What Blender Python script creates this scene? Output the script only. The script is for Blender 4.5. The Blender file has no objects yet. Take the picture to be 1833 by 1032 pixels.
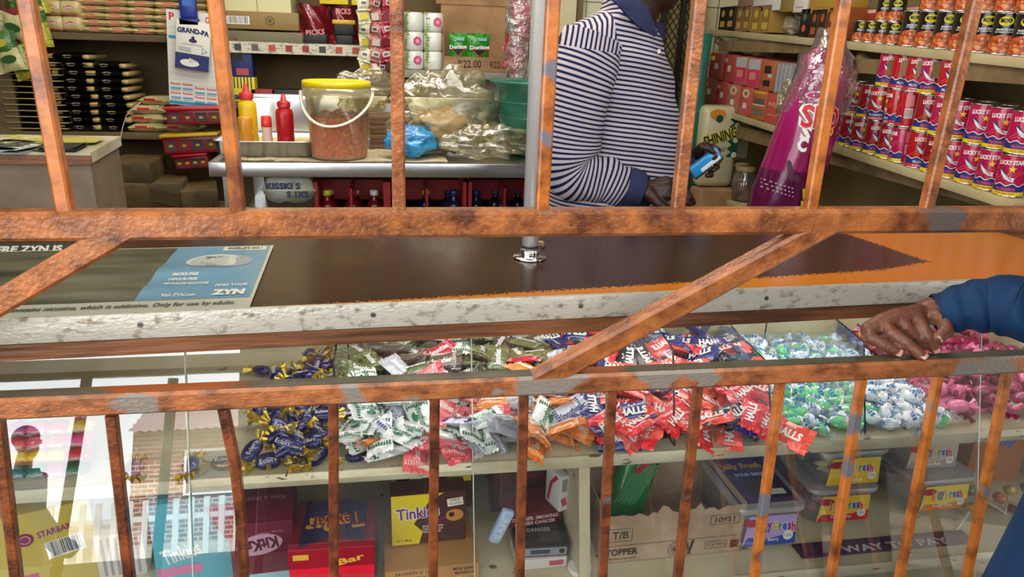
import bpy, bmesh, math, random
from mathutils import Vector, Matrix, Euler, noise
C = bpy.context.scene.collection
sc = bpy.context.scene
PI = math.pi
# ---------------------------------------------------------------- camera
CX, CY, FPX = 916.5, 516.0, 1280.0
YAW, PIT, ROL = [math.radians(a) for a in (9.9, 18.8, 2.0)]
CAM = Vector((0, 0, 1.27))
_f = Vector((math.sin(YAW)*math.cos(PIT), math.cos(YAW)*math.cos(PIT), -math.sin(PIT)))
_x = Vector((math.cos(YAW), -math.sin(YAW), 0)); _u = _x.cross(_f)
_r = math.cos(ROL)*_x + math.sin(ROL)*_u; _up = -math.sin(ROL)*_x + math.cos(ROL)*_u
cd = bpy.data.cameras.new('camera'); cam = bpy.data.objects.new('camera', cd); C.objects.link(cam)
cam.matrix_world = Matrix(((_r.x, _up.x, -_f.x, CAM.x), (_r.y, _up.y, -_f.y, CAM.y), (_r.z, _up.z, -_f.z, CAM.z), (0, 0, 0, 1)))
cd.sensor_width = 36; cd.lens = FPX/1833*36; cd.clip_start = .02; cd.clip_end = 200
sc.camera = cam
def ray(px, py): return _r*((px-CX)/FPX) - _up*((py-CY)/FPX) + _f
def atY(px, py, Y):
    d = ray(px, py); return CAM + d*(Y/d.y)
def atZ(px, py, Z):
    d = ray(px, py); return CAM + d*((Z-CAM.z)/d.z)
def atX(px, py, X):
    d = ray(px, py); return CAM + d*(X/d.x)
def ppm(p): return FPX/((Vector(p)-CAM).dot(_f))      # pixels per metre at a place
# ---------------------------------------------------------------- world and light
sc.view_settings.view_transform = 'Standard'; sc.view_settings.look = 'None'
sc.view_settings.exposure = 0.1; sc.view_settings.gamma = 1.0
w = bpy.data.worlds.new('world'); sc.world = w; w.use_nodes = True
wn = w.node_tree.nodes; wl = w.node_tree.links
bg = wn['Background']; bg.inputs['Color'].default_value = (.93, .97, 1, 1); bg.inputs['Strength'].default_value = 4.6
def area(name, loc, rot, sx, sy, power, col=(1, 1, 1)):
    l = bpy.data.lights.new(name, 'AREA'); l.shape = 'RECTANGLE'; l.size = sx; l.size_y = sy; l.energy = power; l.color = col
    o = bpy.data.objects.new(name, l); C.objects.link(o); o.location = loc; o.rotation_euler = rot; return o
area('shop_ceiling_fill', (0.1, 2.2, 2.42), (0, 0, 0), 1.6, .5, 27, (1, .95, .86))  # unseen fill added to brighten the shop interior
area('shop_back_fill', (-.4, 3.0, 2.42), (0, 0, 0), 2.2, .3, 12, (1, .9, .72))  # second added fill, for the rear shelves; no fixture there
area('front_fill', (0.2, .05, 2.56), (math.radians(14), 0, 0), 3.2, .9, 34, (1, .97, .92))  # added area fill from the front; also gives the rails their highlight
area('case_fill', (.60, 1.42, .80), (0, 0, 0), 1.75, .08, 4.5, (1, .98, .94))  # added strip of fill above the sweets, not a fitting of the case
_sl = bpy.data.lights.new('sun', 'SUN'); _sl.energy = 18; _sl.angle = .01; _sl.color = (1, .96, .9)
_so = bpy.data.objects.new('sun', _sl); C.objects.link(_so); _so.rotation_euler = Vector((.25, .75, 1)).to_track_quat('Z', 'Y').to_euler()
# ---------------------------------------------------------------- materials
MATS = {}
def nd(nt, t, **k):
    n = nt.nodes.new(t)
    for a, b in k.items():
        if a in n.inputs: n.inputs[a].default_value = b
        else: setattr(n, a, b)
    return n
def c4(c): return (c[0], c[1], c[2], 1)
def hx(h):
    h = h.lstrip('#'); r = [int(h[i:i+2], 16)/255 for i in (0, 2, 4)]
    return tuple(((x/12.92) if x <= .04045 else ((x+.055)/1.055)**2.4) for x in r)
def mat(name, col=(.5, .5, .5), rough=.5, metal=0, col2=None, scale=20, thr=.5, soft=.1, bump=0, bscale=60, coat=0, spec=.5, detail=4, coords='Object', stretch=None, col3=None, scale3=4, thr3=.62, emit=0):
    if name in MATS: return MATS[name]
    if isinstance(col, str): col = hx(col)
    if isinstance(col2, str): col2 = hx(col2)
    if isinstance(col3, str): col3 = hx(col3)
    m = bpy.data.materials.new(name); m.use_nodes = True; nt = m.node_tree; b = nt.nodes['Principled BSDF']
    b.inputs['Base Color'].default_value = c4(col); b.inputs['Roughness'].default_value = rough; b.inputs['Metallic'].default_value = metal
    b.inputs['Coat Weight'].default_value = coat; b.inputs['Coat Roughness'].default_value = .08; b.inputs['Specular IOR Level'].default_value = spec
    if emit: b.inputs['Emission Color'].default_value = c4(col); b.inputs['Emission Strength'].default_value = emit
    tc = None
    if col2 is not None or bump or col3 is not None:
        tc = nd(nt, 'ShaderNodeTexCoord'); src = tc.outputs[coords]
        if stretch:
            mp = nd(nt, 'ShaderNodeMapping'); mp.inputs['Scale'].default_value = stretch; nt.links.new(src, mp.inputs[0]); src = mp.outputs[0]
    last = None
    if col2 is not None:
        n = nd(nt, 'ShaderNodeTexNoise', Scale=scale, Detail=detail, Roughness=.6); nt.links.new(src, n.inputs['Vector'])
        mr = nd(nt, 'ShaderNodeMapRange'); mr.inputs['From Min'].default_value = thr-soft; mr.inputs['From Max'].default_value = thr+soft
        nt.links.new(n.outputs['Fac'], mr.inputs['Value'])
        mx = nd(nt, 'ShaderNodeMix', data_type='RGBA'); mx.inputs[6].default_value = c4(col); mx.inputs[7].default_value = c4(col2)
        nt.links.new(mr.outputs[0], mx.inputs[0]); last = mx.outputs[2]
    if col3 is not None:
        n3 = nd(nt, 'ShaderNodeTexNoise', Scale=scale3, Detail=3, Roughness=.55); nt.links.new(src, n3.inputs['Vector'])
        m3 = nd(nt, 'ShaderNodeMapRange'); m3.inputs['From Min'].default_value = thr3-.012; m3.inputs['From Max'].default_value = thr3+.012
        nt.links.new(n3.outputs['Fac'], m3.inputs['Value'])
        x3 = nd(nt, 'ShaderNodeMix', data_type='RGBA'); x3.inputs[6].default_value = c4(col); x3.inputs[7].default_value = c4(col3)
        if last: nt.links.new(last, x3.inputs[6])
        nt.links.new(m3.outputs[0], x3.inputs[0]); last = x3.outputs[2]
    if last: nt.links.new(last, b.inputs['Base Color'])
    if bump:
        n2 = nd(nt, 'ShaderNodeTexNoise', Scale=bscale, Detail=3); nt.links.new(src, n2.inputs['Vector'])
        bp = nd(nt, 'ShaderNodeBump', Strength=bump); bp.inputs['Distance'].default_value = .01
        nt.links.new(n2.outputs['Fac'], bp.inputs['Height']); nt.links.new(bp.outputs[0], b.inputs['Normal'])
    MATS[name] = m; return m
def clear(name, tint=(1, 1, 1), gloss=.2, rough=.05, bump=0, bscale=40, milky=0, fres=True, milk=(.9, .9, .9), dirt=0):
    if name in MATS: return MATS[name]
    m = bpy.data.materials.new(name); m.use_nodes = True; nt = m.node_tree; nt.nodes.clear()
    out = nd(nt, 'ShaderNodeOutputMaterial'); tr = nd(nt, 'ShaderNodeBsdfTransparent'); tr.inputs[0].default_value = c4(tint)
    gl = nd(nt, 'ShaderNodeBsdfGlossy'); gl.inputs['Roughness'].default_value = rough; gl.inputs[0].default_value = (1, 1, 1, 1)
    mx = nd(nt, 'ShaderNodeMixShader'); mx.inputs[0].default_value = gloss
    if fres:
        lw = nd(nt, 'ShaderNodeLayerWeight', Blend=.25); mr = nd(nt, 'ShaderNodeMapRange')
        mr.inputs['To Min'].default_value = gloss*.75; mr.inputs['To Max'].default_value = min(1, gloss+.7)
        nt.links.new(lw.outputs['Fresnel'], mr.inputs['Value']); nt.links.new(mr.outputs[0], mx.inputs[0])
    nt.links.new(tr.outputs[0], mx.inputs[1]); nt.links.new(gl.outputs[0], mx.inputs[2]); o = mx.outputs[0]
    if bump or dirt:
        tc = nd(nt, 'ShaderNodeTexCoord'); n2 = nd(nt, 'ShaderNodeTexNoise', Scale=bscale, Detail=3); nt.links.new(tc.outputs['Object'], n2.inputs['Vector'])
    if bump:
        bp = nd(nt, 'ShaderNodeBump', Strength=bump); bp.inputs['Distance'].default_value = .02
        nt.links.new(n2.outputs['Fac'], bp.inputs['Height']); nt.links.new(bp.outputs[0], gl.inputs['Normal'])
    if milky:
        df = nd(nt, 'ShaderNodeBsdfDiffuse'); df.inputs[0].default_value = c4(milk)
        m2 = nd(nt, 'ShaderNodeMixShader'); m2.inputs[0].default_value = milky
        nt.links.new(o, m2.inputs[1]); nt.links.new(df.outputs[0], m2.inputs[2]); o = m2.outputs[0]
        if dirt:
            m_ = nd(nt, 'ShaderNodeMapRange'); m_.inputs['From Min'].default_value = .52; m_.inputs['From Max'].default_value = .8
            m_.inputs['To Min'].default_value = milky; m_.inputs['To Max'].default_value = milky+dirt
            nt.links.new(n2.outputs['Fac'], m_.inputs['Value']); nt.links.new(m_.outputs[0], m2.inputs[0])
    nt.links.new(o, out.inputs[0]); MATS[name] = m; return m
def flat(h, rough=.5, **k): return mat('c'+str(h)+str(rough), h, rough, **k)
# ---------------------------------------------------------------- mesh builder
_fc = {}
def text_geo(s, bold=0):
    k = (s, bold)
    if k not in _fc:
        cu = bpy.data.curves.new('t', 'FONT'); cu.body = s; cu.size = 1; cu.align_x = 'CENTER'; cu.align_y = 'CENTER'; cu.offset = bold; cu.resolution_u = 2
        o = bpy.data.objects.new('t', cu); C.objects.link(o); bpy.context.view_layer.update()
        me = bpy.data.meshes.new_from_object(o.evaluated_get(bpy.context.evaluated_depsgraph_get()))
        vs = [v.co.copy() for v in me.vertices]; fs = [tuple(p.vertices) for p in me.polygons]
        bpy.data.objects.remove(o); bpy.data.curves.remove(cu); bpy.data.meshes.remove(me)
        if vs:
            x0, x1 = min(v.x for v in vs), max(v.x for v in vs); y0, y1 = min(v.y for v in vs), max(v.y for v in vs)
            vs = [Vector(((v.x-(x0+x1)/2)/(x1-x0), (v.y-(y0+y1)/2)/(y1-y0), 0)) for v in vs]
        _fc[k] = (vs, fs, ((x1-x0)/(y1-y0)) if vs else 1)
    return _fc[k]
def frame(o, x, y):
    x = Vector(x).normalized(); y = Vector(y).normalized(); z = x.cross(y)
    return Matrix(((x.x, y.x, z.x, o[0]), (x.y, y.y, z.y, o[1]), (x.z, y.z, z.z, o[2]), (0, 0, 0, 1)))
class MB:
    def __init__(s): s.v = []; s.f = []; s.mi = []; s.sm = []; s.m = []
    def mid(s, m):
        if m not in s.m: s.m.append(m)
        return s.m.index(m)
    def add(s, vs, fs, m, smooth=False, T=None):
        o = len(s.v); i = s.mid(m)
        for v in vs:
            v = Vector(v); s.v.append(T @ v if T is not None else v)
        for f in fs: s.f.append(tuple(o+k for k in f)); s.mi.append(i); s.sm.append(smooth)
        return s
    def box(s, c, sz, m, T=None, bev=0, R=None, taper=1, sm=None):
        bm = bmesh.new(); bmesh.ops.create_cube(bm, size=1)
        for v in bm.verts:
            k = taper if v.co.z < 0 else 1
            v.co = Vector((v.co.x*sz[0]*k, v.co.y*sz[1]*k, v.co.z*sz[2]))
        if bev: bmesh.ops.bevel(bm, geom=bm.edges[:], offset=bev, segments=2, profile=.5, affect='EDGES')
        bm.verts.index_update()
        L = Matrix.Translation(c)
        if R is not None: L = L @ Euler(R).to_matrix().to_4x4()
        if T is not None: L = T @ L
        s.add([v.co for v in bm.verts], [tuple(v.index for v in f.verts) for f in bm.faces], m, bool(bev) if sm is None else sm, L); bm.free(); return s
    def lathe(s, prof, m, n=24, T=None, smooth=True, a0=0, a1=2*PI, sx=1, sy=1):
        full = abs(a1-a0-2*PI) < 1e-6; k = n if full else n+1; vs = []; fs = []
        for r, z in prof:
            for j in range(k):
                a = a0+(a1-a0)*j/n; vs.append((r*math.cos(a)*sx, r*math.sin(a)*sy, z))
        for i in range(len(prof)-1):
            for j in range(n):
                a = i*k+j; b = i*k+(j+1) % k; fs.append((a, b, b+k, a+k))
        return s.add(vs, fs, m, smooth, T)
    def tube(s, pts, rad, m, n=8, T=None, cap=True, flat=1.0, up=(0, 0, 1), smooth=True, rot=0, square=False):
        pts = [Vector(p) for p in pts]; N = len(pts)
        if not hasattr(rad, '__len__'): rad = [rad]*N
        vs = []; fs = []; prev = None
        for i, p in enumerate(pts):
            t = (pts[min(i+1, N-1)]-pts[max(i-1, 0)]).normalized()
            if prev is None:
                a = Vector(up).cross(t)
                if a.length < 1e-4: a = Vector((1, 0, 0)).cross(t)
                a.normalize()
            else: a = (prev - t*prev.dot(t)).normalized()
            prev = a; b = t.cross(a)
            for j in range(n):
                q = 2*PI*j/n+rot; r = rad[i]
                vs.append(p + a*(math.cos(q)*r) + b*(math.sin(q)*r*flat))
        for i in range(N-1):
            for j in range(n): fs.append((i*n+j, i*n+(j+1) % n, (i+1)*n+(j+1) % n, (i+1)*n+j))
        if cap: fs.append(tuple(range(n-1, -1, -1))); fs.append(tuple((N-1)*n+j for j in range(n)))
        return s.add(vs, fs, m, smooth, T)
    def grid(s, fn, nu, nv, m, T=None, smooth=True):
        vs = [fn(i/nu, j/nv) for i in range(nu+1) for j in range(nv+1)]; k = nv+1
        fs = [(i*k+j, (i+1)*k+j, (i+1)*k+j+1, i*k+j+1) for i in range(nu) for j in range(nv)]
        return s.add(vs, fs, m, smooth, T)
    def poly(s, pts, m, T=None, depth=0):
        n = len(pts); vs = [(p[0], p[1], 0) for p in pts]; fs = [tuple(range(n))]
        if depth:
            vs += [(p[0], p[1], -depth) for p in pts]; fs += [tuple(range(2*n-1, n-1, -1))]+[((i+1) % n, i, i+n, (i+1) % n+n) for i in range(n)]
        return s.add(vs, fs, m, False, T)
    def disc(s, r, m, T=None, n=20, sx=1, sy=1, depth=0): return s.poly([(r*sx*math.cos(2*PI*i/n), r*sy*math.sin(2*PI*i/n)) for i in range(n)], m, T, depth)
    def text(s, t, w, h, m, T=None, fn=None, bold=0):
        vs, fs, asp = text_geo(t, bold)
        if w is None: w = h*asp
        if h is None: h = w/asp
        vs = [Vector((v.x*w, v.y*h, 0)) for v in vs]
        if fn: vs = [fn(v) for v in vs]
        return s.add(vs, fs, m, False, T)
    def build(s, name, parent=None, loc=None, smooth_mod=None, rot=None):
        me = bpy.data.meshes.new(name); me.from_pydata([tuple(v) for v in s.v], [], s.f)
        for m in s.m: me.materials.append(m)
        me.polygons.foreach_set('material_index', s.mi); me.polygons.foreach_set('use_smooth', s.sm); me.update()
        o = bpy.data.objects.new(name, me); C.objects.link(o)
        if parent: o.parent = parent
        if loc is not None: o.location = loc
        if rot is not None: o.rotation_euler = rot
        return o
def TR(loc=(0, 0, 0), rot=(0, 0, 0), s=1): return Matrix.Translation(loc) @ Euler(rot).to_matrix().to_4x4() @ Matrix.Scale(s, 4)
def tag(o, label, cat, group=None, kind=None):
    o['label'] = label; o['category'] = cat
    if group: o['group'] = group
    if kind: o['kind'] = kind
    return o
def thing(name, label, cat, loc=(0, 0, 0), rot=(0, 0, 0), group=None):
    o = bpy.data.objects.new(name, None); C.objects.link(o); o.location = loc; o.rotation_euler = rot
    return tag(o, label, cat, group)
def struct(name, mb, **k):
    o = mb.build(name, **k); o['kind'] = 'structure'; return o
def dup(o, loc=None, rot=None, label=None, group=None, parent=None):
    c = o.copy(); C.objects.link(c)
    if parent: c.parent = parent
    if loc is not None: c.location = loc
    if rot is not None: c.rotation_euler = rot
    if label: c['label'] = label
    if group: c['group'] = group
    for ch in list(o.children): dup(ch, parent=c)
    return c
RND = random.Random(7)
def smooth_remesh(mb, voxel, iters=2):
    """one continuous surface out of overlapping volumes"""
    o = mb.build('tmp'); r = o.modifiers.new('r', 'REMESH'); r.mode = 'VOXEL'; r.voxel_size = voxel; r.use_smooth_shade = True
    if iters:
        q = o.modifiers.new('s', 'SMOOTH'); q.factor = .5; q.iterations = iters
    bpy.context.view_layer.update()
    me = bpy.data.meshes.new_from_object(o.evaluated_get(bpy.context.evaluated_depsgraph_get()))
    vs = [v.co.copy() for v in me.vertices]; fs = [tuple(p.vertices) for p in me.polygons]
    bpy.data.objects.remove(o); return vs, fs
# ---- colours used a lot
WHITE = flat('#e9e8e2'); BLACK = flat('#121212'); NAVYT = flat('#1c2350'); REDT = flat('#b3202a'); GOLD = mat('gold_print', '#c9a227', .35)
STEEL = mat('steel', (.62, .63, .64), .28, 1, bump=.05, bscale=30)
CHROME = mat('chrome', (.78, .78, .78), .12, 1)
TIN = mat('tin', (.72, .71, .68), .22, 1)
CARD = mat('cardboard', '#a5805a', .8, col2='#8f6c48', scale=9)
CREAM = mat('cream_paint', '#d8cfae', .55, col2='#b9ab84', scale=7, soft=.25, col3='#6d5f47', scale3=16, thr3=.70)
# ---------------------------------------------------------------- the setting
WALLP = mat('old_wall_paint', '#a39468', .75, col2='#7d6c47', scale=3, soft=.25)
BROWNWALL = mat('brown_wall', '#75603f', .8, col2='#5d4a2f', scale=3, soft=.3)
TILE = MATS.get('x')
def tile_mat():
    m = bpy.data.materials.new('cream_wall_tiles'); m.use_nodes = True; nt = m.node_tree; b = nt.nodes['Principled BSDF']
    tc = nd(nt, 'ShaderNodeTexCoord'); mp = nd(nt, 'ShaderNodeMapping'); mp.inputs['Rotation'].default_value = (PI/2, 0, 0)
    br = nd(nt, 'ShaderNodeTexBrick', offset=0.0); br.inputs['Color1'].default_value = c4(hx('#d9d3ac')); br.inputs['Color2'].default_value = c4(hx('#cfc89e'))
    br.inputs['Mortar'].default_value = c4(hx('#6b6448')); br.inputs['Scale'].default_value = 1; br.inputs['Mortar Size'].default_value = .003
    br.inputs['Brick Width'].default_value = .15; br.inputs['Row Height'].default_value = .15
    nt.links.new(tc.outputs['Object'], mp.inputs[0]); nt.links.new(mp.outputs[0], br.inputs['Vector']); nt.links.new(br.outputs[0], b.inputs['Base Color'])
    b.inputs['Roughness'].default_value = .25; return m
TILE = tile_mat()
YB = 4.0
struct('floor', MB().box((0, 2.5, -.05), (5, 3.6, .1), mat('floor_concrete', '#57493a', .7, col2='#3f3529', scale=5)))
struct('wall_back', MB().box((-.72, YB+.05, 1.25), (2.9, .1, 2.5), BROWNWALL).box((1.55, YB+.05, 1.25), (1.64, .1, 2.5), TILE))
struct('wall_left', MB().box((-2.2, 2.45, 1.25), (.1, 3.3, 2.5), BROWNWALL))
struct('wall_right', MB().box((2.13, 2.45, 1.25), (.1, 3.3, 2.5), WALLP))
struct('ceiling', MB().box((0, 2.45, 2.55), (4.4, 3.4, .1), mat('ceiling_paint', '#b9b093', .8)))
struct('wall_front', MB().box((-1.9, 1.07, 1.25), (.6, .12, 2.5), WALLP).box((2.15, 1.07, 1.25), (.4, .12, 2.5), WALLP).box((.15, 1.07, 2.4), (3.6, .12, .2), WALLP))
# the street behind the customer, which the slanted glass mirrors
GROUND = mat('street_ground', '#a59d90', .9, col2='#8a8276', scale=2)
o = struct('ground_street', MB().box((0, -8, -.9), (40, 20, .1), GROUND))
struct('floor_porch', MB().box((0, -.6, -.06), (6, 3.2, .12), mat('porch_concrete', '#4f493f', .9, col2='#3c372f', scale=3)))
struct('ceiling_sky_blocker', MB().box((0.3, -.5, 2.66), (6, 3.0, .08), mat('sky_blocker_tan', '#8d8371', .8)))  # unseen roof added to limit the sky light on the grille
DARKW = mat('sky_blocker_dark', '#1d1a18', .9, col2='#14110f', scale=3)
struct('wall_sky_blocker', MB().box((4.06, -2.05, .62), (10.0, .12, 1.9), DARKW))  # unseen wall added to keep sky out of the right-hand glass reflection
def brick_mat():
    m = bpy.data.materials.new('red_brick'); m.use_nodes = True; nt = m.node_tree; b = nt.nodes['Principled BSDF']
    tc = nd(nt, 'ShaderNodeTexCoord'); mp = nd(nt, 'ShaderNodeMapping'); mp.inputs['Rotation'].default_value = (PI/2, 0, 0)
    br = nd(nt, 'ShaderNodeTexBrick'); br.inputs['Color1'].default_value = c4(hx('#8a4a3c')); br.inputs['Color2'].default_value = c4(hx('#6f3b32'))
    br.inputs['Mortar'].default_value = c4(hx('#a89a8c')); br.inputs['Scale'].default_value = 1; br.inputs['Mortar Size'].default_value = .012
    br.inputs['Brick Width'].default_value = .22; br.inputs['Row Height'].default_value = .08
    nt.links.new(tc.outputs['Object'], mp.inputs[0]); nt.links.new(mp.outputs[0], br.inputs['Vector']); nt.links.new(br.outputs[0], b.inputs['Base Color'])
    b.inputs['Roughness'].default_value = .9; return m
BRICK = brick_mat()
# a small brick house with a tiled roof and a steel palisade fence across the street
hs = thing('brick_house', 'small red brick house with tiled roof across the street', 'house', (-3.75, -13, -.85))
ob = MB().box((0, 0, 1.0), (1.9, 3, 2.0), BRICK).build('wall', hs)
rf = MB(); RT = mat('roof_tiles', '#7d6a6a', .8)
def roof(u, v): return (-.9+3.0*u, 1.9-1.9*v, 1.95+.9*v + .035*math.sin(v*60)+.02*math.sin(u*120))
rf.grid(roof, 60, 40, RT).grid(lambda u, v: (-.9+3.0*u, -1.9+1.9*v, 1.95+.9*v), 4, 2, RT); rf.build('roof', hs)
wi = MB().box((.4, 1.52, 1.2), (.9, .05, .8), WHITE).box((.4, 1.55, 1.2), (.8, .02, .7), mat('dark_glass', (.03, .04, .05), .1)).build('window', hs)
fe = thing('palisade_fence', 'pale steel palisade fence in front of the brick house', 'fence', (-3.2, -6.2, -.85))
fm = mat('galvanised', '#c9c9c6', .5); fb = MB()
for k in range(34): fb.box((-2.6+k*.16, 0, .5), (.06, .02, 1.0), fm)
fb.build('pales', fe); MB().box((0, -.03, .3), (5.4, .03, .05), fm).box((0, -.03, .8), (5.4, .03, .05), fm).build('crossbar', fe)
# ---------------------------------------------------------------- painted steel grille in front
GY = 1.065
PAINT = mat('orange_paint_rusty', '#b36a35', .32, col2='#5c2e17', scale=20, thr=.53, soft=.14, bump=.28, bscale=130, coat=.35, col3='#66584f', scale3=6, thr3=.655, spec=.6, detail=14)
PAINTS = mat('orange_paint_smooth', '#c2702e', .3, col2='#6e3716', scale=16, thr=.56, soft=.10, bump=.15, bscale=50, coat=.4, col3='#6d6b72', scale3=5, thr3=.60, detail=14)
PAINTR = mat('orange_paint_flaking', '#b06a3c', .32, col2='#5c3420', scale=22, thr=.54, soft=.13, bump=.28, bscale=130, coat=.35, col3='#857a70', scale3=5, thr3=.555, detail=10, stretch=(1, 1, 1.6))
PAINTD = mat('red_brown_paint', '#8c4a26', .32, col2='#432115', scale=24, thr=.51, soft=.13, bump=.28, bscale=130, coat=.35, col3='#625b5a', scale3=7, thr3=.66, detail=8)
WORN = mat('worn_grey_top', '#6b6550', .28, .5, col2='#4f4a3a', scale=12, coat=.2, col3='#a5551c', scale3=3.2, thr3=.58, stretch=(.6, 1, 1))
gr = thing('security_grille', 'orange painted rusty steel grille with serving gap and slanting braces', 'grille', (0, GY, .1))
def local(p, o): return Vector(p)-Vector(o)
GO = (0, GY, .1)
def bar(name, pts, wd, m, dp=None, par=None, n=4):
    """square tube with rounded edges through points given in the world"""
    b = MB(); dp = dp or wd; pts = [local(p, GO) for p in pts]
    t = (pts[-1]-pts[0]).normalized(); side = t.cross(Vector((0, 1, 0))).normalized(); bv = wd*.14
    prof = []
    for sx, sy in ((-1, -1), (1, -1), (1, 1), (-1, 1)):
        a, c = sx*wd/2, sy*dp/2
        q = [(a-sx*bv, c), (a, c-sy*bv)] if sx*sy < 0 else [(a, c-sy*bv), (a-sx*bv, c)]
        if (sx, sy) == (-1, -1): q = [(a, c+bv), (a+bv, c)]
        elif (sx, sy) == (1, -1): q = [(a-bv, c), (a, c+bv)]
        elif (sx, sy) == (1, 1): q = [(a, c-bv), (a-bv, c)]
        else: q = [(a+bv, c), (a, c-bv)]
        prof += q
    vs = []; N = len(pts)
    for p in pts:
        for a, c in prof: vs.append(p+side*a+Vector((0, 1, 0))*c)
    fs = []
    for i in range(N-1):
        for j in range(8): fs.append((i*8+j, (i+1)*8+j, (i+1)*8+(j+1) % 8, i*8+(j+1) % 8))
    fs.append(tuple(range(8))); fs.append(tuple((N-1)*8+j for j in range(7, -1, -1)))
    b.add(vs, fs, m)
    if isinstance(par, str): pass
    return b
def cutbar(a, c, wd, m, dp, z0, z1):
    b = bar('b', [a, c], wd, m, dp); t = (local(c, GO)-local(a, GO)).normalized()
    for i in range(8): v = b.v[i]; b.v[i] = v+t*((z0-GO[2]-v.z)/t.z)
    for i in range(8, 16): v = b.v[i]; b.v[i] = v+t*((z1-GO[2]-v.z)/t.z)
    return b
def rail(z0, z1, m, top=None):
    b = bar('rail', [(-1.15, GY, (z0+z1)/2), (1.75, GY, (z0+z1)/2)], z1-z0, m, .034)
    if top: b.box((.3, 0, z1-.1+.0006), (2.9, .024, .001), top)
    return b.build('rail', gr)
rail(.990, 1.032, PAINT)
rail(.716, .752, PAINTR, WORN)
up = [((48, 0), (118, 376)), ((386, 0), (427, 376)), ((710, 0), (714, 376)), ((990, 0), (970, 374)), ((1252, 0), (1213, 374)), ((1510, 0), (1450, 372)), ((1746, 0), (1658, 372))]
for i, (a, b) in enumerate(up):
    A = atY(*a, GY); B = atY(*b, GY); D = (A-B)
    bar('upright', [B-D*.02, B+D*1.9], .0195, (PAINTS if i % 2 else PAINT) if i > 1 else PAINTS, .0195).build('upright_bar', gr)
lo = [[(-5, 735), (30, 1032)], [(200, 742), (232, 1032)], [(400, 730), (421, 830), (431, 920), (437, 1032)], [(597, 720), (598, 1032)], [(778, 710), (775, 1032)], [(937, 700), (930, 1032)],
      [(1095, 690), (1078, 1032)], [(1250, 685), (1213, 1032)], [(1397, 680), (1350, 1032)], [(1543, 670), (1487, 1032)], [(1681, 660), (1610, 1032)], [(1805, 655), (1730, 1032)]]
for i, pp in enumerate(lo):
    P = [atY(x, y, GY) for x, y in pp]; D = (P[-1]-P[-2]).normalized(); k = (.12-P[-1].z)/D.z
    bar('upright', P+[P[-1]+D*k], .0165, PAINTD if i < 8 else PAINTS, .0165).build('upright_bar', gr)
bar('r', [(-1.15, GY, .12), (1.75, GY, .12)], .036, PAINTD, .034).build('rail', gr)
bar('r', [(-1.15, GY, 2.3), (1.75, GY, 2.3)], .036, PAINTD, .034).build('rail', gr)
# braces: square tube on the slant
cutbar(atY(942, 690, GY), atY(1478, 402, GY), .036, PAINT, .0335, .735, 1.01).build('brace', gr)
cutbar(atY(-240, 680, GY), atY(232, 405, GY), .036, PAINT, .0335, .735, 1.01).build('brace', gr)
# ---------------------------------------------------------------- counter top
def gY(z): return 1.085+.16*(z-.2)/.57
ZC = .84
P0 = atZ(0, 573, ZC); P1 = atZ(1680, 506, ZC)
dirx = (P1-P0).normalized(); ang = math.atan2(dirx.y, dirx.x)
ct = thing('counter_top', 'brown and orange counter top with scratched metal edge strip', 'counter', (P0.x, P0.y, ZC), (0, 0, ang))
CTi = (Matrix.Translation(P0) @ Matrix.Rotation(ang, 4, 'Z')).inverted()
def ctl(px, py): return CTi @ atZ(px, py, ZC)
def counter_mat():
    m = bpy.data.materials.new('counter_surface'); m.use_nodes = True; nt = m.node_tree; b = nt.nodes['Principled BSDF']  # brown inside the segment lines, orange outside, border broken by noise
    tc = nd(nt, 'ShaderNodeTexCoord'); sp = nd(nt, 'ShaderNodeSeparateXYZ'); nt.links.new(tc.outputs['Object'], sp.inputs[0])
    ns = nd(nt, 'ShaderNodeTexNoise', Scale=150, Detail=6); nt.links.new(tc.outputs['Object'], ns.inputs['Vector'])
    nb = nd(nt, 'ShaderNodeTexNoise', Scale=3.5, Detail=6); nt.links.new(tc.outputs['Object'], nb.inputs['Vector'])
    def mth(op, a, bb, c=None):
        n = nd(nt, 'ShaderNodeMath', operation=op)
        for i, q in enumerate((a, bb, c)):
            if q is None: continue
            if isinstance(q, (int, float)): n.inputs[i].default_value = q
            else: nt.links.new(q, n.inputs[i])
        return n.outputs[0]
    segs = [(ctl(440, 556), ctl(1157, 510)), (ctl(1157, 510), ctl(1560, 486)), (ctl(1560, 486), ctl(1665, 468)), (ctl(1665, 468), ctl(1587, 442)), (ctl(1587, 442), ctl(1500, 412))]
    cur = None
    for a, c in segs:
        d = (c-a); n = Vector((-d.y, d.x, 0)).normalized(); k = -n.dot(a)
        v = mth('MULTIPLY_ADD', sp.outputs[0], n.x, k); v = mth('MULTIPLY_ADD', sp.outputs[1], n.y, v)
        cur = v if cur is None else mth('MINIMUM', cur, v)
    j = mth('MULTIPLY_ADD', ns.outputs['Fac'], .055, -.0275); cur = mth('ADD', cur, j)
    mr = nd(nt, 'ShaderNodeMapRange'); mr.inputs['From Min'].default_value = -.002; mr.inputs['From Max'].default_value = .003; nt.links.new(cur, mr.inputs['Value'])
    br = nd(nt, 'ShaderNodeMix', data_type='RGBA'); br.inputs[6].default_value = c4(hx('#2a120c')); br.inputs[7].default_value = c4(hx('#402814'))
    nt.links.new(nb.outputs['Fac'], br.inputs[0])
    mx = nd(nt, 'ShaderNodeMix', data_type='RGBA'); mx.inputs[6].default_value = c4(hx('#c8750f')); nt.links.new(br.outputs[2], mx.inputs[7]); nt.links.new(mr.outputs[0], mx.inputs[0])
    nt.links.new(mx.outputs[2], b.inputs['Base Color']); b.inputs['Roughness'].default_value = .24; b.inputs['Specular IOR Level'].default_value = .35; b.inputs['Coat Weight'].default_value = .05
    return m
LX = 2.22
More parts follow.
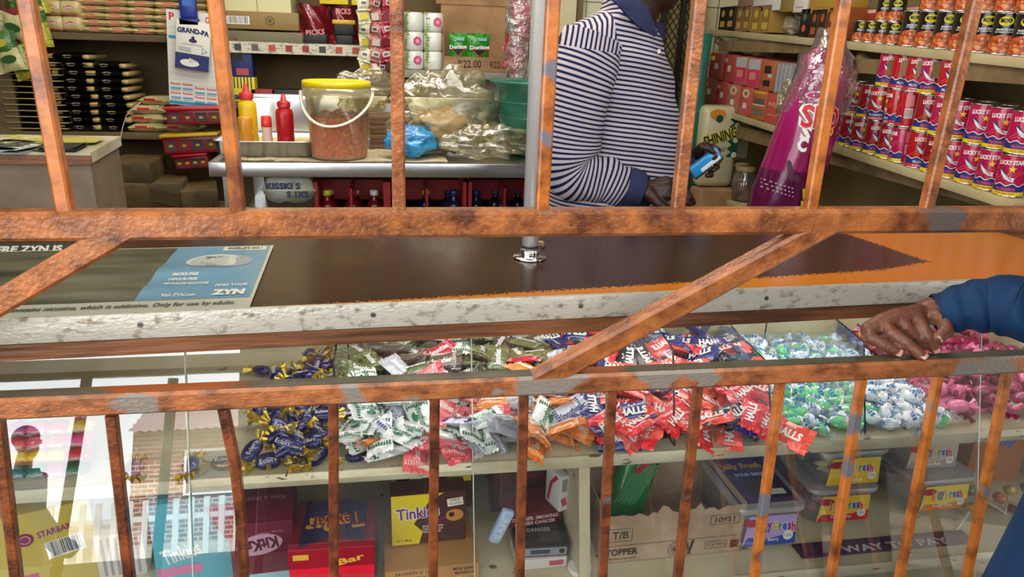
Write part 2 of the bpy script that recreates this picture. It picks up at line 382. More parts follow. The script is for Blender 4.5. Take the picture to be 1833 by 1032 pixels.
MB().box((LX/2-.35, .30, -.012), (LX+.7, .60, .024), counter_mat()).build('top_board', ct)
ALU = mat('scratched_aluminium', '#c6c2b4', .34, .25, col2='#8d8068', scale=55, thr=.60, soft=.07, bump=.2, bscale=160, stretch=(.8, 1, 1.3), detail=10)
MB().box((LX/2-.35, -.001, -.018), (LX+.72, .006, .044), ALU, bev=.0015).box((LX/2-.35, .004, .0012), (LX+.72, .014, .0016), ALU).build('edge_strip', ct)
WOODS = mat('brown_wood_strip', '#80502f', .5, col2='#4c2c18', scale=18, stretch=(.15, 1, 2), bump=.3)
MB().box((LX/2-.35, .008, -.054), (LX+.7, .024, .027), WOODS).build('under_batten', ct)
sc_ = MB()
for px in (268*1, 667, 1047, 1408):
    q = ctl(px, 540); 
    T = frame((q.x, -.0045, -.016), (1, 0, 0), (0, 0, 1))
    sc_.disc(.0048, mat('screw', (.25, .24, .22), .4, .8), T, 14).box((0, 0, .0006), (.006, .0012, .0006), BLACK, T)
sc_.build('screws', ct)
# pole
pb = atZ(948, 461, ZC); pt = atY(969, 0, pb.y)
po = thing('display_pole', 'shiny chrome pole with round flange standing on the counter', 'pole', pb)
MB().lathe([(0, .0005), (.035, .0005), (.036, .002), (.0345, .0045), (.012, .0045)], CHROME, 40).build('flange', po)
MB().lathe([(.0195, .004), (.0205, .006), (.0205, .019), (.018, .021)], CHROME, 36).build('collar', po)
ax = (pt-pb); 
MB().tube([Vector((0, 0, .018)), Vector((0, 0, 1.45))], .0175, mat('brushed_pole', (.82, .81, .79), .26, .45), 32).build('tube', po)
MB().lathe([(.018, 0), (.0187, .001), (.0187, .004), (.018, .005)], mat('rubber', '#2a1712', .6), 30, TR((0, 0, .0235))).build('rubber_ring', po)
MB().box((.022, .006, .03), (.018, .008, .009), mat('sticky_tape', '#a08c66', .4), R=(.3, .2, .5)).tube([(.022, 0, .026), (.028, -.004, .022), (.033, 0, .024), (.03, .004, .018), (.024, 0, .019)], .0012, flat('#3b1a12')).build('tape', po)
# ---------------------------------------------------------------- glass display case
XL, XR = -1.05, 1.62
CB = 1.66     # inner back of the case
dc = thing('display_case', 'cream wooden display case with slanted glass front full of sweets', 'display case', (0, 1.4, 0))
def dl(x, y, z): return (x, y-1.4, z)
def board(name, x0, x1, y0, y1, z0, z1, m=CREAM): return MB().box(dl((x0+x1)/2, (y0+y1)/2, (z0+z1)/2), (x1-x0, y1-y0, z1-z0), m, bev=.0015).build(name, dc)
ZS1, ZS2, ZS3 = .514, .255, .06
for z in (ZS1, ZS2, ZS3):
    th = .024
    fy = gY(z-th)+.012
    board('shelf_board', XL, XR, fy, CB, z-th, z)
    MB().box(dl((XL+XR)/2, fy-.002, z-th/2), (XR-XL, .006, th+.002), mat('grubby_cream_edge', '#ddd8bd', .5, col2='#b5a987', scale=11, soft=.2, stretch=(.5, 1, 2), col3='#6a5d46', scale3=34, thr3=.66), bev=.001).build('shelf_lip', dc)
board('back_panel', XL, XR, CB, CB+.02, 0, ZC-.07)
board('side_panel', XL-.02, XL, 1.25, CB, 0, ZC-.07); board('side_panel', XR, XR+.02, 1.2, CB, 0, ZC-.07)
pv = atY(1060, 880, gY(.4)+.01)
for xx in (pv.x,):
    b_ = MB(); T = frame(dl(xx, 0, 0), (0, 1, 0), (0, 0, 1))
    b_.poly([(gY(ZS2)+.014, ZS2), (CB, ZS2), (CB, ZS1-.026), (gY(ZS1-.026)+.014, ZS1-.026)], CREAM, T, .022); b_.build('upright_divider', dc)
    board('upright_divider', xx, xx+.022, 1.15, CB, ZS3, ZS2-.025)
GLASS = clear('case_glass', (.97, .99, .985), gloss=.19, rough=.0, milky=.008, milk=(.8, .85, .95), dirt=.05, bscale=5)
GEDGE = clear('glass_edge', (.35, .6, .5), gloss=.45, rough=.1, fres=False)
gE = mat('green_glass_edge', '#24352c', .15)
xs = [XL, atY(338, 880, gY(.5)).x, atY(845, 880, gY(.5)).x, atY(1725, 880, gY(.5)).x, XR]
gn = Vector((0, -.57, .16)).normalized()
for i in range(4):
    x0, x1 = xs[i]-.002, xs[i+1]+.002; off = .004*(i % 2)
    b_ = MB(); zt, zb = .775, .07; o1 = gn*-off
    a = Vector(dl(x0, gY(zb), zb))+o1; b = Vector(dl(x1, gY(zb), zb))+o1; c = Vector(dl(x1, gY(zt), zt))+o1; d = Vector(dl(x0, gY(zt), zt))+o1
    b_.add([a, b, c, d], [(0, 1, 2, 3)], GLASS)
    pn = b_.build('glass_pane', dc)
    for u, v in ((b, c),): MB().tube([u, v], .0012, mat('polished_glass_rim', '#cfd6c4', .15), 4).build('pane_edge', pn)
# upright glass dividers in the sweet compartment
for k, (px, py) in enumerate(((598, 700), (1215, 640), (1392, 640), (1560, 640))):
    x = atY(px, py, gY(.62)+.02).x; b_ = MB(); T = frame(dl(x, 0, 0), (0, 1, 0), (0, 0, 1))
    pts = [(gY(ZS1)+.02, ZS1), (1.64, ZS1), (1.64, .74 if k != 2 else .69), (gY(.70)+.03, .70 if k != 2 else .66)]
    b_.poly(pts, clear('divider_glass', (.80, .9, .86), gloss=.12, milky=.02), T)
    for q in range(4):
        u, v = pts[q], pts[(q+1) % 4]; b_.tube([T @ Vector((u[0], u[1], 0)), T @ Vector((v[0], v[1], 0))], .002, gE, 4)
    b_.build('glass_divider', dc)
# ---------------------------------------------------------------- wrapped sweets in the upper compartment
def wrap_geo(mb, L, W, H, m, mf=None, teeth=7, fin=.16, seed=0, T=None):
    """pillow shaped flow wrap, long side X, crimped saw-tooth ends"""
    r = random.Random(seed); nu, nv = 8, 6; fn = L*fin; body = L-2*fn; mf = mf or m
    def hgt(u, v): return H/2*max(0, 1-abs(2*u-1)**3)**.5*max(0, 1-abs(2*v-1)**2.6)**.6
    bump = [[r.uniform(-.09, .09)*H for _ in range(nv+1)] for _ in range(nu+1)]
    for sg in (1, -1):
        mb.grid(lambda u, v: (-body/2+body*u, (-W/2+W*v)*(1-.06*math.sin(PI*u)), sg*(hgt(u, v)+(bump[round(u*nu)][round(v*nv)] if 0 < u < 1 and 0 < v < 1 else 0))) if sg > 0 else
                (-body/2+body*(1-u), (-W/2+W*v)*(1-.06*math.sin(PI*u)), sg*hgt(u, v)), nu, nv, m, T)
    for sg in (1, -1):
        vs = []; n = teeth*2
        for i in range(n+1):
            y = -W/2+W*i/n; vs.append((sg*body/2, y, 0)); vs.append((sg*(body/2+fn*(1 if i % 2 else .82)), y*1.04, .0012*math.sin(i*1.9+seed)+.002*sg*r.uniform(-1, 1)))
        mb.add(vs, [(2*i, 2*i+1, 2*i+3, 2*i+2) for i in range(n)], mf, False, T)
def twist_geo(mb, r0, L, m, mf, seed=0):
    r = random.Random(seed)
    mb.grid(lambda u, v: (L*.5*math.cos(PI*u)*-.62, r0*math.sin(PI*u)**.7*math.cos(2*PI*v)*(1+.07*math.sin(9*v*PI+seed)), r0*.75*math.sin(PI*u)**.7*math.sin(2*PI*v)), 8, 12, m)
    for sg in (1, -1):
        a = r.uniform(0, 3); vs = []; n = 10
        for i in range(n+1):
            q = -1+2*i/n; vs.append((sg*L*.28, q*r0*.22, 0)); vs.append((sg*L*(.52+.05*math.cos(i*2.3)), q*r0*1.35, r0*.5*math.sin(i*2.1+a)))
        mb.add(vs, [(2*i, 2*i+1, 2*i+3, 2*i+2) for i in range(n)], mf)
def foil(name, c, rough=.25, metal=.0, coat=.6): return mat(name, c, rough, metal, bump=.5, bscale=90, coat=coat)
GOLDF = foil('gold_foil', '#d8b83a', .25, .6); PURP = foil('purple_foil', '#21195a', .2, .45)
SWEETS = {}
def sweet(key, fn):
    mb = MB(); fn(mb); mb.v = [v*(1.28 if key[0] in 'em' else 1.0 if key[0] == 'j' else 1.42) for v in mb.v]; me = mb.build('wrapped_sweet'); SWEETS[key] = me.data; bpy.data.objects.remove(me)
def f_eclair(sd):
    def f(mb):
        twist_geo(mb, .0125, .060, PURP if sd < 2 else foil('gold_purple', '#8a7330', .22, .6), GOLDF, sd); mb.text('Eclairs', .022, .007, WHITE, TR((0, -.002, .0103), (-.1, 0, .1)))
    return f
for k in range(3): sweet('eclair%d' % k, f_eclair(k))
def f_smooth(base, band, txt, sd):
    def f(mb):
        m = foil('wrap'+base, base); wrap_geo(mb, .066, .036, .013, m, foil('wrap'+(band if base == '#e9ebe6' else base)+'f', '#f0efe8' if base == '#e9ebe6' else base), seed=sd)
        mb_ = foil('wrapband'+band, band)
        for sg in (-1, 1):
            for i in range(9):
                for j in (0, 1):
                    mb.box((sg*(.0175+j*.0035), -.0145+i*.0036, .0046-.0012*abs(i-4)*.5), (.0028, .0022, .0012), mb_, R=(0, sg*.35, 0))
        mb.text('Smoothies', .033, .0105, WHITE if txt else mb_, TR((0, .001, .0073)), bold=.02)
        mb.text('Smoothies', .033, .0105, WHITE if txt else mb_, TR((0, .001, -.0073), (PI, 0, 0)), bold=.02)
        if not txt: mb.disc(.006, mb_, TR((0, -.008, .0069)), 12, 1.4, .7)
    return f
for k, a in dict(sm_green=('#e9ebe6', '#1f6b45', 0), sm_pink=('#e2666c', '#f3b7b2', 1), sm_orange=('#e08436', '#f4c08a', 1), sm_silver=('#a9acb3', '#d0d2d6', 1), sm_blue=('#d7dbe8', '#2a2f78', 0), sm_olive=('#59613a', '#8b9468', 1), sm_dark=('#4c453b', '#83796a', 1), sm_red=('#b01f3a', '#eaa0a8', 1)).items():
    sweet(k, f_smooth(*a, hash(k[3:4]) % 7 if 0 else len(k)))
def f_halls(c, sd):
    def f(mb):
        wrap_geo(mb, .064, .038, .012, foil('wrap'+c, c, .3), seed=sd)
        for T in (TR((0, 0, .0068)), TR((0, 0, -.0068), (PI, 0, 0))):
            mb.text('HALLS', .040, .0125, WHITE, T, bold=.05)
            for q in range(3): mb.disc(.0016, WHITE, T @ TR((-.004+.004*q, .0112-.002*(q % 2), -.0012)), 8)
    return f
for k, c in dict(ha_red='#df2f33', ha_blue='#20296e', ha_black='#17171c', ha_coral='#ea5545').items(): sweet(k, f_halls(c, len(k)))
CWRAP = clear('sweet_clear_wrap', (.93, .97, 1), gloss=.08, rough=.12, bump=.8, bscale=120, milky=.02)
def f_mint(c, sd):
    def f(mb):
        r = random.Random(sd)
        mb.grid(lambda u, v: (.0150*-math.cos(PI*u), .0130*math.sin(PI*u)*math.cos(2*PI*v), .0110*math.sin(PI*u)*math.sin(2*PI*v)), 8, 12, mat('mint'+c, c, .3))
        twist_geo(mb, .0135, .055, CWRAP, CWRAP, sd)
        bl = flat('#2f6fb0')
        for i in range(3): mb.box((-.006+.006*i, .001, .0108-abs(i-1)*.0012), (.004, .009, .0006), bl, R=(0, (i-1)*.5, .3))
        for i in range(4):
            mb.box((r.choice((-1, 1))*r.uniform(.018, .025), r.uniform(-.008, .008), r.uniform(-.001, .004)), (.007, .0022, .0008), bl, R=(r.uniform(-.5, .5), r.uniform(-.5, .5), r.uniform(0, 3)))
    return f
for k in range(2):
    sweet('mint_g%d' % k, f_mint('#62d080', k)); sweet('mint_w%d' % k, f_mint('#e6ecec', k+5))
def f_jelly(c, sd):
    def f(mb): twist_geo(mb, .018, .07, foil('jel'+c, c, .3), foil('jel'+c, c, .3), sd)
    return f
for k, c in dict(j_pink='#e2709c', j_mag='#9c1650', j_or='#d98b4f').items(): sweet(k, f_jelly(c, len(k)))
NM = {'ec': 'toffee', 'sm': 'chewy_sweet', 'ha': 'menthol_sweet', 'mi': 'ball_mint', 'j_': 'jelly_sweet'}
def put(key, p, rot, label, cat, group=None):
    name = NM[key[:2]]
    o = bpy.data.objects.new(name, SWEETS[key]); C.objects.link(o); o.location = p; o.rotation_euler = rot; return tag(o, label, cat, group)
def heap(x0, x1, ya, yb, h0, h1, pick, sp, layers, seed, flatn=.5, zb=ZS1, edge=0):
    r = random.Random(seed); nx = max(1, int((x1-x0)/sp)); ny = max(1, int((yb-ya)/(sp*.78)))
    for l in range(layers):
        for j in range(ny+1):
            for i in range(nx+1):
                x = x0+(i+.5*((j+l) % 2)+r.uniform(-.35, .35))*sp; y = ya+(j+r.uniform(-.35, .35))*sp*.78
                if x > x1 or x < x0: continue
                t = max(0, min(1, (y-ya)/(yb-ya))); H = h0+(h1-h0)*math.sin(min(1, t*1.5)*PI/2)
                if edge and i < edge and r.random() < .5: continue
                z = zb+.014+max(0, H-.012)*(l+.25+r.uniform(-.2, .35))/layers
                z = min(z, zb+.17); fy = gY(z)+.022
                if y < fy: y = fy+r.uniform(0, .01)
                key, label, cat, group = pick(r, x, y, t)
                put(key, (x, y, z), (r.uniform(-flatn, flatn)+.22, r.uniform(-flatn, flatn), r.uniform(-1.6, 1.6)), label, cat, group)
def xat(px, py=760, z=.56): return atZ(px, py, z).x
yf = gY(ZS1)+.03
def p_ecl(r, x, y, t): return ('eclair%d' % r.choice((0, 0, 1, 1, 2)), 'purple and gold twist-wrapped toffee in the toffee heap left of the glass divider', 'sweet', 'purple and gold twist-wrapped toffees')
heap(xat(455), xat(592), yf-.005, 1.60, .05, .075, p_ecl, .040, 3, 3, .6, edge=2)
for px, py, k in ((118*2, 845, 0), (330, 852, 1), (398, 838, 2), (470, 662, 0), (640, 822, 1)):
    p = atZ(px, py, ZS1+.014); 
    if p.y < gY(ZS1)+.03: p.y = gY(ZS1)+.03
    put('eclair%d' % k, p, (.2, 0, px*.3), 'purple and gold twist-wrapped toffee lying apart from the heap', 'sweet', 'toffees lying apart')
SMN = dict(sm_green=('white chewy sweet wrapper with green leaf border', 'white and green wrapped chews'), sm_pink=('pink checked chewy sweet wrapper', 'pink checked wrapped chews'), sm_orange=('orange checked chewy sweet wrapper', 'orange checked wrapped chews'),
           sm_silver=('silver grey chewy sweet wrapper', 'silver wrapped chews'), sm_blue=('white chewy sweet wrapper with dark blue border', 'white and blue wrapped chews'), sm_olive=('olive green chewy sweet wrapper at the back of the heap', 'olive wrapped chews'),
           sm_dark=('dark brown chewy sweet wrapper at the back of the heap', 'brown wrapped chews'), sm_red=('deep red chewy sweet wrapper', 'deep red wrapped chews'))
x600, x1040 = xat(618), xat(1035)
def p_smo(r, x, y, t):
    u = (x-x600)/(x1040-x600)
    if t > .5: k = r.choices(['sm_olive', 'sm_dark', 'sm_silver', 'sm_red', 'sm_green'], [4, 4, 1.2, .6, .8])[0]
    elif u < .3: k = r.choices(['sm_green', 'sm_pink', 'sm_blue'], [6, 1, 1])[0]
    elif u < .55: k = r.choices(['sm_pink', 'sm_green', 'sm_silver', 'sm_blue'], [6, 1, 1, 1])[0]
    elif u < .75: k = r.choices(['sm_pink', 'sm_silver', 'sm_green', 'sm_orange'], [2, 3, 2, 1])[0]
    else: k = r.choices(['sm_orange', 'sm_silver', 'sm_blue', 'sm_green'], [6, 1, 1, 1])[0]
    return (k, SMN[k][0], 'sweet', SMN[k][1])
heap(x600, x1040, yf, 1.60, .055, .10, p_smo, .060, 3, 11, .55)
HAN = dict(ha_red=('red wrapped menthol sweet with white lettering', 'red wrapped menthol sweets'), ha_coral=('coral red wrapped menthol sweet with white lettering', 'coral wrapped menthol sweets'), ha_blue=('dark blue wrapped menthol sweet with white lettering', 'blue wrapped menthol sweets'), ha_black=('black wrapped menthol sweet with white lettering', 'black wrapped menthol sweets'))
def p_hal(r, x, y, t):
    if t > .55: k = r.choices(['ha_blue', 'ha_black', 'ha_red'], [3, 1.5, 1.6])[0]
    else: k = r.choices(['ha_red', 'ha_coral', 'ha_blue', 'ha_black'], [4, 3, 1.3, 1.2])[0]
    return (k, HAN[k][0], 'sweet', HAN[k][1])
heap(xat(1045), xat(1405), yf, 1.60, .055, .09, p_hal, .062, 3, 21, .55)
def p_min(r, x, y, t):
    g = x < xat(1575) and t < .6
    if r.random() < .12: g = not g
    return ('mint_g%d' % r.randrange(2), 'pale green ball mint in clear and blue twist wrap', 'sweet', 'green ball mints') if g else ('mint_w%d' % r.randrange(2), 'white ball mint in clear and blue twist wrap', 'sweet', 'white ball mints')
heap(xat(1430), xat(1752), yf+.012, 1.60, .028, .055, p_min, .044, 2, 31, .6)
heap(xat(1330, 620), xat(1420, 620), 1.40, 1.60, .05, .07, p_min, .044, 2, 33, .6)
JN = dict(j_pink='pink twist-wrapped jelly sweet', j_mag='magenta twist-wrapped jelly sweet', j_or='orange twist-wrapped jelly sweet')
def p_jel(r, x, y, t):
    k = r.choices(['j_pink', 'j_or'], [3, 1])[0] if x < xat(1800) else r.choices(['j_mag', 'j_pink'], [5, 1])[0]
    return (k, JN[k]+' at the right end of the case', 'sweet', JN[k]+'s')
heap(xat(1768), 1.60, yf+.02, 1.60, .05, .08, p_jel, .065, 2, 41, .6)
# four sweets that stick out at the front edge
for key, px, py, rz, lab in (('sm_orange', 678, 790, -2.85, 'orange checked chew lying alone in front of the white and green chews'), ('sm_silver', 850, 780, 1.35, 'silver grey chew standing on end at the front, under the pink ones'),
                         ('ha_coral', 1418, 782, -1.05, 'coral red menthol sweet hanging over the shelf edge at the right end of its heap'), ('sm_orange', 1032, 762, -.9, 'orange checked chew at the right end of the chews, beside the menthol sweets')):
    z = ZS1+(.035 if key != 'ha_coral' else .012); p = atZ(px, py, z); p.y = max(p.y, gY(z)+.014)
    o = put(key, p, (.75, 0, rz), lab, 'sweet'); o.scale = (1.05, 1.05, 1.05)
# wrapped chew blocks at the far left of the case
r = random.Random(5); cols = ['#d9487f', '#c8323c', '#e7c21d', '#1d6b4a', '#d9487f', '#3a6b2a']
cb = MB()
k = 0
for row, (z, cl) in enumerate(((0, ['#1d6b4a', '#2b6b3a', '#b8376b', '#1d6b4a']), (.022, ['#e7c21d', '#e7c21d', '#e7c21d', '#c8323c']), (.044, ['#c8323c', '#cf3a5a', '#c8323c', '#d9487f']), (.066, ['#a02a6a', '#d9487f', '#c8323c', '#ddb84a']), (.088, ['#6a2a7a', '#2a7a5a', '#a02a6a', '#d9487f']))):
    for i, c in enumerate(cl):
        px = 22+i*34; x = xat(px, 850, .53)
        b = MB(); wrap_geo(b, .046, .03, .021, foil('chew'+c, c, .3), seed=i+row, fin=.1)
        b.text('CHAPPIES', .026, .007, WHITE if c != '#e7c21d' else REDT, frame((0, -.0153, 0), (1, 0, 0), (0, 0, 1)))
        nm = {'#1d6b4a': 'green', '#2b6b3a': 'green', '#b8376b': 'crimson', '#e7c21d': 'yellow', '#c8323c': 'red', '#cf3a5a': 'red', '#d9487f': 'pink', '#a02a6a': 'magenta', '#ddb84a': 'pale yellow', '#6a2a7a': 'purple', '#2a7a5a': 'teal'}[c]
        o = b.build('chew_block', loc=(x+r.uniform(-.002, .002), gY(ZS1)+.045+row*.012, ZS1+.011+z), rot=(.05, 0, r.uniform(-.12, .12)))
        tag(o, nm+' wrapped chew block in the %s row of the stack at the far left' % ['bottom', 'second', 'third', 'fourth', 'top'][row], 'sweet', 'wrapped chew blocks')
# ---------------------------------------------------------------- cartons
def faceT(face, w, d, h, u, v, rot=0, lift=.0006):
    """a frame on a face of a box that stands on the origin"""
    if face == 'F': T = frame((u, -d/2-lift, h/2+v), (1, 0, 0), (0, 0, 1))
    elif face == 'B': T = frame((-u, d/2+lift, h/2+v), (-1, 0, 0), (0, 0, 1))
    elif face == 'T': T = frame((u, v, h+lift), (1, 0, 0), (0, 1, 0))
    elif face == 'R': T = frame((w/2+lift, u, h/2+v), (0, 1, 0), (0, 0, 1))
    else: T = frame((-w/2-lift, -u, h/2+v), (0, -1, 0), (0, 0, 1))
    return T @ Matrix.Rotation(rot, 4, 'Z')
def cc(h, rough=.45): return mat('card'+h+str(rough), h, rough, spec=.4)
def carton_mb(w, d, h, col, marks=(), bev=.0015, rough=.45, m=None, mb=None):
    """marks: ('t', face, text, u, v, width, height, colour[, bold, rot]) or ('r', face, u, v, w, h, colour[, rot]) or ('e', ellipse) or ('p', face, pts, colour)"""
    b = mb or MB(); b.box((0, 0, h/2), (w, d, h), m or cc(col, rough), bev=bev); L = .0003
    for k in marks:
        L += .00012; f = k[1]
        if k[0] == 't':
            T = faceT(f, w, d, h, k[3], k[4], k[9] if len(k) > 9 else 0, L); b.text(k[2], k[5], k[6], cc(k[7]) if k[7][0] == '#' else MATS[k[7]], T, bold=k[8] if len(k) > 8 else 0)
        elif k[0] == 'r':
            T = faceT(f, w, d, h, k[2], k[3], k[7] if len(k) > 7 else 0, L); a, c = k[4]/2, k[5]/2; b.poly([(-a, -c), (a, -c), (a, c), (-a, c)], cc(k[6]), T)
        elif k[0] == 'o':   # outlined rectangle
            T = faceT(f, w, d, h, k[2], k[3], 0, L); a, c = k[4]/2, k[5]/2; t = k[7] if len(k) > 7 else .0012; M_ = cc(k[6])
            for q in ([(-a, -c), (a, -c), (a, -c+t), (-a, -c+t)], [(-a, c-t), (a, c-t), (a, c), (-a, c)], [(-a, -c), (-a+t, -c), (-a+t, c), (-a, c)], [(a-t, -c), (a, -c), (a, c), (a-t, c)]): b.poly(q, M_, T)
        elif k[0] == 'e': b.disc(k[4]/2, cc(k[6]), faceT(f, w, d, h, k[2], k[3], k[7] if len(k) > 7 else 0, L), 24, 1, k[5]/k[4])
        elif k[0] == 'p': b.poly(k[2], cc(k[3]), faceT(f, w, d, h, 0, 0, 0, L))
        elif k[0] == 'b':   # barcode
            T = faceT(f, w, d, h, k[2], k[3], k[6] if len(k) > 6 else 0, L); W_, H_ = k[4], k[5]; rr = random.Random(int(W_*9999)); x = -W_/2
            b.poly([(-W_*.56, -H_*.6), (W_*.56, -H_*.6), (W_*.56, H_*.55), (-W_*.56, H_*.55)], WHITE, T)
            T2 = T @ TR((0, 0, .0002))
            while x < W_/2: q = rr.choice((1, 1, 2, 3))*W_/90; b.poly([(x, -H_/2), (x+q, -H_/2), (x+q, H_/2), (x, H_/2)], BLACK, T2); x += q+rr.choice((1, 2))*W_/80
    return b
def carton(name, label, cat, loc, rz, w, d, h, col, marks=(), group=None, tilt=(0, 0), **k):
    o = carton_mb(w, d, h, col, marks, **k).build(name, loc=loc, rot=(tilt[0], tilt[1], rz)); return tag(o, label, cat, group)
Z2 = ZS2
def on(px, py, z): return atZ(px, py, z)
def gx(px, z, dy=.03):
    Y = gY(z)+dy; lo_, hi = -3, 3
    return atY(px, 900, Y).x
# far left: tilted yellow carton with barcode
p = atY(60, 985, 1.24)
carton('snack_carton', 'yellow snack carton with purple fruit emblem and barcode at the far left', 'box', (p.x, 1.27, Z2+.001), .32, .19, .10, .18, '#c9b24a',
       [('e', 'F', -.015, .035, .028, .028, '#8c2a6a'), ('t', 'F', 'STARBAR', .032, .042, .055, .014, '#8c2a6a', .02, .12), ('b', 'F', .045, .005, .055, .032, 0.1), ('r', 'F', -.05, -.055, .09, .03, '#c4527a'), ('e', 'F', -.015, .035, .018, .018, '#c9b24a'), ('e', 'F', -.015, .035, .014, .014, '#8c2a6a')])
p = atY(140, 985, 1.3)
carton('snack_carton', 'pale yellow upright carton with dark vertical lettering beside the barcode carton', 'box', (p.x+.02, 1.36, Z2+.001), -.1, .055, .09, .19, '#d9cf84', [('t', 'F', 'Tinkies', 0, 0, .12, .03, '#3a3560', .02, PI/2)])
p = atY(215, 985, 1.26)
carton('stripe_carton', 'slim white carton with grey bars between the yellow and blue boxes', 'box', (p.x, 1.29, Z2+.001), .1, .085, .08, .10, '#c9c4ba', [('r', 'F', -.03+i*.012, 0, .005, .085, '#8d8a90') for i in range(6)])
p = atY(352, 980, 1.24)
carton('blue_box', 'light blue snack box with white lettering and curved purple panel', 'box', (p.x, 1.285, Z2+.001), .12, .155, .13, .185, '#55b4c9',
       [('p', 'F', [(.02, .075), (.077, .075), (.077, -.02), (.05, .0), (.035, .03)], '#6a5a86'), ('t', 'F', 'Tinkies', -.03, -.02, .07, .035, '#e8ecec', .02, .25), ('r', 'F', -.035, -.06, .08, .02, '#d77aa8'), ('r', 'T', 0, 0, .13, .1, '#3f9fb8')])
# chocolate wafer box lying with its printed lid up, writing upside down
def slopebox(name, label, px, w, d, h, y0, rz, top, front, mt, mf, hf=None):
    p = atY(px, 985, y0)
    return carton(name, label, 'box', (p.x, y0+d/2, Z2+.001), rz, w, d, h, top, [('r', 'F', 0, 0, w-.004, h-.004, front)]+mt+mf)
p = atY(468, 985, 1.18)
carton('chocolate_box', 'maroon wafer box with upside-down white logo between the blue and red boxes', 'box', (p.x, 1.235, Z2+.001), .05, .115, .115, .155, '#6e1230',
       [('e', 'F', -.005, .03, .085, .045, '#c99fb0', .15), ('t', 'F', 'KitKat', -.005, .03, .068, .026, '#5d0f2b', .04, PI+.15), ('t', 'F', 'Crisp Wafer', .015, .056, .05, .008, '#c58aa0', 0, PI+.1), ('t', 'T', 'Have a break', 0, .02, .08, .016, '#c58aa0', 0, PI), ('r', 'F', .01, -.045, .1, .02, '#9fd0d8')])
p = atY(598, 985, 1.16)
carton('bar_box', 'red chocolate bar box with dark lid, UNIDADES x 21 g on its front', 'box', (p.x, 1.20, Z2+.001), -.02, .155, .15, .128, '#7d0f22',
       [('r', 'F', 0, -.02, .153, .085, '#d3152f'), ('r', 'F', 0, .043, .153, .04, '#8e1022'), ('t', 'F', 'UNITS / UNIDADES x 21 g', .002, -.018, .135, .015, '#e9d9d4', .02),
        ('p', 'T', [(-.06, -.07), (.0, -.04), (.06, -.06), (.06, .07), (-.06, .07)], '#2a1c48'), ('t', 'T', 'TexBar', 0, .0, .11, .05, '#d6a43a', .04, PI+.15), ('t', 'T', 'TexBar', .004, .004, .10, .042, '#7d0f22', .02, PI+.15),
        ('r', 'F', -.055, .048, .028, .012, '#c99a3a'), ('t', 'F', 'Bar', .035, .038, .05, .014, '#d6a43a', .03, .25)])
# kraft carton with the yellow sponge cake box standing on it
p = atY(768, 985, 1.16); kz = .017
carton('kraft_carton', 'kraft carton printed 24 UNITS X 19 g and MINI BARS, under the yellow cake box', 'box', (p.x+.004, 1.235, Z2+.001), .03, .185, .17, kz+.028, '#b98442',
       [('r', 'F', 0, 0, .183, .042, '#c9914e'), ('t', 'F', '24 UNITS X 19 g', -.035, .013, .075, .0085, '#20150c', .02), ('t', 'F', '24 UNIDADES X 19 g', -.037, .001, .088, .0085, '#20150c', .02), ('t', 'F', 'MINI BARS', .062, .014, .044, .0075, '#20150c', .02),
        ('t', 'F', '4058526', .062, .004, .04, .0075, '#20150c', .02), ('b', 'F', .03, -.012, .045, .012), ('e', 'F', .075, -.012, .013, .013, '#5d8f4a'), ('e', 'F', .075, -.012, .009, .009, '#c9914e'), ('t', 'F', 'Produced in South Africa for', -.035, -.010, .07, .005, '#4a3520')])
carton('cake_box', 'yellow and brown sponge cake box lettered Tinkies Mini, on the kraft carton', 'box', (p.x+.002, 1.245, Z2+kz+.032), .03, .150, .05, .118, '#4b2314',
       [('p', 'F', [(-.074, -.058), (-.02, -.058), (-.012, -.03), (-.03, -.01), (-.01, .02), (0, .04), (.03, .058), (-.074, .058)], '#ecd723'),
        ('t', 'F', 'Tinkies', -.022, .016, .088, .030, '#e9e4ef', .07, .06), ('t', 'F', 'Tinkies', -.022, .016, .084, .027, '#7a1f6a', .02, .06), ('t', 'F', 'MINI', .015, -.003, .03, .009, '#7a1f6a', .03, .06),
        ('t', 'F', 'SPONGE CAKE WITH', .008, -.018, .042, .0045, '#efe9dc', .02), ('t', 'F', 'CHOCOLATE FLAVOUR', .008, -.0245, .042, .0045, '#efe9dc', .02), ('t', 'F', 'CREAMY CENTRE', .006, -.031, .036, .0045, '#efe9dc', .02),
        ('t', 'F', '12 x 30 g', -.05, -.048, .03, .006, '#3a1a50', .02), ('r', 'F', .053, .035, .032, .018, '#efe9dc', .1), ('t', 'F', 'CHOC', .053, .040, .022, .005, '#3a1a12', .02, .1), ('t', 'F', "'O LOCO", .053, .032, .025, .005, '#3a1a12', .02, .1),
        ('e', 'F', .052, .004, .036, .028, '#c9893a'), ('e', 'F', .046, .006, .012, .012, '#3a1a12')])
carton('cake_box', 'brown and yellow cake box lying behind and above the upright cake box', 'box', (p.x+.02, 1.34, Z2+kz+.062), .0, .16, .10, .10, '#3d1a10', [('r', 'T', .045, 0, .06, .08, '#e6d02a'), ('r', 'F', .05, .03, .05, .03, '#e6d02a'), ('r', 'F', -.04, .035, .025, .018, '#d9d4c4')])
# pale blue soap-like pack leaning on the glass
p = atY(897, 940, gY(.44)+.035)
b = MB(); b.box((0, 0, 0), (.026, .018, .078), mat('pale_blue_plastic', '#a9c3e0', .3), bev=.006).text('SAFE', .05, .012, WHITE, faceT('F', .026, .018, 0, 0, 0, PI/2, .0007))
tag(b.build('eraser_pack', loc=(p.x, p.y, p.z), rot=(0, .42, .1)), 'pale blue rounded pack leaning against the glass beside the cigarette boxes', 'pack')
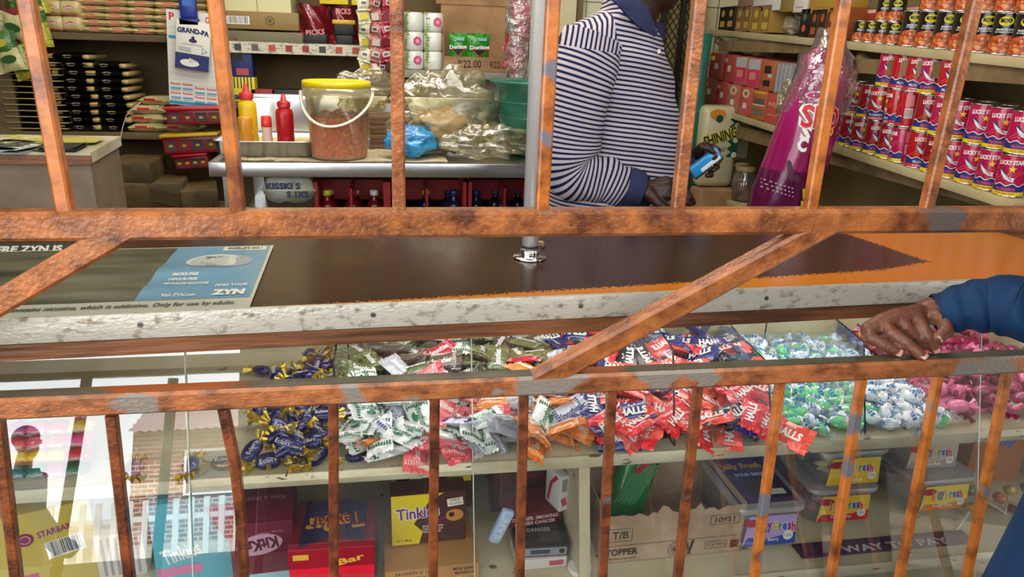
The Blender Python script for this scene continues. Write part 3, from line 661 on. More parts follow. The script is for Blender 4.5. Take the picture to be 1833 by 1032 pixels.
# cigarette boxes
p = atY(955, 1000, 1.25)
def cig(lab, x, y, z, rz, w, d, h, col, marks, tilt=(0, 0)): return carton('cigarette_box', lab, 'cigarette box', (x, y, z), rz, w, d, h, col, marks, tilt=tilt)
X0 = p.x
cig('white cigarette box with red stripes at the bottom of the stack', X0+.0, 1.17+.045, Z2+.001, .02, .105, .085, .024, '#d9d2c8', [('r', 'F', .03, 0, .03, .012, '#c0485a'), ('r', 'T', .0, 0, .08, .05, '#a98f86')])
cig('black cigarette box with silver front and white tickets, on the white one', X0+.003, 1.17+.05, Z2+.026, -.03, .11, .085, .026, '#1d1c1d', [('r', 'F', 0, 0, .1, .019, '#8f8f94'), ('r', 'F', -.005, 0, .04, .010, '#33405e'), ('e', 'F', .04, 0, .012, .012, '#1d1c1d'), ('r', 'T', .02, 0, .045, .06, '#3c3b3c'), ('t', 'T', 'DANGER', .0, .01, .05, .012, '#b5b2aa', .02)])
cig('dark red cigarette box lettered DANGER SMOKING CAUSES, tilted on the black one', X0-.006, 1.29, Z2+.053, .1, .115, .09, .030, '#5e161c', [('t', 'F', 'DANGER: SMOKING', .0, .004, .10, .009, '#e6c9c4', .02), ('t', 'F', 'CAUSES CANCER', .0, -.008, .09, .008, '#e6c9c4', .02), ('r', 'T', 0, 0, .1, .07, '#6d1c24')])
cig('tall brown-red cigarette carton at the back of the stack', X0-.012, 1.40, Z2+.001, .0, .13, .06, .175, '#4a1a1c', [('r', 'F', -.03, .06, .05, .04, '#7d6a5e'), ('r', 'F', .02, .03, .05, .07, '#5e2628')])
cig('white cigarette box with red arc standing upright against the cream divider', X0+.048, 1.27, Z2+.084, .35, .022, .055, .085, '#d7d2cc', [('r', 'F', 0, .02, .014, .03, '#8f8c90'), ('r', 'F', 0, -.02, .012, .02, '#c0485a', .3), ('p', 'L', [(-.02, -.035), (-.012, -.035), (-.002, .01), (.02, .035), (.01, .038), (-.012, .01)], '#b02030')])
tag(MB().lathe([(.0, .0), (.02, .0), (.024, .008), (.024, .014), (.021, .014), (.0, .012)], WHITE, 24).build('plastic_disc', loc=(X0+.075, 1.155, Z2+.001)), 'small white plastic lid on the shelf beside the cream divider', 'lid')
# open brown carton with torn rim
pL = atY(1075, 1000, 1.17); pR = atY(1322, 1000, 1.17)
cw = pR.x-pL.x; chh = .115; cdp = .22
cx_ = thing('open_carton', 'torn open brown carton printed T/B and 10951 with green bag inside', 'box', ((pL.x+pR.x)/2, 1.172+cdp/2, Z2+.001), (0, 0, .02))
KR = mat('kraft_board', '#bfa488', .8, col2='#ab8f70', scale=14)
r = random.Random(3)
b = MB(); n = 30
def torn(i): return chh + r.uniform(-.003, .003) + (.014 if i in (12, 13, 20) else 0) - (.006 if i in (9, 16, 24) else 0)
hs_ = [torn(i) for i in range(n+1)]
for sgn, yy in ((1, -cdp/2), (-1, -cdp/2+.003)):
    vs = []; 
    for i in range(n+1): x = -cw/2+cw*i/n; vs += [(x, yy, 0), (x, yy, hs_[i])]
    b.add(vs, [((2*i, 2*i+2, 2*i+3, 2*i+1) if sgn > 0 else (2*i, 2*i+1, 2*i+3, 2*i+2)) for i in range(n)], KR)
b.add([(-cw/2+cw*(i//2)/n, -cdp/2+.003*(i % 2), hs_[i//2]) for i in range(2*n+2)], [(2*i, 2*i+2, 2*i+3, 2*i+1) for i in range(n)], cc('#d0b898'))
for sx in (-1, 1): b.box((sx*(cw/2-.0015), 0, chh*.53), (.003, cdp, chh*1.06), KR)
b.box((0, cdp/2-.002, chh*.8), (cw, .003, chh*1.6), KR).box((0, 0, .002), (cw, cdp, .003), KR)
mk = carton_mb(cw, cdp, chh, '#a98a68', mb=MB())
mk = MB(); ink = '#2a2119'
def ct_text(t, u, v, w_, h_, bold=.02, c=ink): b.text(t, w_, h_, cc(c), faceT('F', cw, cdp, chh, u, v), bold=bold)
def ct_out(u, v, w_, h_, t=.0012):
    a, c = w_/2, h_/2
    for q in ([(-a, -c), (a, -c), (a, -c+t), (-a, -c+t)], [(-a, c-t), (a, c-t), (a, c), (-a, c)], [(-a, -c), (-a+t, -c), (-a+t, c), (-a, c)], [(a-t, -c), (a, -c), (a, c), (a-t, c)]): b.poly(q, cc(ink), faceT('F', cw, cdp, chh, u, v))
ct_text('T/B', -cw/2+.036, .012, .036, .018); ct_out(-cw/2+.036, .012, .052, .032)
ct_text('10951', cw/2-.045, .028, .044, .014); ct_out(cw/2-.045, .028, .066, .024)
ct_out(cw/2-.058, -.034, .05, .018); ct_text('12 x 125 g', cw/2-.058, -.034, .042, .008); b.poly([(-.01, -.01), (.01, -.01), (.01, .01), (-.01, .01)], cc('#6d3a34'), faceT('F', cw, cdp, chh, cw/2-.016, -.036))
ct_text('TOPPER', -cw/2+.042, -.030, .07, .017, .04); ct_text('flavoured cream biscuits', -cw/2+.045, -.046, .06, .005)
b.poly([(-cw/2, -.0006), (cw/2-.01, -.0006), (cw/2-.01, .0006), (-cw/2, .0006)], cc(ink), faceT('F', cw, cdp, chh, 0, -.014))
T = faceT('F', cw, cdp, chh, .005, -.035)
b.disc(.0165, cc(ink), T, 28).disc(.0150, cc('#bfa488'), T @ TR((0, 0, .0002)), 28).disc(.0115, cc(ink), T @ TR((0, 0, .0004)), 24).disc(.0103, cc('#bfa488'), T @ TR((0, 0, .0006)), 24)
for k in range(5): b.box((0, 0, .0008), (.018, .002, .0004), cc(ink), T @ Matrix.Rotation(k*.628, 4, 'Z'))
b.poly([(-.004, -.018), (.002, -.018), (.010, .018), (.004, .018)], cc(ink), faceT('F', cw, cdp, chh, .037, -.034))
b.poly([(-.006, .018), (.0, .018), (.012, -.018), (.006, -.018)], cc('#4c4338'), faceT('F', cw, cdp, chh, .030, -.034))
T = faceT('F', cw, cdp, chh, .018, .022)      # recycling triangle of three bent arrows
for k in range(3):
    R_ = T @ Matrix.Rotation(k*2*PI/3, 4, 'Z'); b.poly([(-.008, -.0075), (.004, -.0075), (.004, -.0105), (.0095, -.0058), (.004, -.001), (.004, -.0035), (-.0055, -.0035)], cc(ink), R_)
ct_text('RECYCLE', .018, .004, .024, .004)
b.build('box_body', cx_)
b = MB(); b.box((0, 0, 0), (.09, .05, .2), mat('green_foil', '#157a36', .25, coat=.5, bump=.6, bscale=30), bev=.02)
gb_ = b
for k in range(9): gb_.box((-.028+.006*k, -.0262, -.01), (.0018, .001, .11-.008*(k % 3)), cc('#6fae80'), R=(0, .35, 0))
gb_.disc(.016, REDT, faceT('F', .09, .05, 0, .03, .075, 0, .0015)); gb_.box((.0, -.026, .03), (.05, .002, .012), REDT, R=(0, -.8, 0))
tag(gb_.build('green_snack_bag', loc=(cx_.location.x-.045, 1.31, Z2+.115), rot=(-.25, .35, .1)), 'shiny green foil snack bag standing in the torn brown carton', 'bag')
# ---- clear tubs of jelly sweets
TUB = clear('tub_plastic', (.96, .97, 1), gloss=.12, rough=.15, milky=.13); LIDM = clear('tub_lid', (.95, .97, 1), gloss=.16, rough=.2, milky=.30)
def ring_loft(b, secs, m, n=8):
    """rounded rectangle sections: (halfw, halfd, z, radius)"""
    vs = []; k = 0
    for hw, hd, z, rr in secs:
        pts = []
        for cxn, cyn, a0 in ((1, -1, -PI/2), (1, 1, 0), (-1, 1, PI/2), (-1, -1, PI)):
            for j in range(5):
                a = a0+PI/2*j/4; pts.append((cxn*(hw-rr)+rr*math.cos(a), cyn*(hd-rr)+rr*math.sin(a), z))
        k = len(pts); vs += pts
    fs = [(i*k+j, i*k+(j+1) % k, (i+1)*k+(j+1) % k, (i+1)*k+j) for i in range(len(secs)-1) for j in range(k)]
    return b.add(vs, fs, m, True)
def tub(label, loc, rz, w, d, h, lab, ribbon, name_, fill, fillc, seed, lidmark=None, weight='156'):
    t = thing('sweet_tub', label, 'tub', loc, (0, 0, rz), 'clear tubs of jelly sweets')
    b = MB(); ring_loft(b, [(.001, .001, .002, .0005), (w/2*.86, d/2*.86, .001, .015), (w/2*.9, d/2*.9, .006, .016), (w/2, d/2, h*.9, .018)], TUB); b.build('tub_body', t)
    l = MB(); ring_loft(l, [(w/2+.004, d/2+.004, h*.86, .02), (w/2+.006, d/2+.006, h*.9, .022), (w/2+.006, d/2+.006, h*.97, .022), (w/2+.001, d/2+.001, h*.985, .02), (w/2-.004, d/2-.004, h*.97, .018), (w/2-.008, d/2-.008, h*.985, .016), (.001, .001, h*.985, .0005)], LIDM)
    lo = l.build('lid', t)
    if lidmark: carton_mb(w*.9, d*.85, .001, lidmark[0], lidmark[1], bev=0).build('lid_label', lo, loc=(0, 0, h*.99))
    s = MB(); lw, lh = w*.80, h*.64
    T0 = TR((.0, -d/2-.0035, h*.46), (math.radians(-6), 0, 0)) @ frame((0, 0, 0), (1, 0, 0), (0, 0, 1))
    s.poly([(-lw/2, -lh/2), (lw/2, -lh/2), (lw/2, lh/2), (-lw/2+lh*.18, lh/2)], cc(lab), T0, .0006)
    s.poly([(-lw/2, -lh/2), (lw/2, -lh/2), (lw/2, -lh*.1), (0, -lh*.28), (-lw/2+lw*.1, -lh*.2)], cc(ribbon), T0 @ TR((0, 0, .0002)))
    s.disc(lh*.2, cc('#b02030'), T0 @ TR((-lw*.33, lh*.28, .0003)), 16, 1.5, .7)
    x = -lw*.30; pal = ['#d92a3a', '#e8b41f', '#2f8f4a', '#2a62b8', '#7a2a90']
    for i, ch in enumerate('Jelly Fresh'):
        if ch == ' ': x += lw*.02; continue
        vs, fs, a = text_geo(ch, .05); hh = lh*(.36 if ch in 'JFlhy' else .26); wv = hh*a*.56
        hh = hh; T1 = T0 @ TR((x+wv/2+lw*.03, lh*.10, .0006)) @ Matrix.Rotation(.10, 4, 'Z')
        s.text(ch, wv*1.2, hh*1.12, WHITE, T1, bold=.09); s.text(ch, wv*1.05, hh, cc(pal[i % 5]), T1 @ TR((0, 0, .0003)), bold=.05); x += wv*1.25
    s.text(name_, lw*.42, lh*.15, WHITE, T0 @ TR((-lw*.02, -lh*.33, .0005)), bold=.02)
    s.disc(lh*.17, WHITE, T0 @ TR((lw*.36, -lh*.2, .0005)), 18).text(weight, lh*.22, lh*.09, NAVYT, T0 @ TR((lw*.36, -lh*.2, .0008)))
    s.build('label', t)
    rr = random.Random(seed); f = MB()
    for i in range(46):
        c_ = mat('jelly'+rr.choice(fillc), rr.choice(fillc), .3) if 0 else None
        colr = rr.choice(fillc); m_ = mat('jelly'+colr, colr, .35, coat=.3)
        x, y, z = rr.uniform(-.4, .4)*w, rr.uniform(-.4, .4)*d, .014+rr.random()*h*.66
        if fill == 'banana':
            a = rr.uniform(-1, 1); T = TR((x*.9, y*.9, z), (rr.uniform(-.5, .5), rr.uniform(-.5, .5), rr.uniform(0, 6)))
            f.tube([(-.018, -.005, 0), (-.009, .002, 0), (0, .004, 0), (.009, .002, 0), (.018, -.005, 0)], [.003, .006, .007, .006, .003], m_, 7, T)
        elif fill == 'ring':
            T = TR((x*.9, y*.9, z), (rr.uniform(-1, 1), rr.uniform(-1, 1), 0)); f.lathe([(.007, 0), (.010, .005), (.016, .004), (.018, 0), (.015, -.004), (.009, -.004), (.007, 0)], m_, 12, T)
        else:
            T = TR((x, y, z), (rr.uniform(-1, 1), rr.uniform(-1, 1), 0)); f.lathe([(0, -.008), (.009, -.006), (.013, 0), (.010, .006), (0, .009)], m_, 10, T)
    fo = f.build('sweets_inside', t); fo['kind'] = 'stuff'
    return t
p = atY(1368, 985, 1.16)
tub('clear tub of sour berry jellies with purple and blue label, right of the torn carton', (p.x+.012, 1.17+.105, Z2+.001), .0, .152, .20, .108, '#b9a3dd', '#2448a8', 'Sour Berry', 'drop', ['#b3262e', '#1f6f8f', '#7a2a50', '#29345e'], 1,
    ('#4a2a66', [('t', 'T', 'Jelly Fresh', 0, .05, .1, .028, '#e8b41f', .05), ('t', 'T', 'SOUR BERRY', .01, .018, .08, .012, '#e9e4ef', .03), ('r', 'T', .02, -.03, .09, .08, '#1c1c3a'), ('r', 'T', .035, -.05, .04, .02, '#d9d9d9')]))
p2 = atY(1530, 960, 1.18)
tub('clear tub of jelly sweets with yellow and red label under the banana tub', (p2.x+.0, 1.21+.125, Z2+.001), -.02, .158, .20, .096, '#e8c33a', '#c81f2e', 'Gummy', 'drop', ['#b3262e', '#c8452e'], 2)
tub('clear tub of pale yellow banana jellies, stacked on the red labelled tub', (p2.x+.002, 1.21+.125, Z2+.098), .02, .162, .20, .096, '#efcf3a', '#e6b91f', 'Banana', 'banana', ['#e8dd9a', '#e2d488', '#efe6b0'], 3)
p3_ = atY(1690, 940, 1.2)
tub('clear tub of peach rings with orange label, lower of the right pair', (p3_.x+.02, 1.22+.12, Z2+.001), .03, .158, .19, .096, '#f0cf3f', '#d9822b', 'Peach Ring', 'ring', ['#c98a5e', '#b8744a', '#d9a070'], 4)
tub('clear tub of brown jelly rings, upper of the right pair', (p3_.x-.005, 1.25+.12, Z2+.098), -.03, .158, .19, .096, '#c9b9a0', '#a8978a', 'Cola', 'ring', ['#a87a5a', '#8d5f45', '#c09070'], 5, ('#8d1f55', []))
# purple strip sign lying on the shelf
p = atY(1560, 985, 1.15)
carton('shelf_sign', 'purple sign strip lettered WAY TO PAY lying along the shelf under the tubs', 'sign', (atY(1590, 960, 1.15).x, 1.155, Z2+.001), .0, .42, .045, .004, '#4a1a4a', [('t', 'T', 'WAY TO PAY', .02, -.008, .26, .022, '#d9d2dd', .03)])
# lollipops at the right end
r = random.Random(9)
for i in range(7):
    x = 1.335+.03*i % .2+r.uniform(0, .03); x = 1.33+.034*i; y = 1.19+r.uniform(0, .10); 
    lp = thing('lollipop', '%s wrapped lollipop on white stick in the loose pile at the right end' % ['yellow', 'green', 'orange', 'yellow', 'red', 'green', 'yellow'][i], 'lollipop', (x, y, Z2+.02+.012*(i % 3)), (r.uniform(-.2, .2), r.uniform(-.3, .3), r.uniform(-2.6, -.6)), 'lollipops at the right end')
    MB().lathe([(0, -.014), (.011, -.009), (.0155, 0), (.011, .009), (0, .014)], foil('lol%d' % (i % 4), ['#c9a83a', '#5a7a2a', '#c9702a', '#8f2a2a'][i % 4], .3), 14).build('sweet_head', lp)
    MB().tube([(.012, 0, 0), (.10, 0, 0)], .0022, WHITE, 8).build('stick', lp)
carton('jelly_box', 'orange jelly sweet box behind the lollipops at the right end', 'box', (1.50, 1.38, Z2+.001), -.2, .13, .06, .16, '#b56a2c', [('t', 'F', 'Jelly', 0, .03, .07, .03, '#2a62b8', .04), ('e', 'F', -.02, .06, .04, .018, '#b02030')])
# ---------------------------------------------------------------- back of the shop, left and middle
def pb_(x0, y0, x1, y1, Y):
    a = atY((x0+x1)/2, y1, Y); s_ = ppm(a); return a.x, a.z, (x1-x0)/s_, (y1-y0)/s_
DIRTW = mat('dirty_shelf_wood', '#7d6a48', .7, col2='#5b4a2f', scale=6, stretch=(.3, 1, 1))
YS = 3.6; ZU = 1.227; ZL = .815
def shelf_(name, label, x0, x1, y0, y1, z, th=.03, m=DIRTW, rz=0):
    o = MB().box(((x0+x1)/2, (y0+y1)/2, z-th/2), (x1-x0, y1-y0, th), m, bev=.002).build(name); return tag(o, label, 'shelf')
ZU = atY(250, 62, YS).z; ZL = atY(250, 238, YS).z
xa, xb = -2.12, atY(415, 70, YS).x
sh = shelf_('wall_shelf', 'dirty wooden wall shelf carrying the stacked sugar bags, upper left', xa, atY(420, 70, YS).x, YS, YB, ZU)
sh2 = shelf_('wall_shelf', 'wooden wall shelf under the black and gold rice packs, left', xa, atY(420, 240, YS).x+.05, YS, YB, ZL)
ZM = atY(520, 78, YS).z
nm = MB(); xm0, xm1 = atY(405, 80, YS).x, atY(645, 90, YS).x
nm.box(((xm0+xm1)/2, (YS+YB)/2, ZM-.014), (xm1-xm0, YB-YS, .028), DIRTW)
nm.build('s')
bpy.data.objects['s'].name = 'wall_shelf'; wsn = C.objects[-1]; tag(wsn, 'wall shelf edged with newspaper under the red snack packs', 'shelf')
NEWS = mat('newsprint', '#cfcab4', .8, col2='#8d8873', scale=90, thr=.56, soft=.04, stretch=(.5, 1, 1.5))
q = MB(); q.box(((xm0+xm1)/2, YS-.003, ZM-.022), (xm1-xm0, .003, .05), NEWS).box(((xm0+xm1)/2, YS+.05, ZM+.001), (xm1-xm0, .1, .002), NEWS)
r = random.Random(4)
for i in range(9): q.box((xm0+.05+i*.075, YS-.0052, ZM-.022), (.03, .001, .028), cc(r.choice(['#b8452f', '#3a3a3a', '#5d5a50', '#8f2f2f'])))
q.build('newspaper_lining', wsn)
ZR = atY(830, 128, YS).z
shelf_('wall_shelf', 'grey wall shelf holding toilet paper and the crisps carton', atY(706, 130, YS).x, atY(985, 130, YS).x, YS, YB, ZR, .035, mat('grey_shelf', '#8f8d80', .6))
# left upright post of the shelving
MB().box((0, 0, 0), (.09, .06, 2.4), DIRTW).build('shelf_post', loc=(atY(12, 150, YS).x-.03, YS+.05, 1.2)); tag(C.objects[-1], 'dark wooden upright post at the left end of the shelves', 'post')
# bags
def bag_geo(b, w, d, h, m, mf, seed, T=None, fold=.1):
    """soft pillow pack lying flat: w along X, crimped ends at +-X"""
    r_ = random.Random(seed); nu, nv = 10, 8
    bm = [[r_.uniform(-.05, .05)*h for _ in range(nv+1)] for _ in range(nu+1)]
    for sg in (1, -1):
        def fn(u, v, sg=sg):
            if sg < 0: u = 1-u
            i, j = round(u*nu), round(v*nv); k = (1-abs(2*u-1)**4)**.5*(1-abs(2*v-1)**5)**.5 if 0 < u < 1 and 0 < v < 1 else 0
            return (w/2*(2*u-1)*(1-.03*math.cos(PI*(2*v-1))), d/2*(2*v-1)*(1-.03*math.sin(PI*u)), h/2+sg*k*h/2+(bm[i][j] if k else 0))
        b.grid(fn, nu, nv, m, T)
    for s2 in (-1, 1):
        b.box((s2*(w/2+w*fold/4), 0, h/2), (w*fold/2, d*.96, .002), mf, T)
SUG = mat('sugar_pack', '#d6c48e', .35, bump=.35, bscale=60, coat=.4, col2='#c4b07a', scale=12); SUGR = cc('#b52a2a')
def sugar_front():   # standing face with a red label
    b = MB(); b.box((0, 0, .034), (.092, .15, .064), SUG, bev=.02)
    T = frame((0, -.0755, .036), (1, 0, 0), (0, 0, 1)); b.disc(.02, cc('#c5283a'), T, 14, 1, .35); b.text('Selati', .032, .010, WHITE, T @ TR((0, 0, .0004)), bold=.03); b.box((0, -.076, .010), (.07, .001, .003), SUGR)
    return b.build('sugar_bag')
sb = sugar_front(); tag(sb, 'cream sugar bag', 'bag'); sbm = sb.data; bpy.data.objects.remove(sb)
def inst(me, name, loc, rot, label, cat, group=None, sc_=None):
    o = bpy.data.objects.new(name, me); C.objects.link(o); o.location = loc; o.rotation_euler = rot
    if sc_: o.scale = sc_
    return tag(o, label, cat, group)
rown = ['bottom', 'second', 'third', 'fourth', 'fifth', 'sixth', 'seventh', 'eighth', 'ninth', 'tenth', 'eleventh', 'twelfth', 'thirteenth']
r = random.Random(8)
for c_, px in enumerate((92, 126)):
    x = atY(px, 50, YS).x
    for k in range(4): inst(sbm, 'sugar_bag', (x, YS+.09, ZU+.001+k*.066), (0, 0, r.uniform(-.05, .05)), 'sugar bag with red label facing out, %s from the shelf in the %s column' % (rown[k], ['left', 'right'][c_]), 'bag', 'sugar bags with red labels')
b = MB(); bag_geo(b, .155, .11, .028, SUG, SUG, 2, fold=.06); b.box((.0, -.045, .014), (.05, .012, .016), cc('#c96a5a')); fb_ = b.build('sugar_bag'); fm_ = fb_.data; bpy.data.objects.remove(fb_)
for c_, (px, n_) in enumerate(((162, 8), (204, 8), (251, 9), (298, 8), (345, 8))):
    x = atY(px, 50, YS).x
    for k in range(n_): inst(fm_, 'sugar_bag', (x+r.uniform(-.006, .006), YS+.08+r.uniform(0, .012), ZU+.001+k*.029), (0, 0, r.uniform(-.06, .06)), 'cream sugar bag lying flat in the %s column from the left, %s from the shelf' % (rown[c_] if c_ else 'first', rown[k]), 'bag', 'sugar bags lying flat', (.8, 1, 1))
# rice packs, black with gold ends
BLK = mat('black_pack', '#100f10', .22, bump=.3, bscale=50, coat=.5); GPK = mat('gold_pack_end', '#c4ab6a', .35, bump=.4, bscale=50, coat=.3)
b = MB(); bag_geo(b, .145, .2, .034, BLK, GPK, 4, fold=.02)
b.box((.078, 0, .017), (.03, .19, .020), GPK, bev=.008).box((-.078, 0, .017), (.03, .19, .020), GPK, bev=.008)
b.disc(.018, cc('#c9bd8f'), frame((0, -.092, .018), (1, 0, 0), (0, 0, 1)), 14, 1.2, .38).disc(.015, BLACK, frame((0, -.0925, .018), (1, 0, 0), (0, 0, 1)), 14, 1.2, .34).text('Tastic', .022, .006, WHITE, frame((0, -.093, .018), (1, 0, 0), (0, 0, 1)), bold=.02)
ob = b.build('rice_pack'); rm = ob.data; bpy.data.objects.remove(ob)
for c_, (px, n_) in enumerate(((142, 10), (200, 9))):
    x = atY(px, 238, YS).x
    for k in range(n_): inst(rm, 'rice_pack', (x+r.uniform(-.006, .006), YS+.12+c_*.0, ZL+.001+k*.0345), (0, 0, r.uniform(-.07, .07)-.05), 'black rice pack with gold ends, %s front stack, %s from the shelf' % (['left', 'right'][c_], rown[k]), 'bag', 'black and gold rice packs')
b = MB(); bag_geo(b, .15, .2, .024, BLK, GPK, 5, fold=.08); b.box((0, -.094, .012), (.15, .012, .004), GPK); ob = b.build('rice_pack'); rm2 = ob.data; bpy.data.objects.remove(ob)
for k in range(12):
    for j, px in enumerate((48, 88)):
        inst(rm2, 'rice_pack', (atY(px, 238, YS).x+r.uniform(-.006, .006), YS+.11, ZL+.001+k*.0262), (0, 0, r.uniform(-.05, .05)), 'thin black rice pack lying in the %s far left stack, %s from the shelf' % (['outer', 'inner'][j], rown[k]), 'bag', 'thin black rice packs')
# sugar heap on lower shelf
b = MB(); bag_geo(b, .17, .12, .04, SUG, SUG, 7, fold=.05); b.box((-.03, -.058, .024), (.05, .004, .012), SUGR).text('Selati', .04, .010, SUGR, frame((.01, -.061, .022), (1, 0, 0), (0, 0, 1)), bold=.03).box((.03, -.03, .039), (.06, .03, .003), cc('#c3d6b0')); ob = b.build('sugar_bag'); sm2 = ob.data; bpy.data.objects.remove(ob)
for i, (px, k, rz) in enumerate(((262, 0, .05), (322, 0, -.1), (262, 1, -.08), (325, 1, .1), (268, 2, .15), (288, 3, -.2))):
    inst(sm2, 'sugar_bag', (atY(px, 238, YS).x, YS+.08, ZL+.001+k*.041), (0, 0, rz), 'cream sugar bag in the small heap right of the rice packs, %s layer, %s' % (rown[k], 'left' if px < 300 else 'right'), 'bag', 'sugar bags in the small heap')
# power cord dangling over the heap
b = MB(); cp = [atY(x, y, YS-.03) for x, y in ((252, 183), (240, 192), (226, 207), (219, 230), (214, 255), (207, 275))]; b.tube(cp, .0022, cc('#cfc9b8'), 6); tag(b.build('string'), 'thin pale string hanging over the lower shelf edge', 'string')
b = MB(); cp = [atY(x, y, YS-.02) for x, y in ((280, 188), (286, 196), (298, 200), (310, 204))]; b.tube(cp, .0022, cc('#cfc9b8'), 6); tag(b.build('string'), 'short pale string lying across the top sugar bag', 'string')
# poster with tablet sachets
YP = YS-.04
pc = atY(346, 107, YP); s_ = ppm(pc); pw, ph = 85/s_, 162/s_
po2 = thing('medicine_display_card', 'white hanging display card of tablet sachets with red and blue print', 'display card', pc, (0, 0, 0))
b = MB(); T = TR((0, 0, 0), (0, math.radians(4.5), 0)) @ frame((0, 0, 0), (1, 0, 0), (0, 0, 1)); b.box((0, 0, 0), (pw, ph, .004), cc('#d9dad0'), T)
def L(z=.003): return T @ TR((0, 0, z))
b.text('P', pw*.1, ph*.08, cc('#c5283a'), T @ TR((-pw*.40, ph*.43, .003)), bold=.03).text('O', pw*.09, ph*.07, cc('#c5283a'), T @ TR((pw*.30, ph*.43, .003)), bold=.03)
b.box((-pw*.36, ph*.22, .003), (pw*.22, ph*.03, .001), cc('#2a8fb0'), T).box((pw*.3, ph*.22, .003), (pw*.25, ph*.03, .001), cc('#2a8fb0'), T).box((0, -ph*.475, .003), (pw, ph*.035, .001), cc('#2a8fb0'), T)
for i in range(4):
    for j in range(2):
        X = -pw*.36+i*pw*.24; Yy = -ph*.30-j*ph*.1-(i//2)*.012
        b.text('Panado', pw*.2, ph*.022, cc('#c5283a'), T @ TR((X, Yy+.012, .003)), bold=.03).box((X, Yy-.008, .003), (pw*.2, ph*.018, .001), cc('#4f9fc0'), T).box((X, Yy-.017, .003), (pw*.2, .002, .001), cc('#8d9aa0'), T)
for i in range(1, 12): b.box((0, ph*(.38-.06*i), .0024), (pw*.94, .0012, .0006), cc('#b9bdb8'), T)
b.build('card', po2)
pc = atY(346, 82, YP-.03); s_ = ppm(pc); w_, h_ = 58/s_, 84/s_
gp = thing('powder_sachet_pad', 'white and navy GRAND-PA sachet pad clipped in front of the display card', 'sachets', pc)
b = MB(); T = TR((0, 0, 0), (0, math.radians(8), 0)) @ frame((0, 0, 0), (1, 0, 0), (0, 0, 1)); b.box((0, 0, 0), (w_, h_, .02), cc('#dcdccf'), T, bev=.003)
Z = .0108
b.box((0, -h_*.33, Z), (w_*.98, h_*.32, .0008), cc('#232a63'), T)
vs, fs, a_ = text_geo('GRAND-PA', .05); b.add([T @ Vector((v.x*w_*.92, v.y*h_*.11+h_*.30-.5*v.x*v.x*h_*.16, Z+.0006)) for v in vs], fs, cc('#20265e'))
b.disc(w_*.10, cc('#20265e'), T @ TR((0, h_*.10, Z)), 16, 1.2, .6).disc(w_*.05, cc('#20265e'), T @ TR((0, h_*.16, Z)), 12).text('HEADACHE POWDERS', w_*.6, h_*.025, cc('#20265e'), T @ TR((0, h_*.02, Z+.0004)))
b.disc(w_*.20, cc('#dfe2df'), T @ TR((-.01, -h_*.36, Z+.0008)), 16, 1.4, .55).disc(w_*.12, cc('#c9c9c2'), T @ TR((.0, -h_*.31, Z+.0012)), 3, 1.4, .8).disc(w_*.11, cc('#20265e'), T @ TR((w_*.33, -h_*.08, Z)), 3).disc(w_*.08, cc('#dcdccf'), T @ TR((w_*.33, -h_*.08, Z+.0004)), 3)
for i in range(4): b.box((-w_*.22, -h_*(.05+.025*i), Z), (w_*.35, .002, .0006), cc('#9a9aa0'), T)
b.build('pad', gp)
b = MB(); b.box((0, 0, .02), (.07, .03, .09), cc('#27358f', .3), bev=.006).box((0, -.01, -.04), (.085, .02, .03), cc('#1a246b', .3), bev=.004).box((0, -.016, .04), (.04, .002, .03), cc('#3f6ac0')); tag(b.build('blue_dispenser', loc=atY(338, 22, YP-.02)), 'blue plastic clip dispenser holding the sachet pad at the shelf edge', 'dispenser')
# three red sweet trays hanging in a column
def tray(x0, y0, x1, y1, tilt, label, lidc):
    x, z, w_, h_ = pb_(x0, y0, x1, y1, YP-.05)
    t = thing('sweet_tray', label, 'tray', (x, YP-.05, z), (0, tilt, 0), 'red sweet trays hanging at the shelf')
    MB().box((0, 0, h_*.45), (w_, .09, h_*.8), cc('#a3202c', .3), bev=.004).box((0, -.01, h_*.9), (w_*1.04, .11, h_*.14), cc(lidc, .3), bev=.003).build('tray_body', t)
    b = MB()
    for i in range(4):
        b.box((-w_*.36+i*w_*.24, -.046, h_*.42), (w_*.20, .003, h_*.5), cc(['#5d4a50', '#7a3a40', '#4a4a50', '#6d4a3a'][i], .2)); b.disc(.008, GOLD, frame((-w_*.36+i*w_*.24, -.049, h_*.42), (1, 0, 0), (0, 0, 1)), 8, 1.3, .8)
    b.build('window_row', t)
tray(308, 190, 401, 222, -.03, 'red sweet tray hanging topmost of the three', '#c22636'); tray(303, 236, 396, 273, -.06, 'red sweet tray with yellow and green rim, middle of the three', '#c8a92a'); tray(322, 272, 377, 300, -.08, 'red sweet tray hanging lowest of the three', '#a3202c')
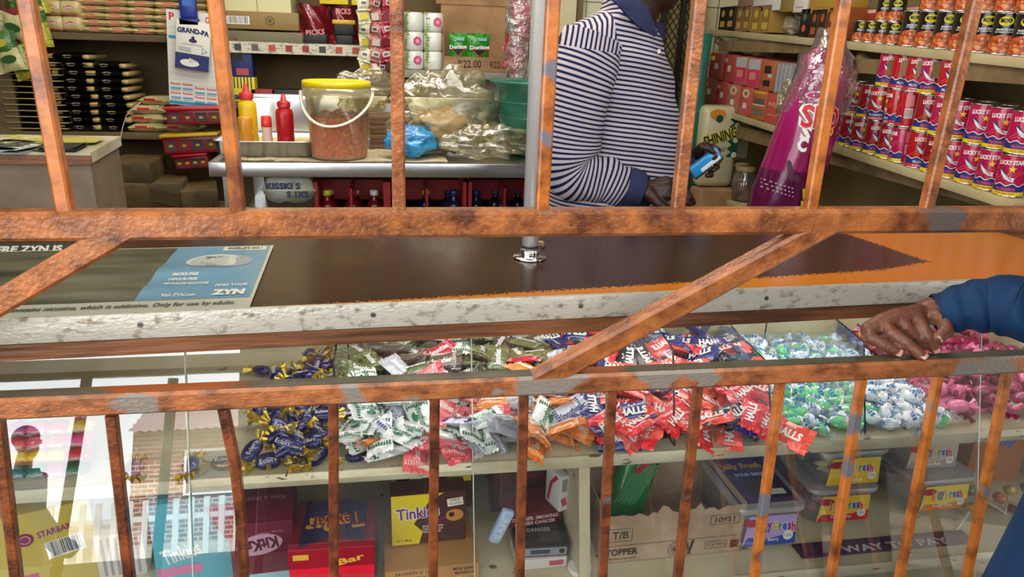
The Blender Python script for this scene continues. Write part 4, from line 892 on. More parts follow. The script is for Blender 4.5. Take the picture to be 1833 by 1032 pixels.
# brown parcels on the floor rack below
for i, (a, lab) in enumerate((((212, 283, 285, 322), 'smaller brown paper parcel with white number sticker, on the larger one'), ((236, 318, 335, 366), 'larger brown paper parcel with green label under the shelf'), ((330, 330, 390, 372), 'crumpled brown parcel beside the labelled parcels'))):
    x, z, w_, h_ = pb_(*a, 3.45); PAP = mat('brown_parcel_paper', '#6e5a35', .7, bump=.6, bscale=14, col2='#4e3f24', scale=5)
    b = MB(); b.box((0, 0, h_/2), (w_, .25, h_), PAP, bev=.008, R=(0, 0, .12*i)).box((w_*.1, -.122, h_*.55), (w_*.9, .006, h_*.5), PAP, R=(0, .25, 0.02))
    if i == 0: b.box((-w_*.3, -.127, h_*.4), (w_*.22, .002, h_*.35), WHITE).text('40', w_*.15, h_*.22, BLACK, frame((-w_*.3, -.1285, h_*.4), (1, 0, 0), (0, 0, 1)))
    if i == 1: b.box((-w_*.25, -.127, h_*.55), (w_*.22, .002, h_*.28), cc('#a9c9a0')).text('404', w_*.18, h_*.12, BLACK, frame((-w_*.25, -.1285, h_*.62), (1, 0, 0), (0, 0, 1)))
    tag(b.build('paper_parcel', loc=(x, 3.45, z)), lab, 'parcel')
x, z, w_, h_ = pb_(205, 366, 395, 400, 3.45); o = MB().box((x, 3.45, z/2+.05), (w_*1.1, .4, z+.03), DIRTW).build('floor_rack'); tag(o, 'low dark rack under the brown parcels', 'rack')
# foreground left: laminated side counter with papers
Zc = atY(160, 272, 2.0).z; xr = atY(158, 270, 2.0).x; pbk = atZ(190, 243, Zc)
sd = thing('side_counter', 'beige laminated side counter with worn brown edge at left', 'counter', (xr, 2.0, 0))
LAM = mat('beige_laminate', '#83705a', .6, col2='#75624d', scale=8); WT = mat('worn_counter_top', '#c9c3ab', .4, col2='#a39879', scale=4)
dx, dy = pbk.x-xr, pbk.y-2.0
def quadprism(b, pts, z0, z1, m):
    n_ = len(pts); vs = [(p[0], p[1], z0) for p in pts]+[(p[0], p[1], z1) for p in pts]
    b.add(vs, [tuple(range(n_-1, -1, -1)), tuple(range(n_, 2*n_))]+[(i, (i+1) % n_, (i+1) % n_+n_, i+n_) for i in range(n_)], m); return b
quadprism(MB(), [(-1.2, 0), (-.0, 0), (dx+.03, dy), (-1.2, dy)], .05, Zc-.03, LAM).build('cabinet_body', sd)
quadprism(MB(), [(-1.2, -.012), (.008, -.012), (dx+.04, dy), (-1.2, dy)], Zc-.028, Zc, WT).build('top_panel', sd)
MB().box((-.6, -.016, Zc-.018), (1.22, .008, .022), WOODS).build('edge_band', sd)
r = random.Random(12)
for i, (px, py, w_, d_, c, lab) in enumerate(((60, 262, .26, .18, '#3c3f36', 'dark folded newspaper on the side counter'), (95, 256, .24, .1, '#b0a54a', 'yellow green leaflet lying on the folded newspaper'), (115, 268, .09, .12, '#20211d', 'small black notebook beside the leaflet'), (15, 270, .12, .1, '#8e98a0', 'pale blue printed sheet at the left end of the side counter'))):
    q = atZ(px, py, Zc); b = MB(); b.grid(lambda u, v: ((u-.5)*w_, (v-.5)*d_, .004+.006*math.sin(u*5+i)), 8, 4, mat('paper'+c, c, .6, col2='#c9c7b4' if i != 2 else '#303028', scale=40, thr=.55, soft=.03)).box((0, 0, .0012), (w_*.97, d_*.95, .0024), cc(c, .6))
    tag(b.build('paper_sheet' if i != 2 else 'notebook', loc=(q.x, q.y, Zc+.001+.006*(i in (1, 2))), rot=(0, 0, r.uniform(-.3, .3))), lab, 'paper')
# hanging green and yellow snack strip at far left
st = thing('snack_strip', 'yellow and green snack packets hanging in a strip at the far left', 'snack strip', atY(22, -5, YS-.05))
r = random.Random(2)
for i in range(9):
    b = MB(); wrap_geo(b, .13, .10, .03, foil('strip%d' % (i % 4), ['#b9b23a', '#4d7a3a', '#8f3a3a', '#c9c48a'][i % 4], .3), seed=i, T=TR((0, 0, 0), (PI/2, 0, 0)))
    b.disc(.025, cc(['#3a6a30', '#c8c03a', '#d9d2c0', '#2f5a2a'][i % 4]), frame((0, -.018, 0), (1, 0, 0), (0, 0, 1)), 10, 1.3, .7); b.build('packet', st, (r.uniform(-.07, .07), r.uniform(-.03, .03), -.02-.033*i), rot=(r.uniform(-.2, .2), r.uniform(-.3, .3), 0))
# -------- middle: on the newspaper shelf
x, z, w_, h_ = pb_(413, 22, 516, -40, YS+.1)
carton('cream_cabinet', 'cream two-door wall cabinet above the brown cartons', 'cabinet', (atY(464, 22, YS+.12).x, YS+.2, atY(464, 22, YS+.06).z), 0, .30, .25, .4, '#ddd6a6', [('r', 'F', .0, 0, .003, .4, '#6d6540')])
x, z, w_, h_ = pb_(410, 23, 533, 53, YS+.02)
carton('flat_carton', 'brown carton with round stamp and barcode on the newspaper shelf', 'box', (x, YS+.14, z), 0, w_, .22, h_, '#8d7440', [('b', 'F', -.11, 0, .09, .03), ('e', 'F', .03, 0, .04, .04, '#5d4a25'), ('e', 'F', .03, 0, .03, .03, '#8d7440'), ('e', 'F', .03, 0, .018, .018, '#5d4a25')])
x, z, w_, h_ = pb_(405, 54, 540, 76, YS+.02)
carton('flat_carton', 'flattened dusty carton under the stamped brown carton', 'box', (x, YS+.14, ZM+.003), 0, w_, .22, max(.03, z*0+h_*.8), '#6f6a4e', [])
# dark red snack packs
REDP = mat('dark_red_foil', '#7d1420', .2, bump=.5, bscale=20, coat=.6, col2='#35080e', scale=9, soft=.15)
for i, (a, lab) in enumerate((((533, 8, 598, 74), 'dark red crumpled multipack of snacks, left on the newspaper shelf'), ((592, 10, 642, 76), 'dark red multipack of snacks with gold band, right on the newspaper shelf'))):
    x, z, w_, h_ = pb_(*a, YS+.02); b = MB()
    b.grid(lambda u, v: ((u-.5)*w_*(1+.05*math.sin(7*v)), .05*math.cos(PI*(u-.5))*-1-.014*math.sin(11*u+7*v+i), h_*v*(1+.03*math.sin(9*u))), 14, 12, REDP); b.box((0, .05, h_/2), (w_*.9, .1, h_*.96), REDP, bev=.02)
    b.text('PICKS', w_*.5, .025, cc('#c98a8a'), frame((0, -.068, h_*(.3 if i == 0 else .85)), (1, 0, .1 if not i else 0), (0, 0, 1)), bold=.03)
    b.box((0, -.062, h_*.12), (w_*.6, .012, .045), BLACK, bev=.004)
    if i: b.box((0, -.066, h_*.58), (w_*.8, .012, .02), GOLD, bev=.004).box((0, -.062, h_*.42), (w_*.7, .012, .06), BLACK, bev=.004)
    tag(b.build('snack_multipack', loc=(x, YS+.08, ZM+.002)), lab, 'snack pack')
x, z, w_, h_ = pb_(572, -20, 622, 7, YS)
carton('yellow_box', 'yellow match box pack with blue print lying on the left snack pack', 'box', (x, YS+.08, z), 0, w_, .1, h_, '#dcc42a', [('r', 'F', -.03, -.01, .03, .016, '#1c2350'), ('r', 'F', .02, -.01, .04, .008, '#1c2350')]); carton('yellow_box', 'plain yellow box at the right beside the printed yellow box', 'box', (x+.115, YS+.08, z), 0, .07, .1, h_, '#d9c53a', [])
# hanging strips of sachets
r = random.Random(31)
for i in range(6):
    top = atY(650+i*11, -6, YS-.08+.02*(i % 2)); bot = atY(655+i*9, [150, 148, 146, 140, 120, 95][i], YS-.08)
    t = thing('sachet_strip', '%s hanging strip of sachets left of the centre bar, %s from left' % (['cream', 'white', 'pale red', 'red', 'red', 'pink'][i], ['first', 'second', 'third', 'fourth', 'fifth', 'sixth'][i]), 'sachet strip', top, (0, 0, 0), 'hanging sachet strips')
    H = top.z-bot.z; n_ = int(H/.055); dxx = (bot.x-top.x)/max(1, n_)
    for k in range(n_):
        c = ['#c9c3a0', '#cfcac4', '#b06a62', '#9c2436', '#a3203a', '#a86a70'][i]
        b = MB(); wrap_geo(b, .064, .058, .014, foil('sac'+c, c, .22), seed=k+i, teeth=4, T=TR((0, 0, 0), (0, PI/2, 0)) @ TR((0, 0, 0), (PI/2, 0, 0)))
        if k % 2 == i % 2: b.box((0, -.0075, .0), (.03, .002, .02), cc('#dedad4')).box((0, -.009, 0), (.022, .001, .012), cc('#55504c'))
        else: b.box((0, -.0075, 0), (.035, .002, .03), cc(['#c8b53a', '#b3423f', '#d9cfc4', '#5c1424', '#6b1020', '#c7a0a4'][i]))
        b.build('sachet', t, (dxx*k, r.uniform(-.006, .006), -.028-.055*k), rot=(r.uniform(-.3, .3), r.uniform(-.3, .3), r.uniform(-.6, .6)))
# small stock below the newspaper shelf: low ledge
ZI = atY(500, 184, YS).z
shelf_('wall_shelf', 'dark low ledge behind the steel table with toy car boxes', atY(415, 184, YS).x, atY(705, 184, YS).x, YS, YB, ZI, .03)
x, z, w_, h_ = pb_(415, 90, 450, 146, YS+.03)
carton('navy_box', 'navy and red product box standing on the yellow tray, behind the second upright bar', 'box', (x+.01, YS+.06, ZI+.112), 0, w_, .08, h_, '#2a2f6b', [('r', 'F', -.02, .02, w_*.5, h_*.3, '#141318'), ('r', 'F', 0, -.05, w_*.6, .03, '#b04a4a'), ('r', 'F', 0, .07, w_*.8, .02, '#7a2a6a')])
carton('yellow_tray_box', 'black and yellow striped box lettered Halls, under the navy box', 'box', (x+.0, YS+.06, ZI+.001), 0, .12, .09, .11, '#d9c52a', [('r', 'F', -.045+.015*i, .03, .005, .05, '#22222a') for i in range(7)]+[('t', 'F', 'alls', .0, -.03, .07, .03, '#1c2350', .04)])
for i, (x0, x1, c) in enumerate(((452, 492, '#8f2a28'), (490, 556, '#2b2b2e'))):
    x, z, w_, h_ = pb_(x0, 162, x1, 184, YS+.02); carton('toy_car_box', ['red toy car box on the ledge', 'long black toy car box beside the red one on the ledge'][i], 'box', (x, YS+.06, ZI+.001), 0, w_, .09, h_, c, [('e', 'F', -w_*.2, -h_*.3, .035, .035, '#1a1a1a'), ('e', 'F', -w_*.2, -h_*.3, .02, .02, '#b5b5b5'), ('e', 'F', w_*.3, -h_*.3, .035, .035, '#1a1a1a'), ('e', 'F', w_*.3, -h_*.3, .02, .02, '#b5b5b5'), ('r', 'F', w_*.1, .0, w_*.2, .015, '#c9c4bc')])
# toilet paper pack
x, z, w_, h_ = pb_(724, 26, 796, 124, YS)
tp = thing('toilet_roll_pack', 'clear pack of white toilet rolls with green leaf pattern on the shelf', 'toilet paper', (x, YS+.09, ZR+.001))
TPM = mat('toilet_paper_wrap', '#dfe0d8', .3, coat=.5, bump=.3, bscale=30)
for i in range(2):
    for k in range(3):
        b = MB(); hh = h_/3; b.lathe([(.01, .0), (w_*.22, .0), (w_*.25, hh*.08), (w_*.25, hh*.9), (w_*.22, hh*.98), (.01, hh*.98)], TPM, 20)
        rr = random.Random(k*2+i)
        for q in range(7): b.disc(.008, cc('#6f9a3a'), frame((-w_*.17+rr.uniform(-.008, .008), -w_*.20, hh*q/7+.01), (1, -.6, 0), (.3, 0, 1)), 5, 1.6, .7)
        if rr.random() < .7: b.disc(.022, cc('#c9527a'), frame((w_*.09, -w_*.238, hh*.5), (1, .3, 0), (0, 0, 1)), 7).disc(.010, cc('#e6a0b4'), frame((w_*.09, -w_*.24, hh*.5), (1, .3, 0), (0, 0, 1)), 6)
        b.build('roll', tp, ((i-.5)*w_*.5, 0, k*hh))
# crisps carton with two green packs
x, z, w_, h_ = pb_(791, 102, 912, 127, YS)
crt = thing('display_carton', 'open brown display carton with handwritten price on its front', 'box', (x+.01, YS+.12, ZR+.001))
b = MB(); b.box((0, -.119, h_/2), (w_, .004, h_), CARD).box((0, .1, .17), (w_, .004, .34), CARD).box((-w_/2, 0, .10), (.004, .22, .20), CARD).box((w_/2, 0, .10), (.004, .22, .20), CARD).box((0, 0, .002), (w_, .22, .004), CARD)
b.box((.0, .095, .43), (w_*1.15, .006, .24), CARD)
b.text('R22.00', w_*.34, .035, BLACK, frame((-w_*.12, -.1225, h_*.52), (1, 0, .03), (0, 0, 1)), bold=.01).text('R22.00', w_*.28, .03, BLACK, frame((w_*.32, -.1225, h_*.5), (1, 0, -.02), (0, 0, 1)), bold=.0)
b.build('carton_board', crt)
for i, (x0, x1) in enumerate(((803, 838), (836, 877))):
    x, z, w_, h_ = pb_(x0, 50, x1, 104, YS+.04); G = foil('crisp_green', '#2e8a26', .25)
    t = thing('crisp_packet', ['green tortilla crisp packet, left one in the price-marked carton', 'green tortilla crisp packet, right one in the price-marked carton'][i], 'crisps', (x, YS+.06, ZR+.03), (.08, 0, .15*(i-.5)), 'green crisp packets')
    b = MB(); wrap_geo(b, h_, w_, .05, G, seed=i, fin=.07, T=TR((0, 0, h_/2)) @ Matrix.Rotation(PI/2, 4, 'X') @ Matrix.Rotation(PI/2, 4, 'Z'))
    F_ = frame((0, -.029, h_*.5), (1, 0, 0), (0, 0, 1))
    b.poly([(-w_*.38, 0), (w_*.38, .0), (0, -h_*.25)], cc('#c8402a'), F_ @ TR((0, .005, 0))).poly([(-w_*.3, 0), (w_*.3, .0), (0, -h_*.2)], BLACK, F_ @ TR((0, .002, .001)))
    b.text('Doritos', w_*.86, h_*.13, WHITE, F_ @ TR((0, .012, .002)) @ Matrix.Rotation(.06, 4, 'Z'), bold=.04).poly([(-.03, -.02), (.03, -.01), (.01, -.045)], cc('#c9822f'), F_ @ TR((w_*.25, -h_*.28, .002))).box((w_*.1, h_*.33, .0), (w_*.4, h_*.1, .004), cc('#7ac0a8'), F_)
    b.build('packet_front', t)
# cream wall board behind the plastic bags
x, z, w_, h_ = pb_(790, 141, 950, 192, YB-.02); tag(MB().box((0, 0, h_/2), (w_*1.1, .02, h_), cc('#d9d0b0')).build('wall_board', loc=(x, YB-.02, z)), 'cream board on the wall under the grey shelf', 'board')
# -------- steel table
YT = 2.4; ZT = atY(650, 292, YT).z; tx0, tx1 = atY(374, 292, YT).x, atY(985, 300, YT).x
st = thing('steel_table', 'stainless steel table with upturned back along the rear', 'table', ((tx0+tx1)/2, YT, 0))
TW = tx1-tx0; TD = .62
MB().box((0, TD/2, ZT-.015), (TW, TD, .03), STEEL).box((0, -.001, ZT-.023), (TW, .004, .046), STEEL, bev=.0015).box((-TW/2, TD/2, ZT-.023), (.004, TD, .046), STEEL).build('table_top', st)
MB().box((0, TD, ZT+.085), (TW, .012, .17), STEEL, bev=.002).build('splashback', st)
for sx in (-1, 1):
    for yy in (.05, TD-.05): MB().box((sx*(TW/2-.05), yy, (ZT-.04)/2), (.04, .04, ZT-.04), STEEL).build('leg', st)
MB().box((0, TD/2, ZT-.235), (TW-.06, TD-.06, .02), STEEL).build('under_shelf', st)
ZTt = ZT+.0005
NP = mat('old_newspaper', '#c4b795', .8, col2='#9c8f6d', scale=60, thr=.55, soft=.05)
for i, (x0, y0, x1, y1, lab) in enumerate(((493, 272, 690, 288, 'long sheet of yellowed newspaper under the bucket'), (670, 278, 800, 290, 'yellowed newspaper sheet under the blue bag'), (418, 268, 500, 284, 'folded newspaper under the steel tray'))):
    a = atZ(x0, y1-2, ZTt); c = atZ(x1, y1-2, ZTt); Yb = YT+.30
    b = MB(); wv = c.x-a.x; b.grid(lambda u, v: ((u-.5)*wv, v*.3, .0025+.002*math.sin(u*9+v*3)), 12, 4, NP).box((0, .15, .0008), (wv*.99, .29, .0015), NP)
    tag(b.build('newspaper', loc=((a.x+c.x)/2, YT+.012+.005*i, ZTt+.0006*i)), lab, 'newspaper')
# bucket
bp_ = atZ(607, 286, ZTt+.004); s_ = ppm(bp_); rb = 44/s_; rt = 54/s_; bh = 113/s_; cyb = YT+.02+rb
bx = atY(607, 250, cyb).x; s_ = ppm((bx, cyb, ZT)); rb = 49/s_; rt = 56/s_; bh = 128/s_*1.02
bu = thing('relish_bucket', 'clear plastic bucket of orange carrot relish with yellow lid', 'bucket', (bx, cyb, ZTt+.006))
BKM = clear('bucket_plastic', (.93, .90, .74), gloss=.07, rough=.12, milky=.16, milk=(.85, .78, .5))
MB().lathe([(.001, .002), (rb*.97, 0), (rb, .006), (rb+(rt-rb)*.8, bh*.8), (rt, bh*.8), (rt*1.02, bh*.93)], BKM, 48).build('bucket_body', bu)
MB().lathe([(rt*1.05, bh*.80), (rt*1.05, bh*.915), (rt*1.02, bh*.915), (rt*1.02, bh*.80), (rt*1.05, bh*.80)], BKM, 48).build('rim_band', bu)
REL = mat('carrot_relish', '#f0602a', .5, col2='#a83212', scale=95, thr=.58, soft=.05, bump=1, bscale=120, col3='#f5a045', scale3=80, thr3=.60, detail=8)
hf = bh*.55
o = MB().lathe([(0, .005), (rb*.95, .005), (rb*.965, .01), (rb+(rt-rb)*.35, hf)], REL, 48).grid(lambda u, v: ((rb*1.0)*u*math.cos(2*PI*v), (rb*1.0)*u*math.sin(2*PI*v), hf+.012*math.sin(5*v*2*PI)*u+.012*math.cos(7*u+3)), 6, 30, REL).build('relish', bu); 
YEL = mat('yellow_lid', '#e8cc10', .3, coat=.2)
MB().lathe([(rt*1.0, bh*.915), (rt*1.045, bh*.92), (rt*1.045, bh*.985), (rt*1.01, bh), (rt*.93, bh), (rt*.91, bh*.985), (0, bh*.985)], YEL, 48).build('lid', bu)
hp = [Vector((math.cos(a)*rt*1.09, -math.sin(a)*rt*1.10-.004, bh*.86-math.sin(a)*bh*.5 + (.0 if 1 else 0))) for a in [PI*i/20 for i in range(21)]]
hp = [Vector((p.x, p.y*1.0, bh*.86-(bh*.52)*math.sin(min(PI, PI*i/20))*(1-.45*(i/20)) )) for i, p in enumerate(reversed(hp))]
MB().tube(hp, .0055, mat('milky_handle', '#d6d0bd', .3), 8, flat=.6).build('handle', bu)
MB().box((-rb*.45, -rb*.93, hf*.85), (.018, .003, .014), WHITE, R=(0, 0, -.45)).build('sticker', bu)
# steel tray with sauce bottles
t0 = atZ(385, 270, ZTt); t1 = atZ(560, 272, ZTt); tw = (t1.x-t0.x)
ty = YT+.19; tz = ZTt+.004; tcx = atY(472, 262, ty-.12).x; s_ = ppm((tcx, ty-.12, tz)); tw = 176/s_
tr = thing('steel_tray', 'deep stainless steel tray with scraps, behind the sauce bottles', 'tray', (tcx, ty, tz))
b = MB(); ring_loft(b, [(.001, .001, .002, .0005), (tw/2*.86, .10, .001, .02), (tw/2*.93, .112, .008, .03), (tw/2*.97, .125, .05, .03), (tw/2, .132, .052, .032), (tw/2, .132, .055, .032), (tw/2*.965, .122, .050, .03), (tw/2*.92, .108, .008, .02), (.001, .001, .006, .0005)], STEEL); b.build('tray_body', tr)
MB().box((0, .02, .03), (tw*.86, .2, .02), mat('yellow_scraps', '#c9b56a', .6, bump=.8, bscale=40, col2='#e0d49a', scale=30), bev=.008).build('scraps', tr)
x, z, w_, h_ = pb_(450, 176, 562, 228, YT+.36); tag(MB().box((0, 0, h_/2), (w_, .02, h_), STEEL, bev=.002).box((0, -.012, h_*.35), (w_, .006, .004), WHITE).build('steel_sheet', loc=(x, YT+.36, ZTt)), 'upright stainless steel sheet behind the tray', 'steel panel')
C.objects[-1].scale = (1, 1, (z+h_-ZTt)/h_)
tzz = tz+.041
def bottle(px, y0, y1, wpx, Y, label, cat_name, prof, m, capm=None, cap=None, name='sauce_bottle', extra=None, base=None):
    X = atY(px, y1, Y).x; base = tzz if base is None else base; s_ = ppm((X, Y, base)); top = atY(px, y0, Y).z; H = top-base; R_ = wpx/2/s_
    t = thing(name, label, cat_name, (X, Y, base)); MB().lathe([(r_*R_, z_*H) for r_, z_ in prof], m, 28).build('bottle_body', t)
    if cap: MB().lathe([(r_*R_, z_*H) for r_, z_ in cap], capm, 20).build('cap', t)
    return t, R_, H
SQ = [(0, 0), (.9, 0), (1, .03), (1, .62), (.95, .68), (.6, .73), (.6, .76)]; SQC = [(.75, .74), (.78, .84), (.5, .86), (.35, .88), (.2, 1), (0, 1)]
bottle(447, 150, 245, 31, ty-.05, 'yellow mustard squeeze bottle with red tip in the tray, behind the bar', 'bottle', SQ, mat('mustard_plastic', '#dcb510', .35), REDT, SQC)
bottle(441, 206, 246, 25, ty-.08, 'short amber bottle in front of the mustard bottle', 'bottle', [(0, 0), (.95, 0), (1, .04), (1, .85), (.9, .95), (.0, 1)], mat('amber_sauce', '#c88420', .25))
bottle(479, 207, 248, 19, ty-.07, 'small pale salt shaker with red cap in the tray', 'shaker', [(0, 0), (.95, 0), (1, .04), (.9, .62)], mat('salt_plastic', '#d9b9a0', .3), cc('#d2382a', .3), [(.95, .6), (1, .64), (.95, .96), (.7, 1), (0, 1)], name='salt_shaker')
bottle(512, 168, 249, 30, ty-.085, 'red ketchup squeeze bottle with pointed tip in the tray', 'bottle', SQ, mat('ketchup_plastic', '#b3141c', .3), mat('ketchup_cap', '#a81820', .35), SQC)
# green basin
Yg = YT+.24; gxm = atY(962, 270, Yg).x; s_ = ppm((gxm, Yg, ZT)); rg = 88/s_
GRN = mat('green_basin', '#15604a', .35, coat=.2)
g0 = thing('green_basin', 'dark green round plastic basin on the steel table beside the pole', 'basin', (gxm, Yg, ZTt+.001))
gh = atY(930, 160, Yg-rg).z-ZT+.02
MB().lathe([(0, .004), (rg*.55, 0), (rg*.62, .01), (rg*.78, gh*.45), (rg*.79, gh*.46), (rg*.84, gh*.72), (rg*.86, gh*.93), (rg*1.0, gh*.97), (rg*1.0, gh), (rg*.84, gh*.96), (rg*.80, gh*.72), (rg*.60, .014), (0, .01)], GRN, 56).build('basin_body', g0)
o = MB()
for zz, rr_ in ((.30, .725), (.52, .80), (.72, .842)): o.lathe([(rg*rr_, gh*zz-.003), (rg*rr_+.003, gh*zz), (rg*rr_, gh*zz+.003)], GRN, 56)
o.build('moulded_ridges', g0)
# crumpled bags
def crumple(name, label, cat_, px, pyb, Y, wpx, hpx, m, seed, zb, dep=.9, amp=.22, shape=None, nu=56, nv=40):
    X = atY(px, pyb, Y).x; s_ = ppm((X, Y, zb)); W_, H_ = wpx/s_, hpx/s_
    def fn(u, v):
        a = 2*PI*u; e = PI*v; d_ = Vector((math.cos(a)*math.sin(e), math.sin(a)*math.sin(e), math.cos(e)))
        n_ = noise.noise(d_*2.2+Vector((seed, 0, 0)))*amp*1.1+abs(noise.noise(d_*5+Vector((0, seed, 0))))*amp*.8+abs(noise.noise(d_*11+Vector((0, 0, seed))))*amp*.18
        k = .78+n_
        if shape: k *= shape(d_)
        z_ = d_.z*k*.5+.42
        return (d_.x*k*W_/2, d_.y*k*W_/2*dep, max(0, z_)*H_)
    b = MB().grid(fn, nu, nv, m, smooth=True); return b, (X, Y, zb), W_, H_
CLB = clear('clear_bag_film', (.93, .89, .72), gloss=.05, rough=.22, bump=.35, bscale=14, milky=.16, milk=(.5, .45, .3))
b, loc, W_, H_ = crumple('c', '', '', 790, 285, YT+.22, 190, 150, CLB, 3, ZTt+.004, .7, .34, lambda d: 1+.35*max(0, d.z)*max(0, d.x+.3)+.25*max(0, -d.x)*max(0, d.z))
cb_ = thing('plastic_bag_heap', 'crumpled clear plastic bag of bread rolls heaped on the steel table', 'plastic bag', loc); b.build('bag_film', cb_)
b, l2, _, _ = crumple('c', '', '', 795, 280, YT+.2, 120, 78, mat('bread_roll', '#b59a78', .7, bump=.5, bscale=9, col2='#8a6f50', scale=6), 8, 0, .7, .2); b.build('bread_inside', cb_, (.0, -.01, .012))
b, loc, _, _ = crumple('c', '', '', 862, 288, YT+.12, 150, 62, CLB, 12, ZTt+.004, .6, .4, lambda d: 1+.5*max(0, d.x)*(.6+.6*d.z)); tag(b.build('plastic_bag', loc=loc), 'empty clear plastic bag trailing right towards the green basin', 'plastic bag')
b, loc, _, _ = crumple('c', '', '', 655, 220, YT+.42, 120, 80, CLB, 22, ZTt+.13, .6, .35); tag(b.build('plastic_bag', loc=loc), 'clear plastic bag behind the bucket on the paper stack', 'plastic bag')
b, loc, _, _ = crumple('c', '', '', 736, 289, YT+.10, 112, 66, mat('blue_bag_film', '#0f6fa8', .25, coat=.4, bump=.8, bscale=30, col2='#3f9fd0', scale=14), 5, ZTt+.005, .75, .15); tag(b.build('blue_plastic_bag', loc=loc), 'crumpled bright blue plastic bag on the steel table', 'plastic bag')
b, loc, _, _ = crumple('c', '', '', 878, 232, YT+.33, 50, 42, mat('grey_white_film', '#c9c9c4', .4, bump=.5, bscale=30), 7, ZTt, .6, .2); tag(b.build('white_plastic_bag', loc=loc), 'small greyish white plastic bag beside the green basin', 'plastic bag')
x, z, w_, h_ = pb_(662, 198, 725, 262, YT+.40)
for k in range(7): carton('cake_board', 'brown stacked cardboard sheet behind the bucket, %s from the bottom' % rown[k], 'cardboard', (x+.004*(k % 2), YT+.42, ZTt+k*.0172), .02*(k % 3), w_, .16, .0165, '#6e5138' if k % 2 else '#7c5d42', [], group='stacked cardboard sheets')
# under the table: bread bags and drink crates
ZUs = ZT-.2245
x, z, w_, h_ = pb_(475, 324, 566, 368, YT+.08)
b = MB(); bag_geo(b, w_, .2, .10, mat('bread_bag', '#c3c7bd', .3, coat=.5, bump=.5, bscale=30, col2='#a2a48a', scale=9), WHITE, 6, fold=.03)
for t_, u_, v_, ww in (('KISSKI S', -.015, .066, .11), ('S 1XS', .03, .038, .07)): b.text(t_, ww, .022, NAVYT, frame((u_, -.100, v_), (1, 0, 0), (0, 0, 1)), bold=.04)
zbb = atY(520, 368, YT+.04).z
tag(b.build('bread_bag', loc=(x, YT+.14, ZUs+.12*0+.001)), 'white bread bag with navy lettering under the steel table', 'bread')
C.objects[-1].location.z = zbb
CR = mat('red_crate', '#8d1519', .4)
r = random.Random(77)
for i, (x0, x1) in enumerate(((566, 692), (694, 835), (838, 968))):
    x, z, w_, h_ = pb_(x0, 326, x1, 368, YT+.06); zc = atY((x0+x1)/2, 400, YT+.06).z; hc = atY((x0+x1)/2, 326, YT+.06).z-zc
    t = thing('drinks_crate', 'red plastic drinks crate under the steel table, %s of the three' % ['leftmost', 'middle', 'rightmost'][i], 'crate', (x, YT+.06, zc), (0, 0, 0), 'red drinks crates')
    D_ = .34
    MB().box((0, 0, hc*.14), (w_, .012, hc*.28), CR, bev=.003).box((0, D_, hc/2), (w_, .012, hc), CR).box((-w_/2+.006, D_/2, hc/2), (.012, D_, hc), CR).box((w_/2-.006, D_/2, hc/2), (.012, D_, hc), CR).box((0, D_/2, .005), (w_, D_, .01), CR).build('crate_body', t)
    MB().box((0, D_/2, hc*.6), (.008, D_, hc*.5), CR).build('crate_divider', t); MB().box((0, D_/2, hc*.6), (w_, .008, hc*.5), CR).build('crate_divider', t)
    capc = [['#c9ccd6', '#d9c52a', '#b3202a'], ['#1c2a6b', '#1f7a46', '#d9c52a'], ['#1c2350', '#3a3f55', '#22306b']][i]; glc = ['#5d1418', '#181d3a', '#14192e'][i]
    for a_ in range(3):
        for c_ in range(3):
            if r.random() < .12: continue
            cc_ = r.choice(capc); X = x-w_*.33+a_*w_*.33+r.uniform(-.01, .01); Yy = YT+.06+.07+c_*.1; hz = atY(x0, 340, Yy).z-zc-.01
            bt = thing('drink_bottle', 'glass drink bottle with %s cap in the %s crate' % ({'#c9ccd6': 'silver', '#d9c52a': 'yellow', '#b3202a': 'red', '#1c2a6b': 'blue', '#1f7a46': 'green', '#1c2350': 'navy', '#3a3f55': 'grey', '#22306b': 'dark blue'}[cc_], ['left', 'middle', 'right'][i]), 'bottle', (X, Yy, zc+.011), (0, 0, 0), 'bottles in the red crates')
            MB().lathe([(0, 0), (.028, 0), (.03, .01), (.03, hz*.4), (.02, hz*.55), (.011, hz*.68), (.011, hz*.8)], mat('bottle'+glc, glc, .12), 14).build('bottle_glass', bt)
            MB().lathe([(.0135, hz*.8), (.015, hz*.82), (.015, hz*.97), (.012, hz), (0, hz)], cc(cc_, .3), 14).build('cap', bt)
# hanging net of red packets near the pole
hb = thing('hanging_packet_bag', 'clear plastic bag of red packets hanging beside the pole', 'bag', atY(930, -5, 3.3)); s_ = ppm(atY(930, 60, 3.3))
r = random.Random(17)
for k in range(9):
    b = MB(); wrap_geo(b, .085, .06, .02, foil('redpk', '#9c2436', .25), seed=k, T=TR((0, 0, 0), (PI/2, 0, 0))); b.text('COCO', .04, .014, cc('#d9b9b0'), frame((0, -.012, 0), (1, 0, 0), (0, 0, 1)), bold=.03)
    b.build('packet', hb, (r.uniform(-.025, .025), r.uniform(-.02, .02), -.02-.033*k), rot=(r.uniform(-.4, .4), r.uniform(-.8, .8), r.uniform(-.3, .3)))
hf_ = MB(); H = 165/s_
hf_.grid(lambda u, v: ((.055+.02*noise.noise(Vector((u*4, v*6, 1))))*math.cos(2*PI*u)*(1.1-.35*v-.35*max(0, v-.8)*4*(1 if v < .93 else .2)), .05*math.sin(2*PI*u)*(1-.3*v), -H*v), 24, 22, clear('thin_bag', (.96, .96, .96), gloss=.25, rough=.1, bump=1, bscale=30, milky=.08)); hf_.build('bag_film', hb)
